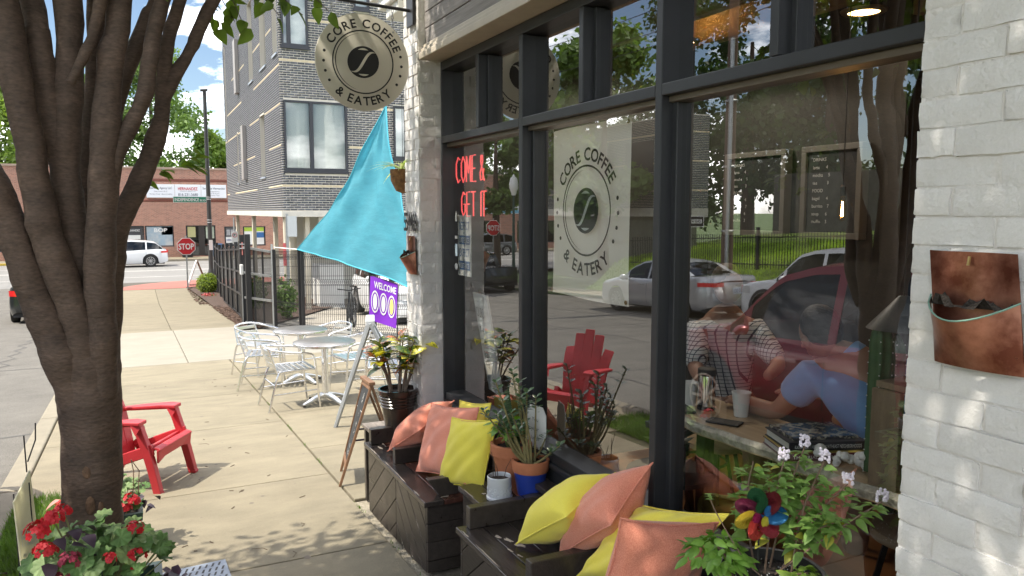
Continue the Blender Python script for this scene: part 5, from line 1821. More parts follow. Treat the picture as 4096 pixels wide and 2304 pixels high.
# scars where bark has flaked
for x, y, z, w, h in ((-.215, 3.19, .46, .016, .05), (-.175, 3.19, .53, .02, .035), (-.235, 3.20, .60, .013, .03), (-.195, 3.195, .70, .016, .035), (-.16, 3.20, .68, .010, .028), (-.15, 3.205, .92, .012, .05), (-.20, 3.195, .83, .015, .025)):
	d = (Vector((x, y, z)) - Vector((-.195, 3.3, z))).normalized()
	c = Vector((-.188, 3.3 * TS, 1.8 + (z - 1.8) * TS)) + d * .100
	MB().ball((0, 0, 0), (w, .006, h), 10, 8).build('bark_scar', barkscar, tree, smooth=True)
	o_ = COL.objects[-1] if False else bpy.data.objects[[o.name for o in tree.children if o.name.startswith('bark_scar')][-1]]
	o_.matrix_basis = Matrix.Translation(c) @ Matrix.Rotation(math.atan2(d.x, -d.y), 4, 'Z')
# crown: limbs and leaves, leaning over the walk and towards the viewer
g = np.random.default_rng(12)
limbs = MB()
tips = []
starts = [Vector(STEMS[k][-1]) for k in STEMS if k not in ('trunk',)] + [Vector(STEMS[k][-2]) for k in STEMS if k not in ('trunk',)]
for s in starts:
	for _ in range(4):
		a = g.random() * 2 * PI
		ln = 1.0 + 1.2 * g.random()
		e = s + Vector((math.cos(a) * ln, math.sin(a) * ln * .9 - .35, .3 + 1.0 * g.random()))
		mid = (s + e) / 2 + Vector((0, 0, .15))
		limbs.tube([s, mid, e], [.014, .010, .004], 5)
		tips += [mid, e]
limbs.build('limbs', bark, tree, smooth=True, kind='stuff')
clumps = []
for t in tips:
	if t.y > 4.25 + (.5 if t.x < -.6 else 0):
		continue
	clumps.append(((t.x, t.y, t.z + .1), (.55 + .3 * g.random(), .55 + .3 * g.random(), .38)))
for x, y, z in ((-.6, 2.2, 4.0), (-1.2, 1.4, 4.4), (-1.6, 2.6, 4.6), (-.4, .6, 4.6), (-1.0, .2, 4.9), (-2.0, 1.0, 5.2), (-1.4, 3.2, 5.2), (-.6, 3.2, 5.6), (-2.4, 2.4, 5.4), (-1.8, -.6, 5.2), (.5, 1.4, 4.5), (.6, 2.8, 4.6), (-2.9, 1.6, 6.0), (-3.2, .2, 6.2), (-2.7, 3.0, 6.3), (-1.5, 2.0, 6.3), (-.7, 1.2, 6.2), (-2.2, -1.4, 6.0), (.3, .2, 5.0), (-3.4, 2.2, 6.9), (-3.6, .8, 7.2), (-2.4, 3.6, 6.9), (0, .6, 4.3), (-.5, .9, 5.0), (.45, 0, 4.4), (.35, 1.2, 4.2), (-.3, .1, 5.1), (.2, -.6, 4.7), (-.9, .5, 5.6), (.7, .7, 3.9), (-.15, 4.75, 4.5), (-1.4, 4.0, 3.5), (-1.9, 3.7, 3.4), (-2.3, 4.0, 3.8), (-1.2, 3.5, 3.9), (-2.6, 3.6, 4.2), (-1.6, 3.2, 3.3), (-.5, 5.0, 5.2), (-1.5, 3.75, 3.7), (-2.1, 3.65, 4.5), (-2.7, 3.8, 5.2), (-1.2, 3.5, 3.2), (-1.9, 3.9, 4.0), (-2.5, 3.2, 4.6), (-1.3, 2.8, 3.7), (-2.0, 2.4, 4.2), (-.9, 2.6, 4.4), (-1.6, 1.6, 4.3)):
	clumps.append(((x, y, z), (.95, .95, .55)))
leaf_cloud('crown', leaf_a, clumps, 54000, .095, 5, tree, shell=.25, aspect=.6, droop=.5)
# the drooping twigs in view above the sign
lt = leaf_mesh('leaf', leaf_a, 1, .62, .25, .2, 'ovate')
tw = MB()
for (x0, z0, x1, z1, n, y_) in ((.27, 2.72, .345, 2.50, 9, 3.32), (.33, 2.74, .44, 2.50, 11, 3.30), (.40, 2.75, .56, 2.585, 10, 3.28), (.42, 2.76, .66, 2.60, 12, 3.3), (.55, 2.78, .76, 2.615, 10, 3.26), (.30, 2.72, .40, 2.56, 8, 3.36), (.05, 2.75, .12, 2.56, 5, 3.1), (-.20, 2.72, -.13, 2.60, 5, 3.1), (-.02, 2.75, .03, 2.62, 4, 3.12)):
	pts = [Vector((x0 + (x1 - x0) * t, y_ + .03 * math.sin(t * 3), z0 + (z1 - z0) * t ** 1.4)) for t in np.linspace(0, 1, 6)]
	tw.tube([Vector((x0 - .06, y_, z0 + .25))] + pts, .002, 4)
	for k in range(n):
		t = (k + .5) / n
		i = min(4, int(t * 5))
		p = pts[i].lerp(pts[i + 1], t * 5 - i)
		d = Vector((g.normal() * .6 + .2, g.normal() * .5, -1.0 + .5 * g.normal()))
		obj('leaf', lt, tree, mw=orient(p + Vector((g.normal() * .012, g.normal() * .03, g.normal() * .012)), d, up=(g.normal() * .6, -1, .4), s=.058 + .03 * g.random(), roll=g.normal() * .6))
tw.build('twigs', bark, tree, kind='stuff')
# sprigs between the stems
for x, y, z in ((0.03, 3.6, 1.93), (.06, 3.6, 2.06), (.12, 3.7, 1.98), (.20, 3.6, 2.0), (.24, 3.65, 2.03), (-.28, 3.7, 2.2), (-.25, 3.7, 2.32)):
	for k in range(4):
		obj('leaf', lt, tree, mw=orient((x + g.normal() * .012, y, z + g.normal() * .015), (1 * g.random() + .2, g.normal() * .4, -.35 + .3 * g.normal()), s=.065 + .02 * g.random(), roll=g.normal() * .3))
# ================================================================== trees in the distance
def far_tree(label, x, y, z0, h, r, col, seed, n=5200, size=.42, trunk_h=.35, group=None):
	t = thing('background_tree', label, 'tree', (x, y, z0), group=group)
	rr = random.Random(seed)
	MB().tube([(x, y, z0 - .3), (x + .1, y, z0 + h * .3), (x, y + .1, z0 + h * .75)], [r * .09, r * .07, r * .02], 8).build('trunk', bark, t, smooth=True)
	cl = []
	for k in range(26):
		a = rr.random() * 6.28
		u = rr.random()
		zz = z0 + h * (trunk_h + (1 - trunk_h) * u)
		prof = math.sin(PI * min(1, .18 + .80 * u)) ** .7
		d = r * prof * rr.random() ** .5 * .95
		q = r * (.24 + .16 * rr.random())
		cl.append(((x + d * math.cos(a), y + d * math.sin(a), zz), (q, q, q * .8)))
	leaf_cloud('crown', col, cl, n, size, seed, t, shell=.35, aspect=.7, droop=.1)
	return t
lf1 = M('far_leaf_light', (.20, .29, .06), .6, var=.4, vscale=.8, translucent=.4)
lf2 = M('far_leaf_mid', (.125, .20, .05), .6, var=.4, vscale=.8, translucent=.35)
lf3 = M('far_leaf_dark', (.05, .09, .025), .6, var=.4, vscale=.8, translucent=.3)
GB = 'trees behind the brick shops'
for k, (x, y, h, r, c, lab) in enumerate((
		(-17, 80, 15, 5.5, lf1, 'light green tree behind shops at the far left edge'),
		(-10, 78, 14.5, 4.8, lf1, 'light green tree behind shops just left of tree stems'),
		(-3.2, 84, 15.5, 5.0, lf2, 'mid green tree behind shops hidden by tree stems'),
		(1.9, 84, 19.2, 5.6, lf2, 'tall mid green tree behind shops above the stop sign'),
		(7.4, 86, 11.2, 3.6, lf1, 'lower bright tree behind shops beside the lamp pole'),
		(10.8, 88, 10.6, 3.6, lf2, 'low tree behind shops beside the slate building'),
		(-27, 82, 12, 6, lf2, 'broad tree behind shops mirrored at left of far window'),
		(-38, 80, 14, 6.5, lf3, 'dark broad tree behind shops mirrored beside the banner'),
		(-50, 78, 14, 6.5, lf3, 'dark tree at far end of shops mirrored in window'))):
	far_tree(lab, x, y, -1.5, h, r, c, 40 + k, n=8500, size=.38, group=GB)
GO = 'trees on the bank across the street'
for k, (x, y, h, r, c, lab) in enumerate((
		(-27.0, 40.0, 16.5, 5.0, lf3, 'dark tree behind the opposite brick block at its far end'),
		(-27.5, 33.5, 17, 5.0, lf3, 'dark tree behind the opposite brick block'),
		(-26.5, 27.0, 16.5, 4.8, lf3, 'dark bank tree beside the opposite brick block'),
		(-27.0, 21.0, 17, 4.8, lf3, 'dark bank tree behind the utility pole'),
		(-26.5, 15.0, 16.5, 4.6, lf3, 'dark bank tree behind the white crossover'),
		(-27.5, 8.5, 17, 5.0, lf2, 'mid green bank tree at near end of iron fence'),
		(-28, 1.5, 16, 5.0, lf3, 'dark tree on the bank far to the near side'),
		(-14.4, 28.2, 10.8, 3.3, lf2, 'street tree in front of the opposite brick block'),
		(-15.0, 40.5, 11, 3.0, lf2, 'bushy tree on the opposite corner mirrored over the sign'))):
	far_tree(lab, x, y, bank(x, y) if y < 26 else -1.6, h, r, c, 80 + k, n=10000, size=.34, trunk_h=.22 if k < 7 else .34, group=GO)
far_tree('young bright leafed sapling on the bank mirrored in near window', -16.2, 12.6, bank(-16.2, 12.6), 3.3, .85, M('sapling_leaf', (.20, .28, .05), .5, var=.4, vscale=3, translucent=.4), 131, n=700, size=.24, trunk_h=.25)
# rounded clipped shrub by the stop sign
sh = thing('round_shrub', 'round clipped bright green shrub beside the black fence', 'shrub', (2.85, 33.6, gz(33)))
leaf_cloud('foliage', M('shrub_leaf', (.20, .27, .03), .55, var=.35, vscale=4, translucent=.3), [((2.55, 33.0, gz(33) + .42), (.42, .42, .40))], 3200, .065, 9, sh, shell=.8)
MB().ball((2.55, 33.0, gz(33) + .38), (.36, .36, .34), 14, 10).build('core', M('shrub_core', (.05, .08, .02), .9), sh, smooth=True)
fb = thing('flower_clump', 'low clump of red bedding flowers under the round shrub', 'flowers', (2.4, 31.6, gz(31)))
leaf_cloud('blooms', M('bed_red', (.45, .06, .06), .6), [((2.42, 31.2, gz(31) + .1), (.3, .5, .1))], 260, .07, 10, fb)
leaf_cloud('foliage', lf2, [((2.42, 31.2, gz(31) + .05), (.32, .55, .1))], 300, .09, 11, fb)
# a bush row inside the court
for k, (x, y, lab) in enumerate(((3.5, 20.6, 'green bush inside the fence behind the perforated post'), (3.25, 24.2, 'green bush inside the screened fence deeper in court'))):
	b = thing('court_bush', lab, 'bush', (x, y, gz(y)), group='bushes inside the fence')
	leaf_cloud('foliage', lf2, [((x, y, gz(y) + .55), (.3, .3, .55))], 700, .10, 60 + k, b)
	MB().tube([(x, y, gz(y)), (x, y, gz(y) + .7)], .02, 5).build('stem', bark, b)
# ---- iron fence, utility pole, lamp post and sign seen in the glass
for k in range(7):
	y0 = 1.0 + 3.4 * k
	t = thing('iron_fence', 'black iron picket fence section on the bank, number %s from near end' % ['first', 'second', 'third', 'fourth', 'fifth', 'sixth', 'last'][k], 'fence', (-13.4, y0, bank(-13.4, y0)), group='iron fence on the bank')
	t['label'] = 'black iron picket fence section on the bank, %s from its near end' % ['first', 'second', 'third', 'fourth', 'fifth', 'sixth', 'seventh'][k]
	for j in range(31):
		y = y0 + 3.4 * j / 31
		z = bank(-13.4, y)
		MB().box(-13.408, -13.392, y - .008, y + .008, z - .05, z + 1.12).build('picket', blackwire, t)
	for h in (.15, .98):
		MB().bar((-13.4, y0, bank(-13.4, y0) + h), (-13.4, y0 + 3.4, bank(-13.4, y0 + 3.4) + h), .03, .03).build('rail', blackwire, t)
	z = bank(-13.4, y0)
	MB().box(-13.44, -13.36, y0 - .04, y0 + .04, z - .1, z + 1.3).build('post', darkmetal, t)
up_ = thing('utility_pole', 'brown wooden utility pole with metal conduit across the street', 'utility pole', (-11.2, 16.9, gz(16.9)))
MB().tube([(-11.2, 16.9, -1), (-11.2, 16.9, 9.5)], [.17, .12], 12).build('pole', M('pole_wood', (.13, .085, .06), .85, var=.3, vscale=8, stretch=(2, 2, .2), bump=.3), up_, smooth=True)
MB().tube([(-11.03, 16.72, -.8), (-11.03, 16.72, 6.5)], .06, 10).build('conduit', galv, up_, smooth=True)
for z in (1.2, 3.0, 4.8):
	MB().lathe([(.175, z), (.185, z + .01), (.185, z + .05), (.175, z + .06)], (-11.2, 16.9, 0), 12).build('strap', galv, up_)
MB().bar((-12.3, 16.9, 8.9), (-10.1, 16.9, 8.9), .1, .12).build('crossarm', M('pole_wood', (.1, .1, .1)), up_)
ow = thing('one_way_sign', 'black and white one way arrow sign on thin post by pole', 'sign', (-11.0, 18.1, gz(18.1)))
MB().tube([(-10.95, 18.2, -1), (-10.95, 18.2, 2.1)], .03, 8).build('post', galv, ow)
MB().box(-11.4, -10.5, 18.15, 18.16, 1.32, 1.66).build('plate', white_p, ow)
MB().box(-11.37, -10.53, 18.144, 18.151, 1.35, 1.63).build('plate_field', ink, ow)
MB().add([(-10.6, 18.14, 1.49), (-10.78, 18.14, 1.60), (-10.78, 18.14, 1.55), (-11.32, 18.14, 1.55), (-11.32, 18.14, 1.43), (-10.78, 18.14, 1.43), (-10.78, 18.14, 1.38)], [tuple(range(7))]).build('arrow', white_p, ow)
text(ow, 'lettering', 'ONE WAY', (-11.03, 18.138, 1.455), (1, 0, 0), (0, 0, 1), .07, w=.48, bold=.02, mat=ink, proud=.002)
gl_ = thing('globe_lamp', 'white acorn globe street lamp on dark green post across street', 'street lamp', (-10.7, 29.6, gz(29.6)))
MB().tube([(-10.7, 29.6, -1.6), (-10.7, 29.6, 2.45)], [.075, .05], 10).build('post', M('post_green', (.02, .06, .045), .5), gl_, smooth=True)
MB().lathe([(.0001, 3.36), (.03, 3.34), (.05, 3.26), (.14, 3.18), (.20, 2.95), (.19, 2.75), (.11, 2.55), (.09, 2.45)], (-10.7, 29.6, 0), 16).build('globe', M('globe_white', (.8, .8, .78), .25), gl_, smooth=True)
lp2 = thing('street_lamp_pole', 'dark street lamp pole on the opposite corner seen mirrored', 'street lamp', (-12.5, 38.5, -1.6))
MB().tube([(-12.5, 38.5, -1.7), (-12.5, 38.5, 8.2)], [.13, .09], 10).build('pole', pole_m, lp2, smooth=True)
MB().bar((-12.5, 38.5, 8.2), (-11.2, 38.5, 8.35), .08).build('arm', pole_m, lp2)
# overhead wires
for k, (z, x) in enumerate(((8.95, -12.1), (8.95, -10.3), (8.2, -11.2))):
	w = MB()
	pts = [(x, -40 + 120 * t, z - gz(16.9) + gz(16.9) - 1.2 * math.sin(PI * ((t * 3) % 1))) for t in np.linspace(0, 1, 61)]
	w.tube(pts, .012, 4)
	tag(w.build('overhead_wire', ink), 'overhead wire above the far kerb, ' + ['farthest of three', 'nearest of three', 'lowest of three'][k], 'wire', 'overhead wires across the street')
# ================================================================== benches, pillows, pots
benchwood = M('bench_wood', (0.042, 0.034, 0.030), 0.32, var=0.4, vscale=9, bump=0.25, bscale=40, stretch=(3, .35, 3), objvar=0.25, rvar=.14, detail=7)
benchtop = M('bench_top', (0.045, 0.036, 0.032), 0.22, var=0.45, vscale=11, bump=0.2, bscale=50, stretch=(4, .3, 3), objvar=0.2, rvar=.1, detail=7)
benchred = M('bench_reddish', (0.085, 0.036, 0.028), 0.25, var=0.35, vscale=9, bump=.2, bscale=50, stretch=(4, .3, 3), rvar=.1)
worn = M('worn_wood', (0.42, 0.36, 0.30), 0.8, var=.3, vscale=30)
def plank(parent, mb, mat=None, name='plank', bevel=.004):
	return mb.build(name, mat or benchwood, parent, bevel=bevel)
def bench(label, y0, y1, top, xf=1.36, xb=1.84, cut=None):
	t = thing('wood_bench', label, 'bench', (xf, y0, gz(y0)))
	g0, g1 = gz(y0), gz(y1)
	# inner carcass
	MB().add([(xf + .02, y0 + .02, g0 + .02), (xb - .02, y0 + .02, g0 + .02), (xb - .02, y1 - .02, g1 + .02), (xf + .02, y1 - .02, g1 + .02),
			  (xf + .02, y0 + .02, top - .035), (xb - .02, y0 + .02, top - .035), (xb - .02, y1 - .02, top - .035), (xf + .02, y1 - .02, top - .035)],
			 [(0, 3, 2, 1), (4, 5, 6, 7), (0, 1, 5, 4), (1, 2, 6, 5), (2, 3, 7, 6), (3, 0, 4, 7)]).build('carcass', ink, t)
	return t
def clip_poly(poly, f):
	"""keep the side of the polygon where f(p) >= 0"""
	out = []
	for i in range(len(poly)):
		a, b = poly[i], poly[(i + 1) % len(poly)]
		fa, fb = f(a), f(b)
		if fa >= 0:
			out.append(a)
		if (fa >= 0) != (fb >= 0):
			k = fa / (fa - fb)
			out.append((a[0] + (b[0] - a[0]) * k, a[1] + (b[1] - a[1]) * k))
	return out
def chevron_front(t, xf, y0, y1, ztop, n=7):
	"""front of slanting boards meeting in a V, cut to the sloping ground"""
	ym = y0 + (y1 - y0) * .47
	w = .118
	for side in (-1, 1):
		for k in range(-8, 12):
			# board band: along direction (side, slope)
			poly = [(ym, -.6), (y1 if side > 0 else y0, -.6), (y1 if side > 0 else y0, ztop), (ym, ztop)]
			if side > 0:
				ff = lambda p: (p[0] - ym) * .62 - (p[1] - ztop) * .78
			else:
				ff = lambda p: (ym - p[0]) * .62 - (p[1] - ztop) * .78
			lo, hi = k * w, (k + 1) * w - .004
			ff2 = (lambda p: ff(p)) if True else None
			# V shape: boards run down towards the middle
			gg = (lambda p: -(abs(p[0] - ym)) * .62 + (ztop - p[1]) * .78)
			poly = clip_poly(poly, lambda p: gg(p) - lo)
			poly = clip_poly(poly, lambda p: hi - gg(p)) if poly else poly
			poly = clip_poly(poly, lambda p: p[1] - gz(p[0]) - .008) if poly else poly
			if side > 0:
				poly = clip_poly(poly, lambda p: p[0] - ym - .002) if poly else poly
			else:
				poly = clip_poly(poly, lambda p: ym - .002 - p[0]) if poly else poly
			if len(poly) >= 3:
				ar = abs(sum(a[0] * b[1] - b[0] * a[1] for a, b in zip(poly, poly[1:] + poly[:1]))) / 2
				if ar > .0008:
					plank(t, MB().prism([(xf, y, z) for y, z in poly], (.018, 0, 0)), name='front_board', bevel=.003)
def side_boards(t, y, x0, x1, ztop, g0, n=4, th=-.0, step=.105):
	z = ztop
	while z > g0 + .03:
		z2 = max(g0 + .012, z - step)
		plank(t, MB().box(x0, x1, y - .001, y + .018, z2 + .002, z - .002), name='side_board', bevel=.003)
		z = z2
# bench farther from the viewer
b1 = bench('dark stained plank bench under coral and yellow pillows by far window', 3.85, 4.84, .235)
chevron_front(b1, 1.36, 3.85, 5.0, .203)
side_boards(b1, 3.83, 1.361, 1.84, .203, gz(3.85))
for x0, x1, y1, mat in ((1.335, 1.448, 5.02, benchtop), (1.451, 1.572, 5.02, benchred), (1.575, 1.692, 5.02, benchtop), (1.695, 1.845, 4.842, benchred)):
	plank(b1, MB().box(x0, x1, 3.80, y1, .205, .235), mat, 'seat_board')
MB().box(1.37, 1.69, 4.84, 4.99, gz(5) + .02, .2).build('carcass', ink, b1)
plank(b1, MB().box(1.362, 1.692, 4.93, 4.985, .236, .340), name='arm_board')
plank(b1, MB().box(1.385, 1.842, 4.475, 4.525, .236, .332), name='arm_board')
plank(b1, MB().prism([(1.375, 3.85, .338), (1.445, 3.85, .236), (1.842, 3.85, .236), (1.842, 3.85, .338)], (0, .05, 0)), name='arm_board')
def wear(t, spots, z, mat=worn):
	for k, (x, y, a, b, r_) in enumerate(spots):
		rr = random.Random(int(x * 1000 + y * 7000))
		pts = []
		n = 14
		for j in range(n):
			q = 2 * PI * j / n
			d = (1 + .45 * rr.uniform(-1, 1))
			px, py = a * d * math.cos(q), b * d * math.sin(q)
			pts.append((x + px * math.cos(r_) - py * math.sin(r_), y + px * math.sin(r_) + py * math.cos(r_), z + .0012))
		MB().add(pts, [tuple(range(n))]).build('worn_patch', mat, t, fix=False)
wear(b1, [(1.50, 4.13, .008, .05, .2), (1.53, 4.06, .006, .035, .3), (1.46, 4.70, .006, .04, 0), (1.40, 4.85, .008, .03, .1), (1.44, 4.9, .005, .05, 0), (1.345, 4.4, .004, .2, 0), (1.34, 4.75, .004, .1, 0), (1.345, 3.95, .004, .05, 0), (1.47, 3.84, .02, .012, 0)], .235)
# little stand for the croton pot
cs = thing('pot_stand', 'low weathered wood stand beside far pillar under croton pot', 'stand', (1.42, 5.04, gz(5.1)))
plank(cs, MB().box(1.40, 1.69, 5.03, 5.30, .262, .288), M('grey_wood', (.20, .17, .145), .7, var=.4, vscale=12, stretch=(3, .4, 3)), 'top_board')
for x in (1.43, 1.65):
	for y in (5.06, 5.27):
		plank(cs, MB().box(x - .02, x + .02, y - .02, y + .02, gz(y) - .01, .262), name='leg')
# block between the benches
bl = thing('planter_table', 'dark stained plank table between benches holding three pots', 'table', (1.5, 3.4, gz(3.5)))
MB().box(1.53, 1.83, 3.385, 3.655, gz(3.5), .31).build('carcass', ink, bl)
plank(bl, MB().box(1.485, 1.60, 3.355, 3.69, .317, .345), benchtop, 'top_board')
plank(bl, MB().box(1.603, 1.72, 3.355, 3.69, .317, .345), benchtop, 'top_board')
plank(bl, MB().box(1.723, 1.845, 3.355, 3.69, .317, .345), benchtop, 'top_board')
z = .315
while z > -.14:
	plank(bl, MB().box(1.505, 1.525, 3.37, 3.67, max(-.16, z - .103), z - .002), name='front_board')
	plank(bl, MB().box(1.526, 1.84, 3.652, 3.67, max(-.16, z - .103), z - .002), name='side_board')
	z -= .105
wear(bl, [(1.64, 3.40, .03, .008, .1), (1.49, 3.55, .004, .06, 0), (1.56, 3.52, .012, .01, 0)], .345)
# nearer bench
b2 = bench('dark stained plank bench under pillows nearest the viewer', 1.30, 3.33, .273)
chevron_front(b2, 1.36, 2.05, 3.33, .240)
for k in range(4):
	plank(b2, MB().box(1.36, 1.378, 1.3, 2.045, gz(1.7) + .02 + .078 * k, gz(1.7) + .095 + .078 * k), name='front_board')
for x0, x1 in ((1.335, 1.455), (1.458, 1.582), (1.585, 1.708), (1.711, 1.845)):
	plank(b2, MB().box(x0, x1, 1.28, 3.352, .243, .273), benchtop, 'seat_board')
plank(b2, MB().box(1.385, 1.842, 3.29, 3.34, .274, .378), name='arm_board')
plank(b2, MB().box(1.385, 1.842, 2.655, 2.705, .274, .376), name='arm_board')
side_boards(b2, 3.335, 1.361, 1.84, .242, gz(3.33))
wear(b2, [(1.50, 3.10, .012, .028, .3), (1.52, 3.03, .014, .03, .5), (1.47, 3.16, .010, .02, .2), (1.46, 3.00, .005, .02, .2), (1.475, 2.93, .005, .02, .3), (1.345, 3.25, .004, .05, 0), (1.345, 3.0, .003, .12, 0)], .273)
tag(MB().box(1.76, 1.85, 3.0, 4.80, .40, .43).build('ledge_board', benchwood, bevel=.004), 'narrow dark ledge board behind the pillows under far windows', 'ledge')
# ---- pillows
def pillow(label, c, hx, hy, th, mat, seed):
	"""c centre, hx/hy half-edge vectors, th half thickness"""
	rr = random.Random(seed)
	hx, hy, c = Vector(hx), Vector(hy), Vector(c)
	n = hx.cross(hy).normalized()
	s = hx.length
	t = thing('pillow', label, 'pillow', c, group='pillows on the benches')
	ph = [rr.uniform(0, 6) for _ in range(6)]
	def P(u, v, sd):
		k = .09
		x = u * (1 - k * (1 - v * v) * abs(u) ** 3)
		y = v * (1 - k * (1 - u * u) * abs(v) ** 3)
		h = ((1 - abs(u) ** 2.6) * (1 - abs(v) ** 2.6)) ** .52
		wr_ = .020 * math.sin(5 * u + ph[0]) * math.sin(4 * v + ph[1]) + .012 * math.sin(11 * u * v + ph[2]) + .012 * math.sin(9 * (u - v) + ph[3])
		edge = (1 - max(abs(u), abs(v)))
		pk = .020 * math.sin(26 * (u if abs(v) > abs(u) else v) + ph[4]) * math.exp(-edge * 8)
		# creases running in from the corners
		cr = .05 * math.exp(-((abs(u) - abs(v)) * 7) ** 2) * math.exp(-((abs(u) + abs(v) - 1.45) * 3) ** 2)
		return c + hx * x + hy * y + n * (sd * th * (h * (1 + wr_ * 3) - cr * 2.0) + (wr_ + pk) * s * .5 * (h + .3))
	mb = MB()
	N_ = 30
	mb.grid(lambda a, b: P(-1 + 2 * a, -1 + 2 * b, 1), N_, N_)
	mb.grid(lambda a, b: P(-1 + 2 * a, -1 + 2 * b, -1), N_, N_)
	o = mb.build('cover', mat, t, smooth=True, sharp=0)
	sm = o.modifiers.new('s', 'SUBSURF')
	sm.levels = sm.render_levels = 1
	ring = [(-1 + 2 * k / 20, -1) for k in range(20)] + [(1, -1 + 2 * k / 20) for k in range(20)] + [(1 - 2 * k / 20, 1) for k in range(20)] + [(-1, 1 - 2 * k / 20) for k in range(21)]
	MB().tube([P(a, b, 0) + (P(a, b, 0) - c).normalized() * .002 for a, b in ring], .0035, 6, cap=False).build('seam', mat, t, smooth=True)
	return t
def fabric(name, col, col2):
	m = M(name, col, .85, sheen=.3, col2=col2, vscale=260, c2pos=(.35, .65), bump=.25, bscale=420, detail=2)
	return m
yel = M('linen_yellow', (.86, .74, .09), .85, sheen=.2, var=.05, vscale=200, bump=.2, bscale=420, detail=2)
cor = fabric('linen_coral', (.66, .19, .115), (.80, .32, .21))
def pillow3(label, tl, tr, bl, th, mat, seed):
	"""pillow from three corners"""
	tl, tr, bl = Vector(tl), Vector(tr), Vector(bl)
	return pillow(label, (tr + bl) / 2, (tr - tl) / 2, (tl - bl) / 2, th, mat, seed)
def edge_pillow(label, a, b, w, th, mat, seed, k=1.0):
	"""stood on a corner: a, b opposite corners (bottom, top), w = direction of the other diagonal"""
	a, b = Vector(a), Vector(b)
	d1 = (b - a) / 2
	d2 = Vector(w).normalized() * d1.length * k
	return pillow(label, (a + b) / 2, (d1 + d2) / 2, (d1 - d2) / 2, th, mat, seed)
edge_pillow('yellow pillow leaning alone at the far end of near bench', (1.505, 3.03, .285), (1.81, 2.69, .677), (.42, .80, -.25), .105, yel, 1, .85)
edge_pillow('coral pillow leaning between two yellow pillows on near bench', (1.605, 2.82, .290), (1.82, 2.44, .795), (.40, .80, -.20), .10, cor, 2, .85)
pillow3('big yellow pillow behind the coral pillow nearest the viewer', (1.775, 2.485, .618), (1.835, 2.01, .738), (1.59, 2.64, .28), .085, yel, 3)
pillow3('coral pillow in front of yellow one nearest the viewer', (1.385, 2.02, .80), (1.775, 2.0, .722), (1.37, 2.17, .375), .085, cor, 4)
edge_pillow('coral pillow leaning at the far end of the far bench', (1.41, 4.715, .248), (1.81, 4.555, .575), (.32, .85, -.15), .10, cor, 5, .85)
pillow3('large coral pillow behind yellow pillow on far bench', (1.655, 4.55, .578), (1.745, 4.0, .665), (1.455, 4.28, .245), .065, cor, 6)
pillow3('yellow pillow in front of large coral pillow on far bench', (1.555, 3.94, .645), (1.685, 3.60, .705), (1.475, 3.98, .255), .055, yel, 7)
pillow3('yellow pillow tucked behind large coral pillow against far window', (1.81, 4.45, .60), (1.835, 4.03, .675), (1.78, 4.5, .25), .03, yel, 8)
pillow3('yellow pillow half hidden between two coral pillows on far bench', (1.72, 4.72, .42), (1.80, 4.50, .48), (1.58, 4.62, .25), .05, yel, 9)
# ================================================================== pots and plants
g = np.random.default_rng(21)
def pot(t, c, r0, r1, h, mat, rim=.0, rimh=.05, name='pot', soil=.03, n=40):
	x, y, z = c
	pr = [(.0001, z), (r0, z), (r0 + (r1 - r0) * ((h - rimh) / h), z + h - rimh), (r1 + rim, z + h - rimh + .002), (r1 + rim, z + h - .004), (r1 + rim - .004, z + h), (r1 - .010, z + h), (r1 - .013, z + h - soil - .01)]
	MB().lathe([(a, b - z) for a, b in pr], c, n).build(name, mat, t, smooth=True, sharp=35)
	mb = MB().grid(lambda u, v: (x + (r1 - .012) * (u * 2 - 1) * math.sqrt(max(0, 1 - .5 * (2 * v - 1) ** 2)), y + (r1 - .012) * (v * 2 - 1) * math.sqrt(max(0, 1 - .5 * (2 * u - 1) ** 2)), z + h - soil + .008 * noise.noise((u * 14, v * 14, x))), 16, 16)
	mb.build('soil', soil_m, t, smooth=True, sharp=0)
# croton
croton = thing('croton_plant', 'croton with green, yellow and orange leaves in a brown pot', 'plant', (1.60, 5.10, .288))
PC = Vector((1.575, 5.0, .289))
brownpot = M('pot_brown', (.030, .020, .015), .22, coat=.4)
pot(croton, PC, .085, .132, .30, brownpot, .006, .03)
for k in range(4):
	MB().lathe([(.128 - .004 * k, 0), (.133 - .004 * k, .006), (.128 - .004 * k, .012)], (PC.x, PC.y, PC.z + .245 - .022 * k), 40).build('pot_band', brownpot, croton, smooth=True)
cro = []
for nm, c1, c2, pos in (('croton_dark', (.022, .045, .012), (.05, .075, .015), (.4, .6)), ('croton_yellow', (.07, .13, .012), (.62, .55, .03), (.36, .5)), ('croton_green', (.03, .075, .015), (.20, .24, .02), (.5, .62)), ('croton_orange', (.06, .05, .012), (.50, .12, .02), (.42, .58))):
	m = M(nm, c1, .3, col2=c2, c2pos=pos, vscale=45, translucent=.12, coat=.2)
	cro.append(leaf_mesh('leaf', m, 1, .42, .18, .30, 'oval', 6))
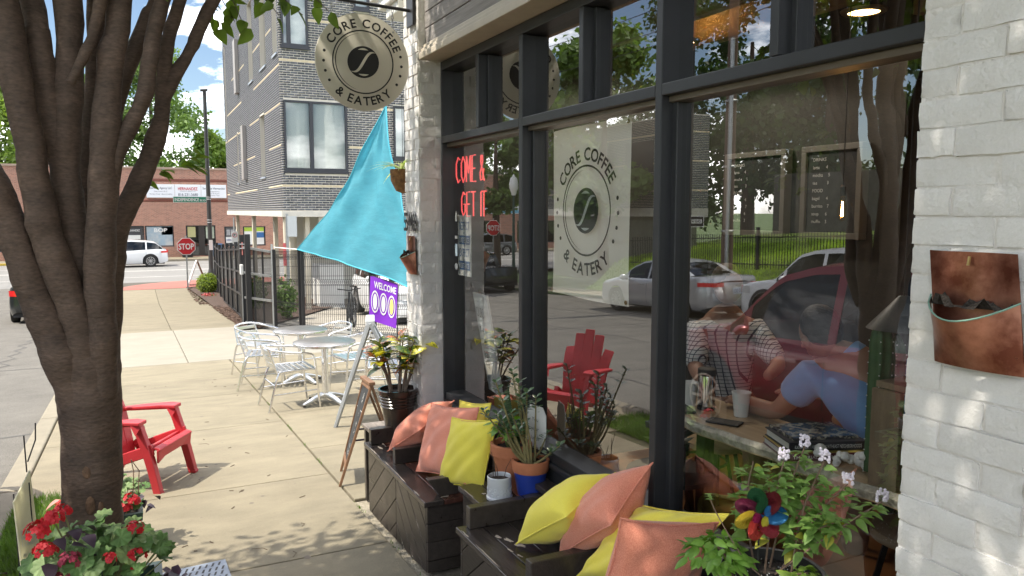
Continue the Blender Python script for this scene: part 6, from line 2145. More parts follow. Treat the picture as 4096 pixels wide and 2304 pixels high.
for k in range(13):
	a = 2 * PI * k / 13 + g.normal() * .2
	sp = .03 + .22 * g.random()
	hh = .22 + .20 * g.random()
	b0 = PC + Vector((.05 * math.cos(a), .05 * math.sin(a), .26))
	tip = PC + Vector((sp * math.cos(a), sp * math.sin(a) * .8, .27 + hh))
	p, r_ = smooth_path([b0, b0.lerp(tip, .5) + Vector((.012 * g.normal(), .012 * g.normal(), .02)), tip], [.007, .006, .004], 4)
	MB().tube(p, r_, 6).build('stem', M('croton_stem', (.22, .17, .13), .8, var=.3, vscale=30), croton, smooth=True)
	for j in range(10):
		t = 1 - .33 * (j / 10)
		q = p[min(len(p) - 1, int(t * (len(p) - 1)))]
		aa = j * 2.4 + g.random()
		d = Vector((math.cos(aa), math.sin(aa), .15 + .5 * (1 - j / 10) + .2 * g.normal()))
		kind = cro[0] if g.random() < .25 else cro[int(g.integers(1, 3))] if g.random() < .8 else cro[3]
		if j > 7 and g.random() < .4:
			kind = cro[3]
		obj('leaf', kind, croton, mw=orient(q, d, s=.105 + .035 * g.random(), roll=.3 * g.normal()))
# small white dimpled pot
wp = thing('white_pot', 'small white dimpled pot with bare twigs on the plank table', 'plant pot', (1.605, 3.41, .345))
wc = Vector((1.605, 3.425, .3455))
glaze = M('white_glaze', (.58, .60, .63), .25, var=.05, vscale=9, coat=.3)
MB().lathe([(.0001, 0), (.062, 0), (.066, .004), (.067, .016), (.060, .020), (.0595, .07), (.0615, .074), (.0615, .118), (.058, .121), (.055, .118), (.055, .095)], wc, 48).build('pot', glaze, wp, smooth=True, sharp=35)
for row, zz in ((0, .036), (1, .058)):
	for k in range(12):
		a = 2 * PI * (k + .5 * row) / 12
		p = wc + Vector((.0598 * math.cos(a), .0598 * math.sin(a), zz))
		o = MB().lathe([(.0001, -.001), (.004, .0006), (.0075, .0022), (.0095, .0022), (.0105, 0)], (0, 0, 0), 14).mesh('dimple', glaze, smooth=True)
		obj('dimple', o, wp, mw=Matrix.Translation(p) @ Vector((math.cos(a), math.sin(a), 0)).to_track_quat('Z', 'Y').to_matrix().to_4x4())
MB().lathe([(.0001, .0), (.054, .0)], wc + Vector((0, 0, .100)), 24).build('soil', soil_m, wp)
for dx, dy, h, lean in ((-.018, .0, .15, -.02), (-.03, .01, .12, .0), (.02, -.01, .10, .03), (.0, .015, .08, -.01)):
	MB().tube([wc + Vector((dx, dy, .10)), wc + Vector((dx + lean * .5, dy, .10 + h * .6)), wc + Vector((dx + lean * 1.4, dy, .10 + h))], [.0022, .0018, .0012], 5).build('twig', bark, wp)
# terracotta pot with basil and snake leaf
tp = thing('terracotta_pot', 'tall terracotta pot with basil and dark sword leaf behind white pot', 'plant pot', (1.745, 3.54, .345))
tcn = Vector((1.735, 3.555, .3455))
pot(tp, tcn, .070, .105, .24, terracotta, .006, .06)
basil_m = M('basil_leaf', (.17, .32, .05), .45, var=.3, vscale=30, translucent=.3)
basil_l = leaf_mesh('leaf', basil_m, 1, .55, -.35, .35, 'ovate', 6)
for k in range(5):
	a = R(150 + 50 * k)
	tip = tcn + Vector((.08 * math.cos(a) - .05, .06 * math.sin(a) - .06, .34 + .04 * g.random()))
	b0 = tcn + Vector((.02 * math.cos(a), .02 * math.sin(a), .21))
	MB().tube([b0, (b0 + tip) / 2 + Vector((0, 0, .05)), tip], .0028, 5).build('stem', M('green_stem', (.16, .20, .06), .7), tp)
	for j in range(7):
		aa = 2.4 * j + g.random()
		q = b0.lerp(tip, .55 + .45 * j / 7) + Vector((0, 0, .02))
		obj('leaf', basil_l, tp, mw=orient(q, (math.cos(aa), math.sin(aa), -.35 + .3 * g.normal()), s=.05 + .03 * g.random(), roll=.3 * g.normal()))
snake = leaf_mesh('sword_leaf', M('snake_leaf', (.022, .05, .018), .4, col2=(.05, .085, .03), vscale=14), 1, .11, .4, .03, 'strap', 8)
for dx, dy, s, lean in ((.02, 0, .36, (-.08, .1, 1)), (.0, .02, .30, (-.02, .14, 1)), (.03, -.02, .28, (.08, 0, 1))):
	obj('sword_leaf', snake, tp, mw=orient(tcn + Vector((dx, dy, .2)), lean, up=(-1, -.6, 0), s=s))
# blue dipped pot with jade plant
jp = thing('jade_plant', 'jade plant in terracotta pot dipped blue standing on saucer', 'plant', (1.74, 3.40, .345))
jc = Vector((1.772, 3.405, .3455))
MB().lathe([(.0001, .0), (.072, 0), (.088, .018), (.091, .018), (.075, .003), (.0001, .003)], jc, 40).build('saucer', terracotta, jp, smooth=True)
bluegl = M('blue_paint', (.018, .045, .30), .3, coat=.3, var=.08, vscale=12)
MB().lathe([(.0001, .006), (.066, .006), (.086, .128)], jc, 44).build('painted_base', bluegl, jp, smooth=True)
MB().lathe([(.0845, .126), (.0862, .1285), (.093, .131), (.0985, .187), (.0965, .191), (.087, .191), (.085, .165)], jc, 44).build('pot_rim', terracotta, jp, smooth=True, sharp=35)
MB().lathe([(.0001, .168), (.085, .166)], jc, 24).build('soil', soil_m, jp)
jade_m = M('jade_leaf', (.045, .105, .028), .3, var=.35, vscale=40, coat=.2)
jade_l = leaf_mesh('leaf', jade_m, 1, .58, .15, .10, 'spoon', 5)
jstem = M('jade_stem', (.22, .19, .085), .8, var=.4, vscale=30, bump=.3, bscale=60)
for k in range(20):
	a = g.random() * 6.28
	b0 = jc + Vector((.035 * math.cos(a) * g.random() - .01, .035 * math.sin(a), .165))
	hh = .16 + .30 * g.random()
	ln = .03 + .16 * g.random()
	tip = b0 + Vector((ln * math.cos(a) * .9 - .10 * g.random(), ln * math.sin(a) * .9 + .02, hh))
	if k > 16:
		tip = b0 + Vector((.08 * math.cos(a) + .05, .08 * math.sin(a) - .04, .09 + .05 * g.random()))
	p, r_ = smooth_path([b0, b0.lerp(tip, .45) + Vector((.012 * g.normal(), .012 * g.normal(), -.012)), tip], [.0075, .0055, .003], 4)
	MB().tube(p, r_, 6).build('stem', jstem, jp, smooth=True)
	for j in range(11):
		aa = j * PI / 2 + (j // 2) * .4 + g.normal() * .2
		q = p[-1].lerp(p[-3], (j / 11) * .9)
		obj('leaf', jade_l, jp, mw=orient(q, (math.cos(aa), math.sin(aa), .75 - .04 * j), s=.034 + .018 * g.random()))
# big pot with mint, basil and pinwheel at lower right
mp_ = thing('mint_pot', 'dark pot of flowering mint and basil by near window', 'plant', (1.62, 1.60, .273))
mc = Vector((1.625, 1.60, .2735))
pot(mp_, mc, .10, .150, .485, M('pot_dark', (.04, .038, .036), .4), .006, .03)
perl = MB()
for k in range(60):
	a, r_ = g.random() * 6.28, .13 * math.sqrt(g.random())
	perl.ball((mc.x + r_ * math.cos(a), mc.y + r_ * math.sin(a), mc.z + .463), .0022, 5, 4)
perl.build('perlite', white_p, mp_, kind='stuff')
mint_m = M('mint_leaf', (.21, .34, .085), .5, var=.35, vscale=25, translucent=.3)
mint_y = M('mint_leaf_yellow', (.42, .40, .06), .5, var=.3, vscale=25, translucent=.3)
mint_l = leaf_mesh('leaf', mint_m, 1, .56, .30, .25, 'ovate', 6)
mint_ly = leaf_mesh('leaf', mint_y, 1, .56, .3, .25, 'ovate', 6)
mstem = M('mint_stem', (.20, .13, .09), .7, var=.3, vscale=20)
lil = M('mint_flower', (.74, .68, .76), .7, var=.15, vscale=60)
# each: base offset, tip position
mint = [((1.62, 1.62, .74), (1.66, 1.60, 1.08)), ((1.66, 1.56, .74), (1.71, 1.50, 1.10)), ((1.68, 1.58, .74), (1.76, 1.46, 1.04)), ((1.66, 1.64, .74), (1.72, 1.58, 1.12)), ((1.69, 1.62, .74), (1.72, 1.44, .95)), ((1.64, 1.6, .74), (1.80, 1.38, 1.01)), ((1.62, 1.66, .74), (1.62, 1.68, 1.06))]
for k, (b0, tip) in enumerate(mint):
	b0, tip = Vector(b0), Vector(tip)
	p, r_ = smooth_path([b0, b0.lerp(tip, .5) + Vector((.01 * g.normal(), .01 * g.normal(), .02)), tip], [.0035, .003, .0018], 5)
	MB().tube(p, r_, 6).build('stem', mstem, mp_, smooth=True)
	nn_ = 14
	for j in range(nn_):
		t = .38 + .62 * j / nn_
		q = p[min(len(p) - 1, int(t * (len(p) - 1)))]
		for sd in (0, PI):
			aa = j * PI / 2 + sd + .3 * g.normal()
			s = .058 * (1.05 - .45 * (j / nn_)) * (.8 + .4 * g.random())
			br_ = q + Vector((math.cos(aa), math.sin(aa), .2)) * .008
			me_ = mint_ly if g.random() < .07 else mint_l
			obj('leaf', me_, mp_, mw=orient(br_, (math.cos(aa), math.sin(aa), -.15 + .35 * g.normal()), s=s, roll=.35 * g.normal()))
			# side shoot
			if g.random() < .5 and j < nn_ - 2:
				e = q + Vector((math.cos(aa), math.sin(aa), .5)) * .04
				for m_ in range(4):
					ab = m_ * PI / 2
					obj('leaf', mint_l, mp_, mw=orient(e, (math.cos(ab), math.sin(ab), .4), s=.022 + .012 * g.random()))
	if k in (0, 1, 2, 3, 5):
		mb = MB()
		for m_ in range(40):
			a = g.random() * 6.28
			mb.ball(tip + Vector((.013 * math.cos(a), .013 * math.sin(a), .034 * g.random())), .0042, 5, 4)
		mb.build('flower_head', lil, mp_, kind='stuff')
# bushy basil at left rim, pale lime basil at right
for (cx, cy, cz, rx, rz_, n, col, nm) in ((1.465, 1.66, .80, .085, .08, 110, basil_m, 'basil'), (1.63, 1.47, .76, .055, .07, 55, M('lime_basil', (.24, .36, .06), .5, var=.2, vscale=20, translucent=.3), 'lime')):
	me_ = leaf_mesh('leaf', col, 1, .58, -.4, .35, 'ovate', 6)
	for k in range(n):
		d = Vector((g.normal(), g.normal(), abs(g.normal()) * .8 + .05)).normalized()
		q = Vector((cx, cy, cz)) + Vector((d.x * rx, d.y * rx, d.z * rz_)) * (.55 + .45 * g.random())
		obj('leaf', me_, mp_, mw=orient(q, (d.x + .3 * g.normal(), d.y + .3 * g.normal(), -.15 + .4 * g.normal()), s=.034 + .022 * g.random(), roll=.3 * g.normal()))
	MB().tube([(mc.x + (cx - mc.x) * .6, mc.y + (cy - mc.y) * .5, .73), (cx, cy, cz)], .004, 5).tube([(mc.x + (cx - mc.x) * .5, mc.y, .73), (cx + .02, cy + .02, cz + .03)], .003, 5).build('stem', mstem, mp_)
# one long bare sprig leaning left
p, r_ = smooth_path([(1.60, 1.55, .73), (1.53, 1.60, .80), (1.47, 1.66, .93), (1.455, 1.68, .985)], [.002, .002, .0016, .0012], 5)
MB().tube(p, r_, 5).build('stem', mstem, mp_)
for k in range(8):
	q = p[-1 - k // 3]
	obj('leaf', mint_l, mp_, mw=orient(q, (math.cos(k * 2.1), math.sin(k * 2.1), .1), s=.016 + .006 * g.random()))
# pinwheel flower
pw = thing('pinwheel', 'shiny multicoloured pinwheel flower stuck among the mint', 'pinwheel', (1.585, 1.60, .74))
pc = Vector((1.575, 1.60, .935))
MB().tube([(1.575, 1.605, .70), (1.575, 1.60, .935)], .003, 6).build('stick', darkmetal, pw)
fx, fz = Vector((.86, -.50, 0)).normalized(), Vector((.05, .08, 1)).normalized()
fn = fx.cross(fz)
cols = [('foil_green', (.012, .10, .03)), ('foil_red', (.16, .008, .014)), ('foil_blue', (.02, .16, .40)), ('foil_crimson', (.30, .02, .04)), ('foil_scarlet', (.50, .04, .03)), ('foil_gold', (.62, .44, .03)), ('foil_plum', (.14, .006, .04))]
for k, (nm, c) in enumerate(cols):
	m = M(nm, c, .22, metal=.6, bump=.8, bscale=700, spec=.8)
	a = R(90 - k * 360 / 7 + 12)
	mb = MB()
	n0 = 16
	for ring, (rad, lift) in enumerate(((.0, .0), (.5, .012), (1.0, .004))):
		for j in range(n0):
			b = 2 * PI * j / n0
			x, y = rad * .031 * math.cos(b) * 1.25, rad * .027 * math.sin(b)
			cx, cy = (.040 + x) * math.cos(a) - y * math.sin(a), (.040 + x) * math.sin(a) + y * math.cos(a)
			mb.v.append(tuple(pc + fx * cx + fz * cy - fn * (-lift + .010 * math.sin(b))))
	for ring in range(2):
		for j in range(n0):
			j2 = (j + 1) % n0
			mb.f.append((ring * n0 + j, ring * n0 + j2, (ring + 1) * n0 + j2, (ring + 1) * n0 + j))
	mb.build('petal', m, pw, smooth=True, sharp=0)
for dx, dz, c in ((-.012, -.008, ('foil_magenta', (.32, .01, .08))), (.012, -.018, ('foil_lemon', (.62, .55, .05))), (-.004, .022, cols[0]), (.02, .012, cols[2])):
	MB().ball(pc + fx * dx + fz * dz + fn * .014, (.016, .006, .017), 12, 8).build('inner_petal', M(c[0], c[1], .22, metal=.6, bump=.8, bscale=700), pw, smooth=True)
# ================================================================== copper wall pockets, hanging basket
cop = M('copper', (.15, .045, .026), .33, metal=.75, col2=(.48, .22, .15), c2pos=(.38, .68), vscale=8, bump=.45, bscale=9, detail=6, rvar=.15)
verd = M('verdigris', (.20, .34, .27), .7, metal=.2)
def pocket(label, x, yc, z0, z1, w, tilt, front=.35):
	t = thing('copper_pocket', label, 'wall planter', (x, yc, z0), group='copper wall pockets')
	ny = 12
	def back(u, v):
		return (x - .004 - .006 * math.sin(u * 7) * v, yc + w * (.5 - u) + tilt * (1 - v), z0 + (z1 - z0) * v)
	MB().grid(back, ny, 10).build('back_plate', cop, t, smooth=True, sharp=0)
	def frontp(u, v):
		bul = math.sin(PI * u) ** .7 * (.02 + .062 * v)
		return (x - .008 - bul, yc + w * (.5 - u) * (1 - .0 * v) + tilt * (1 - v * .6), z0 + (z1 - z0) * (.0 + .60 * v) - .045 * math.sin(PI * u) ** .8 * v)
	MB().grid(frontp, ny, 8).build('pouch', cop, t, smooth=True, sharp=0)
	MB().tube([frontp(k / ny, 1) for k in range(ny + 1)], .0022, 5).build('rim', verd, t)
	MB().grid(lambda u, v: (x - .008 - (math.sin(PI * u) ** .7) * .055 * v, yc + w * (.5 - u) + tilt * .4, z0 + (z1 - z0) * .53 + .05 * max(0, noise.noise((u * 6, v * 5, z0)))), 12, 4).build('soil', soil_m, t)
	MB().tube([(x - .012, yc, z1 - .01), (x - .016, yc, z1 - .03)], .0035, 6).build('nail', M('brass', (.35, .25, .1), .4), t)
	return t
pocket('large copper wall pocket with soil on the near white pillar', 1.689, 1.095, 1.448, 1.708, .205, -.03)
pocket('bent copper wall pocket on the far pillar under house number', 1.689, 5.0, 1.375, 1.63, .17, -.03)
hbk = thing('hanging_basket', 'coir hanging basket with spider plant at the pillar edge', 'hanging plant', (1.69, 5.20, 1.95))
MB().lathe([(.0001, -.14), (.05, -.12), (.085, -.05), (.09, .03)], (1.72, 5.27, 2.06), 20).build('basket', M('coir', (.20, .10, .04), .95, var=.5, vscale=40, bump=1, bscale=90), hbk, smooth=True)
spl = leaf_mesh('strap_leaf', M('spider_leaf', (.30, .40, .10), .5, col2=(.60, .60, .36), vscale=20, translucent=.4), 1, .075, .4, .7, 'strap', 8)
for k in range(20):
	a = 2 * PI * k / 20 + .2 * g.normal()
	obj('strap_leaf', spl, hbk, mw=orient((1.71, 5.27, 2.08), (math.cos(a), math.sin(a), .9 + .5 * g.normal()), s=.17 + .09 * g.random()))
MB().tube([(1.72, 5.27, 2.1), (1.72, 5.27, 2.6)], .002, 4).build('wire', darkmetal, hbk)
MB().tube([(1.72, 5.14, 2.6), (1.72, 5.27, 2.6)], .006, 6).build('hook', darkmetal, hbk)
# ================================================================== red plastic chair
redpl = M('red_plastic', (.47, .035, .045), .42, var=.16, vscale=5, spec=.45, rvar=.1, fine=.05)
def smooth_bar(path, w, h, up=(0, 0, 1), n=5):
	"""flat bar swept along a smoothed path, (w,h) may be lists"""
	path = [Vector(p) for p in path]
	ws = w if hasattr(w, '__len__') else [w] * len(path)
	hs = h if hasattr(h, '__len__') else [h] * len(path)
	pw_, rw = smooth_path(path, ws, n)
	_, rh = smooth_path(path, hs, n)
	mb = MB()
	u = Vector(up)
	base = 0
	for i, p in enumerate(pw_):
		d = (pw_[min(i + 1, len(pw_) - 1)] - pw_[max(i - 1, 0)]).normalized()
		a = d.cross(u).normalized()
		b = a.cross(d)
		for sx, sy in ((-1, -1), (1, -1), (1, 1), (-1, 1)):
			mb.v.append(tuple(p + a * sx * rw[i] / 2 + b * sy * rh[i] / 2))
	for i in range(len(pw_) - 1):
		for k in range(4):
			k2 = (k + 1) % 4
			mb.f.append((i * 4 + k, i * 4 + k2, i * 4 + 4 + k2, i * 4 + 4 + k))
	mb.f.append((3, 2, 1, 0))
	m = len(pw_) * 4
	mb.f.append((m - 4, m - 3, m - 2, m - 1))
	return mb
def adirondack(label, loc, rz):
	"""low moulded chair, front towards local +X"""
	t = thing('red_chair', label, 'chair', loc, rz)
	for s in (-1, 1):
		y = s * .285
		smooth_bar([(.30, y * 1.02, 0), (.225, y, .25), (.125, y, .50), (.115, y, .535)], [.075, .08, .08, .08], [.055, .06, .055, .05], up=(0, 1, 0)).build('front_leg', redpl, t, bevel=.01, local=True)
		smooth_bar([(-.52, y * .95, 0), (-.36, y * .95, .20), (-.20, y * .95, .30)], [.05, .05, .05], [.06, .07, .06], up=(0, 1, 0)).build('rear_leg', redpl, t, bevel=.01, local=True)
		MB().prism([(.165, y - .055, .535), (.165, y + .06, .535), (.06, y + .075, .540), (-.20, y + .05, .525), (-.44, y + .02, .505), (-.44, y - .045, .505), (0, y - .055, .535)], (0, 0, .028)).build('arm', redpl, t, bevel=.008, local=True)
		smooth_bar([(.25, y * .97, .345), (0, y * .95, .28), (-.30, y * .92, .19)], .03, .085, up=(0, 0, 1)).build('side_rail', redpl, t, bevel=.006, local=True)
		smooth_bar([(-.43, y * .9, .50), (-.46, y * .8, .56)], .03, .06).build('arm_bracket', redpl, t, local=True)
		MB().box(.27, .345, y - .03, y + .03, -.004, .018).build('foot', redpl, t, bevel=.005, local=True)
	for k in range(5):
		x = .26 - .125 * k
		z = .372 - .052 * k - (.03 if k == 0 else 0)
		smooth_bar([(x - .055, 0, z - .022), (x + .0, 0, z + .006), (x + .055, 0, z + .022 - (.03 if k == 0 else 0))], .54 - .03 * k, .022, up=(0, 0, 1)).build('seat_slat', redpl, t, bevel=.006, local=True)
	MB().prism([(.285, -.28, .34), (.285, .28, .34), (.275, .27, .235), (.27, .15, .262), (.27, -.15, .262), (.275, -.27, .235)], (.022, 0, 0)).build('front_apron', redpl, t, bevel=.008, local=True)
	for k in range(5):
		u = (k - 2) / 2
		h = .90 - .20 * u * u
		smooth_bar([(-.30, u * .19, .16), (-.43, u * .225, .55), (-.55, u * .245, h)], [.10, .125, .115], .02, up=(1, 0, 0)).build('back_slat', redpl, t, bevel=.008, local=True)
	smooth_bar([(-.455, -.27, .52), (-.465, 0, .525), (-.455, .27, .52)], .02, .06).build('back_rail', redpl, t, local=True)
	for ch in t.children:
		ch.matrix_basis = Matrix.Diagonal((.76, .92, 1, 1))
	return t
adirondack('red plastic adirondack chair facing the cafe behind the tree', (.014, 6.535, gz(6.53)), R(-30))
adi2 = None
# ================================================================== aluminium bistro furniture
alu_seat = M('aluminium_slat', (.78, .79, .80), .28, metal=1.0)
def bistro_chair(label):
	t = thing('bistro_chair', label, 'chair', (0, 0, 0), 0, 'aluminium bistro chairs')
	r_ = .0125
	W2, D2 = .255, .25
	# front legs run up and back into the arm hoop
	hoop = []
	for s in (1,):
		pass
	pth = [(.27, W2 + .01, 0), (.25, W2 + .01, .22), (.235, W2 + .01, .44), (.21, W2 + .012, .60), (.14, W2 + .012, .645), (0, W2 + .015, .66), (-.16, W2, .685), (-.245, W2 - .06, .71), (-.28, .1, .725), (-.285, 0, .728)]
	full = pth + [(x, -y, z) for x, y, z in reversed(pth[:-1])]
	p, rr_ = smooth_path(full, [r_] * len(full), 5)
	MB().tube(p, rr_, 8).build('arm_hoop', alu, t, smooth=True, local=True)
	for s in (-1, 1):
		p, q = smooth_path([(-.30, s * (W2 - .01), 0), (-.235, s * (W2 - .015), .26), (-.185, s * (W2 - .02), .42), (-.12, s * (W2 - .025), .452), (.10, s * (W2 - .025), .455), (.22, s * (W2 - .03), .452)], [r_] * 6, 5)
		MB().tube(p, q, 8).build('leg', alu, t, smooth=True, local=True)
		MB().tube([(-.19, s * (W2 - .045), .44), (-.275, s * (W2 - .07), .715)], r_ * .8, 8).build('back_upright', alu, t, smooth=True, local=True)
		MB().tube([(-.25, s * (W2 - .012), .20), (.255, s * (W2 + .008), .22)], r_ * .7, 8).build('stretcher', alu, t, smooth=True, local=True)
	MB().tube([(.235, -W2, .445), (.235, W2, .445)], r_ * .8, 8).build('front_rail', alu, t, smooth=True, local=True)
	MB().tube([(-.222, -W2 + .01, .30), (-.222, W2 - .01, .30)], r_ * .7, 8).build('rear_rail', alu, t, smooth=True, local=True)
	for k in range(7):
		x = .215 - .063 * k
		MB().box(x - .024, x + .024, -W2 + .03, W2 - .03, .462 - .012 * math.sin(PI * k / 6), .469 - .012 * math.sin(PI * k / 6)).build('seat_slat', alu_seat, t, bevel=.003, local=True)
	for k in range(3):
		z = .515 + .075 * k
		x = -.215 - .024 * k
		smooth_bar([(x, -.19, z), (x - .02, 0, z), (x, .19, z)], .010, .046).build('back_slat', alu_seat, t, bevel=.002, local=True)
	return t
c0 = bistro_chair('aluminium bistro chair nearest the sidewalk joint, front of near table')
def put(root, x, y, rz, label=None):
	if label is None:
		root.matrix_basis = Matrix.Translation((x, y, gz(y))) @ Matrix.Rotation(rz, 4, 'Z')
		return root
	return dup(root, (x, y, gz(y)), rz, label)
put(c0, 1.53, 8.96, R(5))
put(c0, 1.44, 10.45, R(-12), 'aluminium bistro chair left of the far table facing its column')
put(c0, 2.45, 9.45, R(188), 'aluminium bistro chair right of near table facing the sidewalk')
put(c0, 2.58, 8.60, R(165), 'aluminium bistro chair half hidden behind chalkboard signs and croton')
put(c0, 2.45, 11.0, R(205), 'aluminium bistro chair right of far table by the fence')
put(c0, 1.55, 11.6, R(-55), 'aluminium bistro chair farthest back beyond the far table')
def bistro_table(label, x, y):
	z0 = gz(y)
	t = thing('bistro_table', label, 'table', (x, y, z0), group='aluminium bistro tables')
	MB().lathe([(.0001, .715), (.345, .715), (.35, .70), (.352, .715), (.352, .728), (.345, .733), (.0001, .733)], (x, y, z0), 48).build('table_top', M('table_swirl', (.33, .31, .29), .32, metal=.8, var=.25, vscale=60), t, smooth=True)
	MB().lathe([(.353, .702), (.357, .706), (.357, .728), (.353, .731)], (x, y, z0), 48).build('rim', alu, t, smooth=True)
	MB().lathe([(.042, .09), (.038, .12), (.038, .70), (.05, .712)], (x, y, z0), 20).build('column', alu, t, smooth=True)
	for k in range(4):
		a = R(25 + 90 * k)
		d = Vector((math.cos(a), math.sin(a), 0))
		c = Vector((x, y, z0))
		smooth_bar([c + Vector((0, 0, .105)), c + d * .12 + Vector((0, 0, .085)), c + d * .24 + Vector((0, 0, .05)), c + d * .31 + Vector((0, 0, .03))], [.09, .075, .06, .045], [.05, .04, .03, .022]).build('foot', alu_seat, t, bevel=.008)
		MB().lathe([(.0001, .0), (.017, .0), (.017, .022), (.0001, .022)], c + d * .30, 10).build('glide', ink, t)
	return t
bistro_table('round aluminium bistro table nearer the viewer', 1.93, 8.92)
bistro_table('round aluminium bistro table farther back by the fence', 1.95, 10.5)
# ================================================================== A-frame boards
slatebd = M('chalk_slate', (.028, .030, .032), .8, var=.3, vscale=12)
oak = M('oak_frame', (.20, .105, .055), .6, var=.3, vscale=20, bump=.2, bscale=50)
chalk = M('chalk_white', (.62, .62, .60), .9)
ch = thing('chalkboard_sign', 'small brown framed chalkboard easel with open and daily specials', 'sign', (1.37, 5.8, gz(5.8)))
A0, A1 = Vector((1.315, 5.66, gz(5.66))), Vector((1.42, 6.06, gz(6.06)))     # front feet
T0, T1 = Vector((1.572, 5.65, .476)), Vector((1.60, 5.98, .455))           # top
B0, B1 = Vector((1.80, 5.64, gz(5.7))), Vector((1.88, 5.96, gz(6.0)))
def lr(p, q, t):
	return p + (q - p) * t
nrm = (A1 - A0).cross(T0 - A0).normalized()
if nrm.x > 0:
	nrm = -nrm
for p, q in ((A0, T0), (A1, T1)):
	MB().bar(p, q, .035, .02, up=nrm).build('frame_rail', oak, ch, bevel=.003)
for t in (.19, .97):
	MB().bar(lr(A0, T0, t), lr(A1, T1, t), .02, .036, up=(A0 - T0)).build('frame_rail', oak, ch, bevel=.003)
q0, q1, q2, q3 = lr(A0, T0, .21), lr(A1, T1, .21), lr(A1, T1, .95), lr(A0, T0, .95)
MB().add([q0, q1, q2, q3], [(0, 1, 2, 3)]).build('slate', slatebd, ch)
for p, q in ((B0, T0), (B1, T1)):
	MB().bar(p, q, .032, .018).build('rear_leg', oak, ch, bevel=.003)
MB().bar(lr(B0, T0, .45), lr(A0, T0, .45), .012).build('brace', M('brace_purple', (.04, .02, .05), .5), ch)
MB().bar(lr(B1, T1, .45), lr(A1, T1, .45), .012).build('brace', M('brace_purple', (.04, .02, .05), .5), ch)
MB().bar(T0 + Vector((0, -.02, .012)), T1 + Vector((0, .02, .012)), .05, .025).build('top_cap', oak, ch, bevel=.004)
cux, cuz = (A0 - A1).normalized() * 1, (T0 - A0).normalized()
for s_, t, h in (('OPEN', .80, .075), ('NEW', .66, .032), ('WEEKEND', .575, .03), ('BRUNCH', .50, .03), ('7AM-', .43, .03), ('SAT-SUN', .36, .022), ('daily special', .29, .02)):
	c = (lr(A0, T0, t) + lr(A1, T1, t)) / 2
	text(ch, 'lettering', s_, c, cux, cuz, h, w=min(.28, .05 * len(s_)), mat=chalk, proud=.004)
MB().bar(lr(lr(A0, T0, .72), lr(A1, T1, .72), .1) + nrm * .003, lr(lr(A0, T0, .72), lr(A1, T1, .72), .9) + nrm * .003, .004).build('chalk_line', chalk, ch)
gf = thing('grey_sign_frame', 'tall grey plastic A-frame sign seen edge on behind chalkboard', 'sign', (1.8, 7.8, gz(7.8)))
greypl = M('grey_plastic', (.30, .32, .34), .5, var=.08, vscale=8)
F0_, F1_ = Vector((1.74, 7.62, gz(7.62))), Vector((1.87, 8.05, gz(8.05)))
H0_, H1_ = Vector((2.05, 7.38, .69)), Vector((2.17, 7.80, .69))
K0_, K1_ = Vector((2.52, 7.20, gz(7.2))), Vector((2.64, 7.62, gz(7.6)))
for p, q in ((F0_, H0_), (F1_, H1_), (K0_, H0_), (K1_, H1_)):
	MB().bar(p, q, .05, .03).build('leg', greypl, gf, bevel=.004)
for t in (.25, .95):
	MB().bar(lr(F0_, H0_, t), lr(F1_, H1_, t), .03, .05).build('cross_rail', greypl, gf, bevel=.004)
	MB().bar(lr(K0_, H0_, t), lr(K1_, H1_, t), .03, .05).build('cross_rail', greypl, gf, bevel=.004)
MB().add([lr(F0_, H0_, .27), lr(F1_, H1_, .27), lr(F1_, H1_, .93), lr(F0_, H0_, .93)], [(0, 1, 2, 3)]).build('board', greypl, gf)
MB().add([lr(K0_, H0_, .27), lr(K1_, H1_, .27), lr(K1_, H1_, .93), lr(K0_, H0_, .93)], [(0, 1, 2, 3)]).build('board', greypl, gf)
MB().bar(H0_, H1_, .09, .06).build('top_hinge', M('hinge_white', (.5, .52, .54), .5), gf, bevel=.01)
fa = thing('small_sign_board', 'small brown and white A-frame sign standing by the corner', 'sign', (2.2, 37.2, -1.52))
for x0, x1, mat in ((2.05, 2.45, white_p), (2.82, 2.46, oak)):
	MB().bar((x0, 37.3, -1.52), (x1, 37.3, -.42), .05, .6, up=(0, 1, 0)).build('leaf_board', mat, fa)
# litter bins across the street
for k, (x, y, col, lab) in enumerate(((3.3, 59.2, (.012, .012, .013), 'black round litter bin at the shop door'), (5.35, 59.3, (.03, .13, .30), 'blue slatted litter bin beside the shop door'))):
	b = thing('litter_bin', lab, 'bin', (x, y, -1.5))
	m = M('bin_%s' % ('black', 'blue')[k], col, .5)
	for j in range(14):
		a = 2 * PI * j / 14
		MB().box(x + .3 * math.cos(a) - .045, x + .3 * math.cos(a) + .045, y + .3 * math.sin(a) - .045, y + .3 * math.sin(a) + .045, -1.48, -.62).build('slat', m, b)
	MB().lathe([(.0001, -1.45), (.27, -1.45), (.27, -.65)], (x, y, 0), 18).build('liner', ink, b)
	MB().lathe([(.28, -.66), (.34, -.64), (.34, -.58), (.28, -.56)], (x, y, 0), 18).build('rim', m, b)
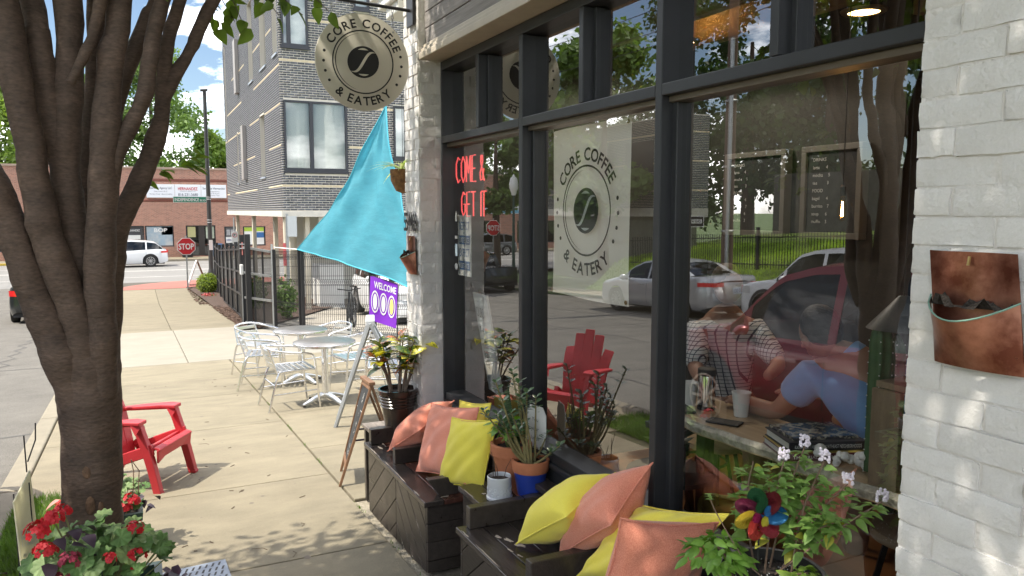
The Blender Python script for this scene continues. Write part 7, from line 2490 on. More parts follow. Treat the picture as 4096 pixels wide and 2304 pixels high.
# bicycle leaning beyond the wire fence
bk_ = thing('bicycle', 'dark bicycle parked behind the wire fence beside flag', 'bicycle', (4.2, 16.2, gz(16.2)))
bdir = Vector((.35, .94, 0)).normalized()
for k in range(2):
	c = Vector((3.98, 15.95, gz(16) + .34)) + bdir * (1.02 * k)
	ring = [c + bdir * (.33 * math.cos(a)) + Vector((0, 0, .33 * math.sin(a))) for a in np.linspace(0, 2 * PI, 33)]
	w = MB().tube(ring, .022, 8, cap=False).build('tyre', tyre_m, bk_, smooth=True)
	ring = [c + bdir * (.30 * math.cos(a)) + Vector((0, 0, .30 * math.sin(a))) for a in np.linspace(0, 2 * PI, 33)]
	MB().tube(ring, .012, 6, cap=False).build('rim', darkmetal, bk_, smooth=True)
	sp = MB()
	for j in range(14):
		a = 2 * PI * j / 14
		sp.tube([c, c + bdir * (.3 * math.cos(a)) + Vector((0, 0, .3 * math.sin(a)))], .002, 4)
	sp.build('spokes', galv, bk_, kind='stuff')
hub = Vector((3.98, 15.95, gz(16) + .34))
fr_ = [(hub, hub + bdir * .12 + Vector((0, 0, .55))), (hub + bdir * .12 + Vector((0, 0, .5)), hub + bdir * .45 + Vector((0, 0, -.05))), (hub + bdir * .14 + Vector((0, 0, .5)), hub + bdir * .68 + Vector((0, 0, .5))), (hub + bdir * .45 + Vector((0, 0, -.05)), hub + bdir * .68 + Vector((0, 0, .58))), (hub + bdir * .45 + Vector((0, 0, -.05)), hub + bdir * 1.02), (hub + bdir * .66 + Vector((0, 0, .45)), hub + bdir * 1.02)]
for p, q in fr_:
	MB().tube([p, q], .016, 8).build('frame_tube', darkmetal, bk_)
MB().ball(hub + bdir * .69 + Vector((0, 0, .62)), (.06, .12, .03), 10, 6).build('saddle', ink, bk_, smooth=True)
MB().tube([hub + bdir * .12 + Vector((-.25, 0, .62)), hub + bdir * .12 + Vector((0, 0, .58)), hub + bdir * .12 + Vector((.25, 0, .62))], .012, 6).build('handlebar', darkmetal, bk_)
# ================================================================== tree pit planters
ger_leaf = [round_leaf('leaf', M('geranium_leaf', (.10, .19, .05), .6, var=.3, vscale=22, translucent=.2), 7), round_leaf('leaf', M('geranium_leaf_pale', (.20, .29, .11), .6, var=.3, vscale=22, translucent=.2), 7)]
vine_leaf = leaf_mesh('vine_leaf', M('vine_purple', (.035, .018, .032), .5, var=.3, vscale=20), 1, .75, .2, .3, 'heart')
ger_red = M('geranium_red', (.52, .012, .022), .55, var=.25, vscale=60, translucent=.2)
ger_fade = M('geranium_faded', (.30, .03, .06), .7, var=.5, vscale=80)
stem_g = M('geranium_stem', (.18, .20, .08), .7)
petal = MB()
petal.add([(0, 0, 0), (.45, .35, .12), (.25, .95, .16), (-.25, .95, .16), (-.45, .35, .12)], [(0, 1, 2, 3, 4)])
petal_me = petal.mesh('petal', ger_red, smooth=False)
def flower_head(t, c, r_, mat=ger_red, n=26, seed=0):
	gg = np.random.default_rng(seed)
	mb = MB()
	for k in range(n):
		d = Vector((gg.normal(), gg.normal(), abs(gg.normal()) * .9 + .05)).normalized()
		q = Vector(c) + d * r_ * (.7 + .3 * gg.random())
		m = orient(q, d.orthogonal(), up=d)
		for j in range(5):
			mm = m @ Matrix.Rotation(2 * PI * j / 5, 4, 'Z') @ Matrix.Scale(r_ * .34, 4)
			mb.add([mm @ Vector(v) for v in petal.v], petal.f)
	return mb.build('flower_head', mat, t, fix=False)
def geranium(t, base, leaves, flowers, spread, z, seed, lsize=.062, vines=()):
	gg = np.random.default_rng(seed)
	for k in range(leaves):
		a = gg.random() * 6.28
		rr_ = math.sqrt(gg.random())
		x, y = base[0] + spread[0] * rr_ * math.cos(a), base[1] + spread[1] * rr_ * math.sin(a)
		zz = z + spread[2] * (1 - rr_ ** 2) + .03 * gg.normal()
		tilt = Vector((math.cos(a) * .5 * rr_ + .25 * gg.normal() - .15, math.sin(a) * .5 * rr_ + .25 * gg.normal() - .35, 1))
		m = orient((x, y, zz), tilt.orthogonal(), up=tilt, s=lsize * (.75 + .6 * gg.random()), roll=0) @ Matrix.Rotation(gg.random() * 6.28, 4, 'Z')
		obj('leaf', ger_leaf[int(gg.random() < .35)], t, mw=m)
		if k % 3 == 0:
			MB().tube([(base[0] + .3 * (x - base[0]), base[1] + .3 * (y - base[1]), z - .12), (x, y, zz)], .0022, 4).build('leaf_stalk', stem_g, t)
	for k, (fx_, fy, fz_, r_, mat) in enumerate(flowers):
		flower_head(t, (fx_, fy, fz_), r_, mat, 22, seed + k)
		MB().tube([(base[0] + .4 * (fx_ - base[0]), base[1], z - .05), (fx_, fy, fz_)], .0028, 5).build('flower_stalk', stem_g, t)
	for (x, y, zz, s) in vines:
		for k in range(4):
			obj('vine_leaf', vine_leaf, t, mw=orient((x + .03 * gg.normal(), y + .03 * gg.normal(), zz + .02 * gg.normal()), (gg.normal(), gg.normal(), -.3), s=s * (.7 + .5 * gg.random())))
pgreen = M('planter_green', (.022, .06, .045), .45, var=.1, vscale=8)
def square_planter(label, x, y, z0, r0, r1, h):
	t = thing('green_planter', label, 'planter', (x, y, z0))
	mb = MB()
	for (ra, za), (rb, zb) in (((r0, 0), (r1, h)), ((r1 + .012, h - .05), (r1 + .016, h)), ((r1 + .016, h), (r1 - .01, h)), ((r1 - .01, h), (r1 - .014, h - .06))):
		a = [(x + sx * ra, y + sy * ra, z0 + za) for sx, sy in ((-1, -1), (1, -1), (1, 1), (-1, 1))]
		b = [(x + sx * rb, y + sy * rb, z0 + zb) for sx, sy in ((-1, -1), (1, -1), (1, 1), (-1, 1))]
		mb.add(a + b, [(k, (k + 1) % 4, 4 + (k + 1) % 4, 4 + k) for k in range(4)])
	mb.build('box', pgreen, t, fix=False)
	MB().grid(lambda u, v: (x + (r1 - .012) * (2 * u - 1), y + (r1 - .012) * (2 * v - 1), z0 + h - .06 + .01 * noise.noise((u * 9, v * 9, 1))), 12, 12).build('soil', soil_m, t, smooth=True)
	return t
pf_ = square_planter('green square planter of red geraniums in front of the tree', -.17, 2.80, gz(2.8), .14, .19, .66)
geranium(pf_, (-.15, 2.80, 0), 95, [(-.312, 2.72, .800, .042, ger_red), (-.272, 2.75, .825, .036, ger_red), (-.245, 2.78, .835, .028, ger_red), (-.293, 2.70, .745, .036, ger_red), (-.228, 2.68, .705, .036, ger_fade), (-.248, 2.66, .652, .036, ger_fade), (-.118, 2.68, .690, .026, ger_red), (-.048, 2.76, .744, .034, ger_red), (-.040, 2.72, .668, .034, ger_red), (-.045, 2.70, .635, .02, ger_red), (-.42, 2.70, .66, .03, ger_fade)], (.20, .16, .10), .635, 31, .068, [(-.22, 2.72, .76, .05), (-.20, 2.70, .79, .05), (0.02, 2.66, .62, .06), (.05, 2.68, .60, .05), (-.36, 2.66, .70, .06), (-.30, 2.62, .62, .07)])
pb_ = square_planter('green square planter of geraniums standing behind the tree', -.20, 5.16, gz(5.16) + .0, .11, .155, .25)
geranium(pb_, (-.20, 5.16, 0), 60, [(-.091, 5.02, .06, .055, ger_red), (-.13, 5.0, .03, .045, ger_red), (-.44, 5.0, .085, .05, ger_red), (-.42, 5.02, .05, .04, ger_red)], (.20, .17, .12), .04, 33, .075, [(-.03, 5.05, .06, .06), (-.0, 5.02, .03, .06)])
for (x, y, z, s) in ((-.45, 4.95, .16, .09), (-.43, 4.98, .13, .07)):
	obj('vine_leaf', leaf_mesh('vine_leaf', M('vine_pink', (.50, .22, .18), .6), 1, .5, .2, .3, 'heart'), pb_, mw=orient((x, y, z), (-.8, -.3, -.2), s=s))
for dx in (0, .03):
	MB().tube([(-.08 + dx, 5.1, .08), (-.07 + dx, 5.1, .22), (-.08, 5.08, .30)], .003, 5).build('bud_stalk', mstem, pb_)
# yard sign
ys = thing('yard_sign', 'white corrugated yard sign reading fresh fruits beside the planter', 'yard sign', (-.40, 3.0, gz(3)))
Y0_, Y1_ = Vector((-.405, 2.86, 0)), Vector((-.345, 3.12, 0))
for zz in (1,):
	c = [Vector((Y0_.x, Y0_.y, .54)), Vector((Y1_.x, Y1_.y, .46)), Vector((Y1_.x - .003, Y1_.y, .935)), Vector((Y0_.x - .003, Y0_.y, .865))]
	c = [Vector((-.372, 2.86, .50)), Vector((-.335, 3.02, .45)), Vector((-.362, 3.06, .905)), Vector((-.388, 2.86, .865))]
	MB().prism(c, (-.004, .0015, 0)).build('panel', M('sign_panel', (.66, .64, .52), .6, var=.03, translucent=.5), ys)
	ux, uz = (c[1] - c[0]).normalized(), (c[3] - c[0]).normalized()
	for q, s_ in enumerate(('FRESH', 'FRUITS &', 'FRUITS')):
		o_ = lr(c[3], c[0], .42 + .22 * q) + ux * .085
		text(ys, 'lettering', s_, o_, ux, uz, .055, w=.13, bold=.03, mat=white_p, proud=.0015)
for yy, x in ((2.90, -.383), (3.0, -.35)):
	MB().tube([(x, yy, gz(3)), (x - .01, yy, .88)], .0022, 5).build('wire_stake', darkmetal, ys)
MB().tube([(-.372, 3.06, .90), (-.374, 3.06, 1.03)], .0025, 5).tube([(-.37, 3.08, .93), (-.345, 3.1, 1.0), (-.342, 3.1, 1.06)], .0025, 5).build('wire_tip', darkmetal, ys)
# slotted steel grate in the walk
gr_ = thing('slotted_grate', 'grey steel slotted grate lying in the sidewalk by planter', 'grate', (.2, 4.4, gz(4.4)))
P00, P10, P01 = Vector((-.02, 4.06, gz(4.06) + .006)), Vector((.40, 4.10, gz(4.1) + .006)), Vector((-.03, 4.56, gz(4.56) + .006))
gu, gv = (P10 - P00), (P01 - P00)
MB().prism([P00, P10, P10 + gv, P01], (0, 0, .004)).build('plate', M('grate_steel', (.22, .25, .30), .45, metal=.5, var=.2, vscale=14), gr_)
for r_ in range(7):
	for k in range(11):
		a = P00 + gu * (.05 + .083 * k + .03 * (r_ % 2)) + gv * (.05 + .135 * r_) + Vector((0, 0, .0048))
		MB().add([a, a + gu * .028, a + gu * .058 + gv * .09, a + gu * .03 + gv * .09], [(0, 1, 2, 3)]).build('slot', ink, gr_)
# fallen twigs and leaves on the slabs
deb = M('twig_brown', (.10, .07, .045), .9)
lit = MB()
for k in range(34):
	x, y = .0 + 1.25 * g.random(), 3.9 + 8 * g.random() ** 1.5
	a = g.random() * 6.28
	l = .006 + .02 * g.random()
	lit.obox((x, y, gz(y) + .003), (l * math.cos(a), l * math.sin(a), 0), (-.003 * math.sin(a), .003 * math.cos(a), 0), (0, 0, .0015))
for (x, y, l) in ((.55, 4.7, .10), (.75, 4.45, .08), (.35, 6.3, .09), (.9, 5.0, .06), (.45, 7.6, .1)):
	a = g.random() * 6.28
	lit.tube([(x, y, gz(y) + .004), (x + l * .5 * math.cos(a) + .02, y + l * .5 * math.sin(a), gz(y) + .008), (x + l * math.cos(a), y + l * math.sin(a), gz(y) + .004)], .0015, 4)
o = lit.build('leaf_litter', deb, fix=False)
o['kind'] = 'stuff'
tag(o, 'scattered twigs and leaf crumbs on the sunny sidewalk', 'litter')
# ================================================================== inside the cafe
oakc = M('counter_wood', (.46, .33, .20), .35, var=.25, vscale=9, stretch=(3, .3, 1))
barkedge = M('live_edge', (.52, .47, .38), .95, var=.5, vscale=26, bump=1, bscale=50)
ct = thing('live_edge_counter', 'wood window counter with rough bark edge inside near window', 'counter', (2.3, 2.0, -.05))
pts = [(2.235 + .012 * math.sin(y * 9) + .006 * math.sin(y * 23), y) for y in np.linspace(-.4, 3.05, 60)]
MB().prism([(x + .012, y, .80) for x, y in pts] + [(2.60, 3.05, .80), (2.60, -.4, .80)], (0, 0, .055)).build('slab', oakc, ct)
mb = MB()
for (xa, ya), (xb, yb) in zip(pts[:-1], pts[1:]):
	mb.add([(xa + .012, ya, .856), (xb + .012, yb, .856), (xb + .004 * math.sin(yb * 60), yb, .835), (xa + .004 * math.sin(ya * 60), ya, .835)], [(0, 1, 2, 3)])
	mb.add([(xa + .004 * math.sin(ya * 60), ya, .835), (xb + .004 * math.sin(yb * 60), yb, .835), (xb + .014, yb, .80), (xa + .014, ya, .80)], [(0, 1, 2, 3)])
mb.build('bark_edge', barkedge, ct, smooth=True)
for y in (.2, 1.5, 2.9):
	MB().box(2.45, 2.51, y - .03, y + .03, -.05, .80).build('leg', darkmetal, ct)
cupm = M('paper_cup', (.72, .72, .70), .6)
for k, (x, y, lab) in enumerate(((2.48, 2.66, 'white paper coffee cup on counter beside the man'), (2.40, 2.93, 'white paper coffee cup at far end of counter'))):
	c = thing('paper_cup', lab, 'cup', (x, y, .856))
	MB().lathe([(.0001, .004), (.029, .004), (.029, 0), (.031, 0), (.042, .108), (.0445, .108), (.0445, .113), (.041, .113), (.031, .02), (.0001, .02)], (x, y, .856), 32).build('wall', cupm, c, smooth=True, sharp=35)
tm = thing('steel_tumbler', 'stainless steel tumbler standing on the counter', 'tumbler', (2.42, 2.83, .856))
MB().lathe([(.0001, 0), (.040, 0), (.041, .02), (.041, .17), (.038, .18)], (2.42, 2.83, .856), 32).build('body', chrome, tm, smooth=True)
MB().lathe([(.042, .165), (.043, .17), (.043, .195), (.035, .20), (.0001, .20)], (2.42, 2.83, .856), 32).build('lid', ink, tm, smooth=True)
MB().lathe([(.0425, 0), (.0425, .018)], (2.42, 2.83, .856), 32).build('base_ring', ink, tm)
tag(MB().box(-.04, .04, -.075, .075, 0, .009).build('phone', ink, bevel=.004), 'black phone lying on the counter edge', 'phone').matrix_basis = Matrix.Translation((2.33, 2.60, .8565)) @ Matrix.Rotation(.5, 4, 'Z')
tag(MB().box(-.045, .045, -.07, .07, 0, .012).build('wallet', M('wallet_dark', (.03, .03, .03), .6), bevel=.004), 'flat dark wallet at far end of counter', 'wallet').matrix_basis = Matrix.Translation((2.30, 2.86, .8565)) @ Matrix.Rotation(-.3, 4, 'Z')
# books
page = M('book_pages', (.66, .65, .60), .9, var=.1, vscale=200, stretch=(.2, .2, 6))
def book(label, c, ang, l, w, th, col, cover, spine=None):
	t = thing('book', label, 'book', c, ang)
	MB().box(-l / 2, l / 2, -w / 2, w / 2, 0, .004).box(-l / 2, l / 2, -w / 2, w / 2, th - .004, th).box(-l / 2, l / 2, -w / 2, -w / 2 + .005, .004, th - .004).build('cover', col, t, bevel=.001, local=True)
	MB().box(-l / 2 + .006, l / 2 - .006, -w / 2 + .0055, w / 2 - .006, .0042, th - .0042).build('pages', page, t, local=True)
	MB().box(-l / 2 + .002, l / 2 - .002, -w / 2 + .002, w / 2 - .002, th, th + .0008).build('cover_print', cover, t, local=True)
	if spine:
		vs, fs, wd = text_data(spine, .01)
		MB().add([((x / wd - .5) * l * .86, -w / 2 - .0012, th * .3 + y * th * .42) for x, y in vs], fs).build('lettering', cupm, t, local=True, fix=False)
	return t
colla = M('cover_collage', (.05, .05, .06), .25, col2=(.5, .45, .35), vscale=38, c2pos=(.48, .56), coat=.4)
ba = R(-21)
book('thick maroon history book at bottom of stack with yellow band', (2.375, 2.13, .8562), ba - .03, .33, .24, .030, M('book_maroon', (.11, .02, .035), .5), M('book_yellow', (.50, .38, .08), .5), 'THE TRIAL OF THE PRESIDENT')
book('dark coffee table book about northeast neighborhoods in middle of stack', (2.385, 2.145, .8872), ba, .31, .225, .034, M('book_navy', (.015, .015, .025), .4), M('book_black', (.02, .02, .03), .4), 'KANSAS CITY HISTORIC NORTHEAST NEIGHBORHOODS')
book('glossy photo magazine on top of book stack', (2.39, 2.16, .9224), ba + .05, .27, .20, .010, colla, colla)
# pieces of white coral
coral = M('coral_white', (.76, .76, .74), .8, var=.06, vscale=40, bump=.5, bscale=60)
for k, (x, y, s) in enumerate(((2.275, 2.01, .035), (2.335, 1.955, .03), (2.375, 1.925, .03), (2.36, 1.90, .035), (2.40, 1.86, .028), (2.30, 1.96, .02))):
	c = thing('coral_piece', 'white coral lump on counter, %s from the books' % ['first', 'second', 'third', 'fourth', 'fifth', 'smallest, just second row'][k], 'coral', (x, y, .856), group='white coral pieces')
	mb = MB()
	rr = random.Random(k)
	for j in range(5):
		mb.ball((x + rr.uniform(-.6, .6) * s, y + rr.uniform(-.6, .6) * s, .856 + s * (.5 + rr.random() * 1.0)), s * (.35 + .35 * rr.random()), 9, 7)
	mb.build('lump', coral, c, smooth=True)
# wood shelf with heart
sw = thing('wood_shelf', 'weathered small wood shelf with a wooden heart on the counter', 'shelf', (2.33, 1.68, .856))
old = M('old_wood', (.26, .19, .12), .8, var=.35, vscale=12, bump=.3, bscale=40, stretch=(2, 2, .4))
S0 = (2.27, 1.80)
MB().box(2.255, 2.275, 1.68, 1.79, .8565, 1.195).build('side_board', old, sw, bevel=.002)
MB().box(2.50, 2.52, 1.45, 1.80, .8565, 1.195).build('side_board', old, sw, bevel=.002)
for z in (.8570, 1.03, 1.196):
	MB().box(2.2755, 2.4995, 1.55, 1.79, z, z + .022).build('shelf_board', old, sw, bevel=.002)
hp = []
for k in range(28):
	a = 2 * PI * k / 28
	hp.append((16 * math.sin(a) ** 3 / 17, (13 * math.cos(a) - 5 * math.cos(2 * a) - 2 * math.cos(3 * a) - math.cos(4 * a)) / 17))
MB().prism([(2.33 + .055 * x * .8, 1.71 - .055 * x * .5, .99 + .085 * y) for x, y in hp], (.008, .012, 0)).build('heart', M('heart_wood', (.30, .19, .10), .6, var=.3, vscale=14), sw)
# cactus and cone lamp
ca = thing('column_cactus', 'tall green column cactus with spines in the corner of window', 'cactus', (2.38, 1.85, .857))
cm = M('cactus_green', (.045, .12, .045), .5, var=.25, vscale=12)
spn = MB()
for j, (cx, cy, r_, z0, z1) in enumerate(((2.375, 1.855, .032, .858, 1.42), (2.44, 1.84, .026, .858, 1.36))):
	mb = MB()
	ring = []
	nz = 14
	for i in range(nz + 1):
		z = z0 + (z1 - z0) * i / nz
		rr_ = r_ * (1 if i < nz - 2 else (1 - (i - nz + 2) ** 2 * .2))
		for k in range(20):
			a = 2 * PI * k / 20
			q = rr_ * (1 + .26 * math.cos(5 * a))
			mb.v.append((cx + q * math.cos(a), cy + q * math.sin(a), z))
			if k % 4 == 0 and i < nz:
				spn.ball((cx + q * 1.02 * math.cos(a), cy + q * 1.02 * math.sin(a), z), .0028, 5, 4)
	for i in range(nz):
		for k in range(20):
			k2 = (k + 1) % 20
			mb.f.append((i * 20 + k, i * 20 + k2, (i + 1) * 20 + k2, (i + 1) * 20 + k))
	mb.f.append(tuple(nz * 20 + k for k in range(20)))
	mb.build('column', cm, ca, smooth=True, sharp=0)
spn.build('spines', cupm, ca, kind='stuff')
cl_ = thing('cone_lamp', 'dark grey metal cone lamp shade hanging in the window corner', 'lamp', (2.45, 1.83, 1.38))
MB().lathe([(.014, .10), (.02, .095), (.12, -.02), (.117, -.02), (.018, .088)], (2.45, 1.83, 1.40), 32).build('shade', M('shade_grey', (.085, .088, .085), .45), cl_, smooth=True)
MB().tube([(2.45, 1.83, 1.49), (2.45, 1.83, 2.93)], .003, 5).build('cord', ink, cl_)
# back counter, shelves, framed boards
bc = thing('back_counter', 'dark service counter and shelves deep inside the cafe', 'counter', (4.6, 2.0, -.05))
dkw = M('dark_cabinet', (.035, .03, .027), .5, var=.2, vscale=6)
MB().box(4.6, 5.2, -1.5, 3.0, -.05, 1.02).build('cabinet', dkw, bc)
MB().box(4.56, 5.24, -1.54, 3.04, 1.021, 1.06).build('worktop', M('worktop_grey', (.20, .20, .20), .4), bc, bevel=.005)
MB().box(5.0, 5.25, .3, 1.9, 1.6, 1.63).build('shelf_board', dkw, bc)
MB().box(5.0, 5.25, .3, 1.9, 2.0, 2.03).build('shelf_board', dkw, bc)
for k in range(9):
	y = .45 + .16 * k
	m_ = [cupm, M('jar_brown', (.10, .05, .03), .3), M('jar_glass', (.3, .32, .3), .1), M('jar_red', (.30, .04, .05), .4)][k % 4]
	b = tag(MB().lathe([(.0001, 0), (.04, 0), (.042, .12), (.03, .15), (.03, .17), (.0001, .17)], (5.12, y, 1.631), 14).build('jar', m_, smooth=True), 'jar on the back shelf, number %d from right' % (k + 1), 'jar', 'jars on the back shelf')
	b['label'] = 'jar on the dim back shelf, %s counting from the right' % ['first', 'second', 'third', 'fourth', 'fifth', 'sixth', 'seventh', 'eighth', 'ninth'][k]
for k, (y0, y1, lab) in enumerate(((3.98, 4.50, 'framed black menu board on back wall nearer the far window'), (3.36, 3.76, 'framed black menu board on back wall beside the pendant bulb'))):
	f = thing('menu_board', lab, 'menu board', (4.0, y0, 1.6))
	wf_ = M('frame_white', (.15, .14, .125), .6)
	MB().box(4.02, 4.06, y0, y1, 1.66, 2.18).build('slate', slatebd, f)
	MB().box(4.0, 4.07, y0 - .04, y1 + .04, 2.18, 2.22).box(4.0, 4.07, y0 - .04, y1 + .04, 1.62, 1.66).box(4.0, 4.07, y0 - .04, y0, 1.66, 2.18).box(4.0, 4.07, y1, y1 + .04, 1.66, 2.18).build('frame', wf_, f, bevel=.004)
	for q in range(9):
		text(f, 'lettering', ['DRINKS', 'latte      4', 'mocha     5', 'tea         3', 'FOOD', 'bagel      4', 'burrito    7', 'soup      6', 'muffin    3'][q], (4.018, y1 - .05, 2.12 - .05 * q), (0, -1, 0), (0, 0, 1), .022, align='l', mat=chalk, proud=.002)
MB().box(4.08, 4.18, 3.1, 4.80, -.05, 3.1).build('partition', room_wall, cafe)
# a leafy plant, stools and small tables further in
for k, (x, y) in enumerate(((3.3, 3.9), (3.6, 2.9))):
	t = thing('bar_stool', ['dark metal stool inside seen past the jade plant', 'dark metal stool inside behind the counter'][k], 'stool', (x, y, -.05))
	MB().lathe([(.0001, .66), (.16, .66), (.165, .68), (.16, .70), (.0001, .70)], (x, y, -.05), 24).build('seat', oakc, t, smooth=True)
	for j in range(4):
		a = PI / 4 + PI / 2 * j
		MB().bar((x + .1 * math.cos(a), y + .1 * math.sin(a), .61), (x + .21 * math.cos(a), y + .21 * math.sin(a), -.05), .022).build('leg', darkmetal, t)
	MB().lathe([(.165, .20), (.175, .20), (.175, .215), (.165, .215)], (x, y, -.05), 20).build('foot_ring', darkmetal, t)
rt = thing('side_table', 'black side table inside under the middle window with pot', 'table', (2.3, 2.95, -.05))
MB().lathe([(.0001, .54), (.22, .54), (.22, .56), (.0001, .56)], (2.35, 3.0, -.05), 28).build('table_top', ink, rt)
for j in range(3):
	a = 2 * PI * j / 3
	MB().bar((2.35 + .1 * math.cos(a), 3.0 + .1 * math.sin(a), .49), (2.35 + .18 * math.cos(a), 3.0 + .18 * math.sin(a), -.05), .03).build('leg', ink, rt)
sp_ = thing('succulent_pot', 'dark leaved potted succulent on side table inside', 'plant', (2.35, 3.0, .51))
pot(sp_, Vector((2.35, 3.0, .511)), .06, .09, .14, brownpot)
dks = leaf_mesh('leaf', M('succulent_dark', (.018, .035, .018), .45), 1, .4, .2, .1, 'oval')
for k in range(22):
	a = 2.4 * k
	obj('leaf', dks, sp_, mw=orient((2.35, 3.0, .62 + .004 * k), (math.cos(a), math.sin(a), .4 + .06 * k), s=.15))
# lamps that are lit
warm = (1.0, .62, .22)
dl = thing('recessed_light', 'round lit recessed ceiling lamp behind upper near pane', 'ceiling lamp', (3.72, 3.10, 2.93))
MB().lathe([(.085, -.004), (.12, 0), (.125, .012), (.085, .014)], (3.72, 3.12, 2.905), 36).build('trim_ring', M('ring_brass', (.35, .27, .16), .4, metal=.6), dl, smooth=True)
MB().lathe([(.0001, .002), (.086, .002)], (3.72, 3.12, 2.905), 30).build('lens', M('lamp_lens', (1, .8, .4), .5, emit=warm, estr=9), dl)
spots = [(3.72, 3.12, 2.88)]
MB().lathe([(.09, .01), (.09, .2)], (3.72, 3.12, 2.905), 30).build('can', ink, dl)
for k, (x, y, z, lab) in enumerate(((3.5, 3.02, 1.80, 'glowing edison bulb pendant inside the near window'), (4.3, 1.9, 1.92, 'glowing pendant bulb deep inside at the right'))):
	pb = thing('pendant_bulb', lab, 'lamp', (x, y, z))
	MB().lathe([(.0001, -.06), (.018, -.05), (.026, -.01), (.020, .04), (.013, .07), (.013, .09)], (x, y, z), 18).build('bulb', glass_mat('bulb_glass_%d' % k, (1, .85, .6), 1.0), pb, smooth=True)
	MB().tube([(x, y, z + .05), (x - .006, y, z - .03), (x + .006, y, z - .03), (x, y, z + .05)], .0035, 6).build('filament', M('filament', (1, .6, .2), .5, emit=(1, .55, .15), estr=60), pb)
	MB().lathe([(.014, .08), (.016, .085), (.016, .13), (.005, .14)], (x, y, z), 14).build('socket', ink, pb)
	MB().tube([(x, y, z + .13), (x, y, 2.93)], .003, 5).build('cord', ink, pb)
dl2 = thing('recessed_light', 'round lit recessed ceiling lamp deeper in behind middle pane', 'ceiling lamp', (3.3, 4.2, 2.9))
MB().lathe([(.0001, .002), (.086, .002)], (3.3, 4.2, 2.905), 30).build('lens', MATS['lamp_lens'], dl2)
MB().lathe([(.085, -.004), (.12, 0), (.125, .012), (.085, .014)], (3.3, 4.2, 2.905), 36).build('trim_ring', MATS['ring_brass'], dl2, smooth=True)
for k, (x, y) in enumerate(((3.72, 3.12), (3.3, 4.2))):
	ld = bpy.data.lights.new('recessed_lamp', 'SPOT')
	ld.energy = (4, 30)[k]
	ld.color = (1, .90, .76)
	ld.spot_size = R(150)
	ld.shadow_soft_size = .09
	lo = bpy.data.objects.new('recessed_lamp_light', ld)
	COL.objects.link(lo)
	lo.parent = (dl, dl2)[k]
	lo.matrix_parent_inverse = INV[lo.parent.name]
	lo.location = (x, y, 2.89)
# ================================================================== the people inside
skin = M('skin', (.36, .20, .14), .5, var=.08, vscale=20, spec=.4)
polo = M('polo_blue', (.17, .36, .66), .85, var=.10, vscale=9, sheen=.2, bump=.2, bscale=20)
def skinned(name, verts, edges, radii, mat, parent, sub=2):
	me = bpy.data.meshes.new(name)
	me.from_pydata([tuple(v) for v in verts], edges, [])
	o = obj(name, me, parent)
	sk = o.modifiers.new('skin', 'SKIN')
	sk.use_smooth_shade = True
	lay = me.skin_vertices[0].data
	for i, r_ in enumerate(radii):
		lay[i].radius = r_ if hasattr(r_, '__len__') else (r_, r_)
	lay[0].use_root = True
	ss = o.modifiers.new('s', 'SUBSURF')
	ss.levels = ss.render_levels = sub
	me.materials.append(mat)
	return o
man = thing('person', 'person in a light blue polo shirt bent over the window counter', 'person', (2.87, 2.1, -.05))
HIP = Vector((2.86, 2.04, .62))
CH = Vector((2.80, 2.15, .96))
NK = Vector((2.75, 2.28, 1.16))
HD = Vector((2.70, 2.42, 1.255))
fwd = Vector((.05, 1, 0)).normalized()
left = Vector((-.97, .22, 0)).normalized()     # his left is towards the glass
SL, SR = NK + left * .20 + Vector((0, 0, -.06)), NK - left * .20 + Vector((0, 0, -.06))
EL = Vector((2.54, 2.50, .905))
HL_ = Vector((2.56, 2.76, .895))
ER = Vector((3.1, 2.56, .92))
HR_ = Vector((2.92, 2.76, .90))
KL, KR = HIP + fwd * .42 + left * .12, HIP + fwd * .42 - left * .12
# shirt body with sleeves, over one continuous body
bod = [HIP, HIP.lerp(CH, .5), CH, NK + Vector((0, 0, -.05)), NK + Vector((0, 0, .03)), HD - Vector((0, 0, .06)), SL, SL.lerp(EL, .55), EL, HL_.lerp(EL, .12), HL_, SR, SR.lerp(ER, .55), ER, HR_, KL, KR, KL - Vector((0, 0, .45)), KR - Vector((0, 0, .45))]
be = [(0, 1), (1, 2), (2, 3), (3, 4), (4, 5), (3, 6), (6, 7), (7, 8), (8, 9), (9, 10), (3, 11), (11, 12), (12, 13), (13, 14), (0, 15), (0, 16), (15, 17), (16, 18)]
brad = [(.17, .13), (.16, .125), (.17, .13), (.12, .10), (.055, .06), (.06, .06), .075, .05, .043, .042, .03, .075, .05, .043, .03, .085, .085, .06, .06]
skinned('body', bod, be, brad, skin, man)
sv = [HIP - Vector((0, 0, .03)), HIP.lerp(CH, .5), CH, NK + Vector((0, 0, -.055)), SL + Vector((0, 0, .0)), SL.lerp(EL, .62), SR, SR.lerp(ER, .62), SL.lerp(EL, .3), SR.lerp(ER, .3)]
skinned('shirt', sv, [(0, 1), (1, 2), (2, 3), (3, 4), (4, 8), (8, 5), (3, 6), (6, 9), (9, 7)], [(.21, .16), (.215, .165), (.22, .165), (.15, .11), .085, .080, .085, .080, .082, .082], polo, man)
MB().lathe([(.066, -.02), (.078, .0), (.074, .035), (.066, .03)], (0, 0, 0), 24).build('collar', polo, man, smooth=True).matrix_basis = Matrix.Translation(NK + Vector((0, 0, .005))) @ (HD - NK).to_track_quat('Z', 'Y').to_matrix().to_4x4()
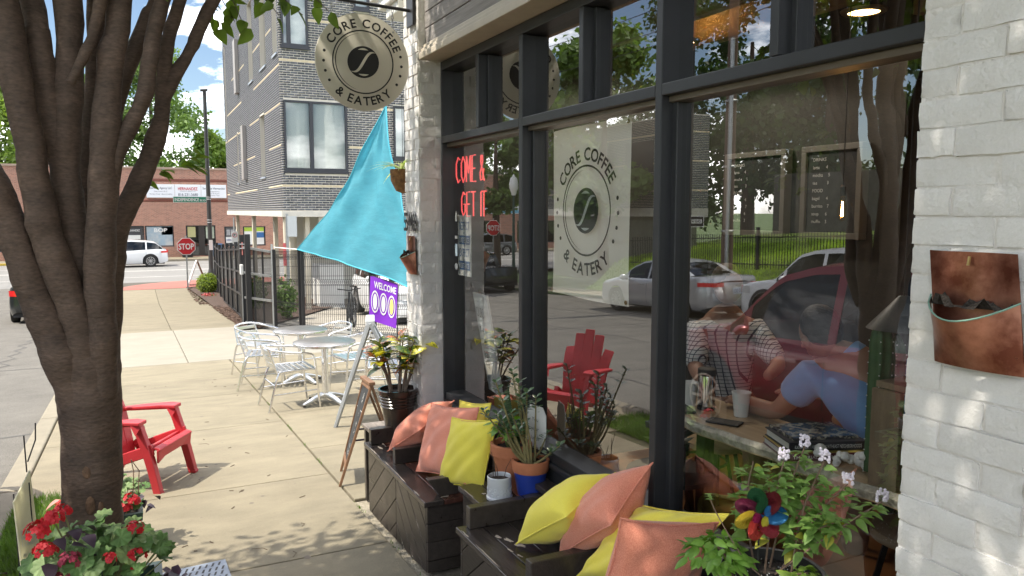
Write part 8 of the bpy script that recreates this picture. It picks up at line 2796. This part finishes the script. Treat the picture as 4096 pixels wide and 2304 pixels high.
# head facing forward and down
hm = (Matrix.Translation(HD) @ Matrix((left.cross(Vector((0, 0, 1))) * 0 + left, fwd, Vector((0, 0, 1)))).transposed().to_4x4() @ Matrix.Rotation(R(-48), 4, 'X'))
mb = MB().ball((0, .0, .0), (.074, .096, .115), 24, 18)
hv = []
for (x, y, z) in mb.v:
	k = max(0, -z / .115)
	hv.append((x * (1 - .28 * k), y * (1 - .15 * k) + .012 * k, z))
mb.v = hv
mb.ball((0, .100, -.012), (.014, .02, .022), 10, 8)
for s in (-1, 1):
	mb.ball((s * .080, .012, -.014), (.010, .018, .030), 10, 8)
	mb.ball((s * .03, .086, .012), (.016, .012, .010), 8, 6)
mb.ball((0, .086, -.052), (.026, .010, .007), 8, 6)
o = mb.build('head', skin, man, smooth=True, sharp=0)
o.matrix_basis = hm
hr = MB()
gh = np.random.default_rng(5)
hr.ball((0, -.034, .018), (.084, .090, .108), 24, 16)
hr.v = [(x * (1 + .03 * noise.noise((x * 40, y * 40, z * 40))), y, z) for x, y, z in hr.v]
hm_ = M('hair_dark', (.030, .024, .020), .55, var=.4, vscale=90, stretch=(1, .3, 1), bump=.6, bscale=120)
o = hr.build('hair', hm_, man, smooth=True, sharp=0)
o.matrix_basis = hm
for base, el, nm in ((HL_, EL, 0), (HR_, ER, 1)):
	d = (base - el).normalized()
	sd = d.cross(Vector((0, 0, 1))).normalized()
	for k in range(5):
		o_ = sd * (.028 - .0175 * k) if k < 4 else sd * (.04 if nm else -.04)
		l = (.070, .080, .076, .062, .05)[k]
		dd = d if k < 4 else (d + sd * (.8 if nm else -.8)).normalized()
		q = base + o_ + d * (.02 if k < 4 else -.02)
		skinned('finger', [q, q + dd * l * .5 + Vector((0, 0, .012)), q + dd * l * .95 - Vector((0, 0, .006))], [(0, 1), (1, 2)], [.0095, .009, .0075], skin, man, 1)
	MB().ball(base + d * .005, (.035, .04, .016), 12, 8).build('palm', skin, man, smooth=True)
seat = thing('counter_stool', 'stool under the person in the blue polo', 'stool', (2.9, 2.06, -.05))
MB().lathe([(.0001, .47), (.17, .47), (.175, .49), (.17, .51), (.0001, .51)], (2.9, 2.06, -.05), 24).build('seat', oakc, seat, smooth=True)
for j in range(4):
	a = PI / 4 + PI / 2 * j
	MB().bar((2.9 + .1 * math.cos(a), 2.06 + .1 * math.sin(a), .42), (2.9 + .2 * math.cos(a), 2.06 + .2 * math.sin(a), -.05), .022).build('leg', darkmetal, seat)
# a second person further in, checked shirt
chk = bpy.data.materials.new('checked_shirt')
chk.use_nodes = True
nt = chk.node_tree
ge = nt.nodes.new('ShaderNodeNewGeometry')
b_ = nt.nodes['Principled BSDF']
b_.inputs['Roughness'].default_value = .9
sep = nt.nodes.new('ShaderNodeSeparateXYZ')
nt.links.new(ge.outputs['Position'], sep.inputs[0])
acc = None
for ax in ('Y', 'Z'):
	mu = nt.nodes.new('ShaderNodeMath')
	mu.operation = 'MODULO'
	ab = nt.nodes.new('ShaderNodeMath')
	ab.operation = 'ABSOLUTE'
	nt.links.new(sep.outputs[ax], ab.inputs[0])
	nt.links.new(ab.outputs[0], mu.inputs[0])
	mu.inputs[1].default_value = .022
	lt_ = nt.nodes.new('ShaderNodeMath')
	lt_.operation = 'LESS_THAN'
	lt_.inputs[1].default_value = .004
	nt.links.new(mu.outputs[0], lt_.inputs[0])
	if acc is None:
		acc = lt_
	else:
		mx = nt.nodes.new('ShaderNodeMath')
		mx.operation = 'MAXIMUM'
		nt.links.new(acc.outputs[0], mx.inputs[0])
		nt.links.new(lt_.outputs[0], mx.inputs[1])
		acc = mx
mixc = nt.nodes.new('ShaderNodeMix')
mixc.data_type = 'RGBA'
mixc.inputs['A'].default_value = (.62, .62, .62, 1)
mixc.inputs['B'].default_value = (.05, .06, .09, 1)
nt.links.new(acc.outputs[0], mixc.inputs['Factor'])
nt.links.new(mixc.outputs['Result'], b_.inputs['Base Color'])
p2_ = thing('person', 'person in a white checked shirt sitting behind the counter end', 'person', (3.05, 3.45, -.05))
hp_ = Vector((3.10, 3.50, .55))
ch_ = Vector((3.06, 3.44, .95))
nk_ = Vector((3.04, 3.41, 1.16))
bv = [hp_, ch_, nk_, nk_ + Vector((-.01, -.02, .12)), nk_ + Vector((-.19, .02, -.05)), Vector((2.74, 3.30, .93)), Vector((2.62, 3.08, .90)), nk_ + Vector((.17, -.06, -.05)), Vector((3.18, 3.12, .95)), Vector((2.95, 2.98, .93)), hp_ + Vector((-.1, -.40, .02)), hp_ + Vector((.1, -.42, .02)), hp_ + Vector((-.1, -.42, -.5)), hp_ + Vector((.1, -.42, -.5))]
bed = [(0, 1), (1, 2), (2, 3), (2, 4), (4, 5), (5, 6), (2, 7), (7, 8), (8, 9), (0, 10), (0, 11), (10, 12), (11, 13)]
skinned('body', bv, bed, [(.16, .12), (.16, .12), (.09, .08), .06, .07, .045, .03, .07, .045, .03, .08, .08, .055, .055], skin, p2_)
skinned('shirt', [hp_, ch_, nk_ - Vector((0, 0, .04)), bv[4], bv[5], bv[7], bv[8]], [(0, 1), (1, 2), (2, 3), (3, 4), (2, 5), (5, 6)], [(.19, .15), (.19, .15), (.12, .10), .09, .065, .09, .065], chk, p2_)
MB().ball(nk_ + Vector((-.015, -.03, .22)), (.076, .09, .11), 20, 14).build('head', skin, p2_, smooth=True)
hh_ = MB().ball(nk_ + Vector((-.01, -.015, .245)), (.084, .095, .10), 20, 14)
hh_.build('hair', M('hair_brown', (.10, .065, .04), .6, var=.4, vscale=60), p2_, smooth=True)
MB().lathe([(.0001, .44), (.18, .44), (.18, .47), (.0001, .47)], (3.10, 3.52, -.05), 20).build('stool_seat', oakc, thing('counter_stool', 'stool under the person in the checked shirt', 'stool', (3.1, 3.5, -.05)), smooth=True)
for j in range(4):
	a = PI / 4 + PI / 2 * j
	MB().bar((3.10 + .1 * math.cos(a), 3.52 + .1 * math.sin(a), .39), (3.10 + .18 * math.cos(a), 3.52 + .18 * math.sin(a), -.05), .022).build('leg', darkmetal, bpy.data.objects['counter_stool.001'])
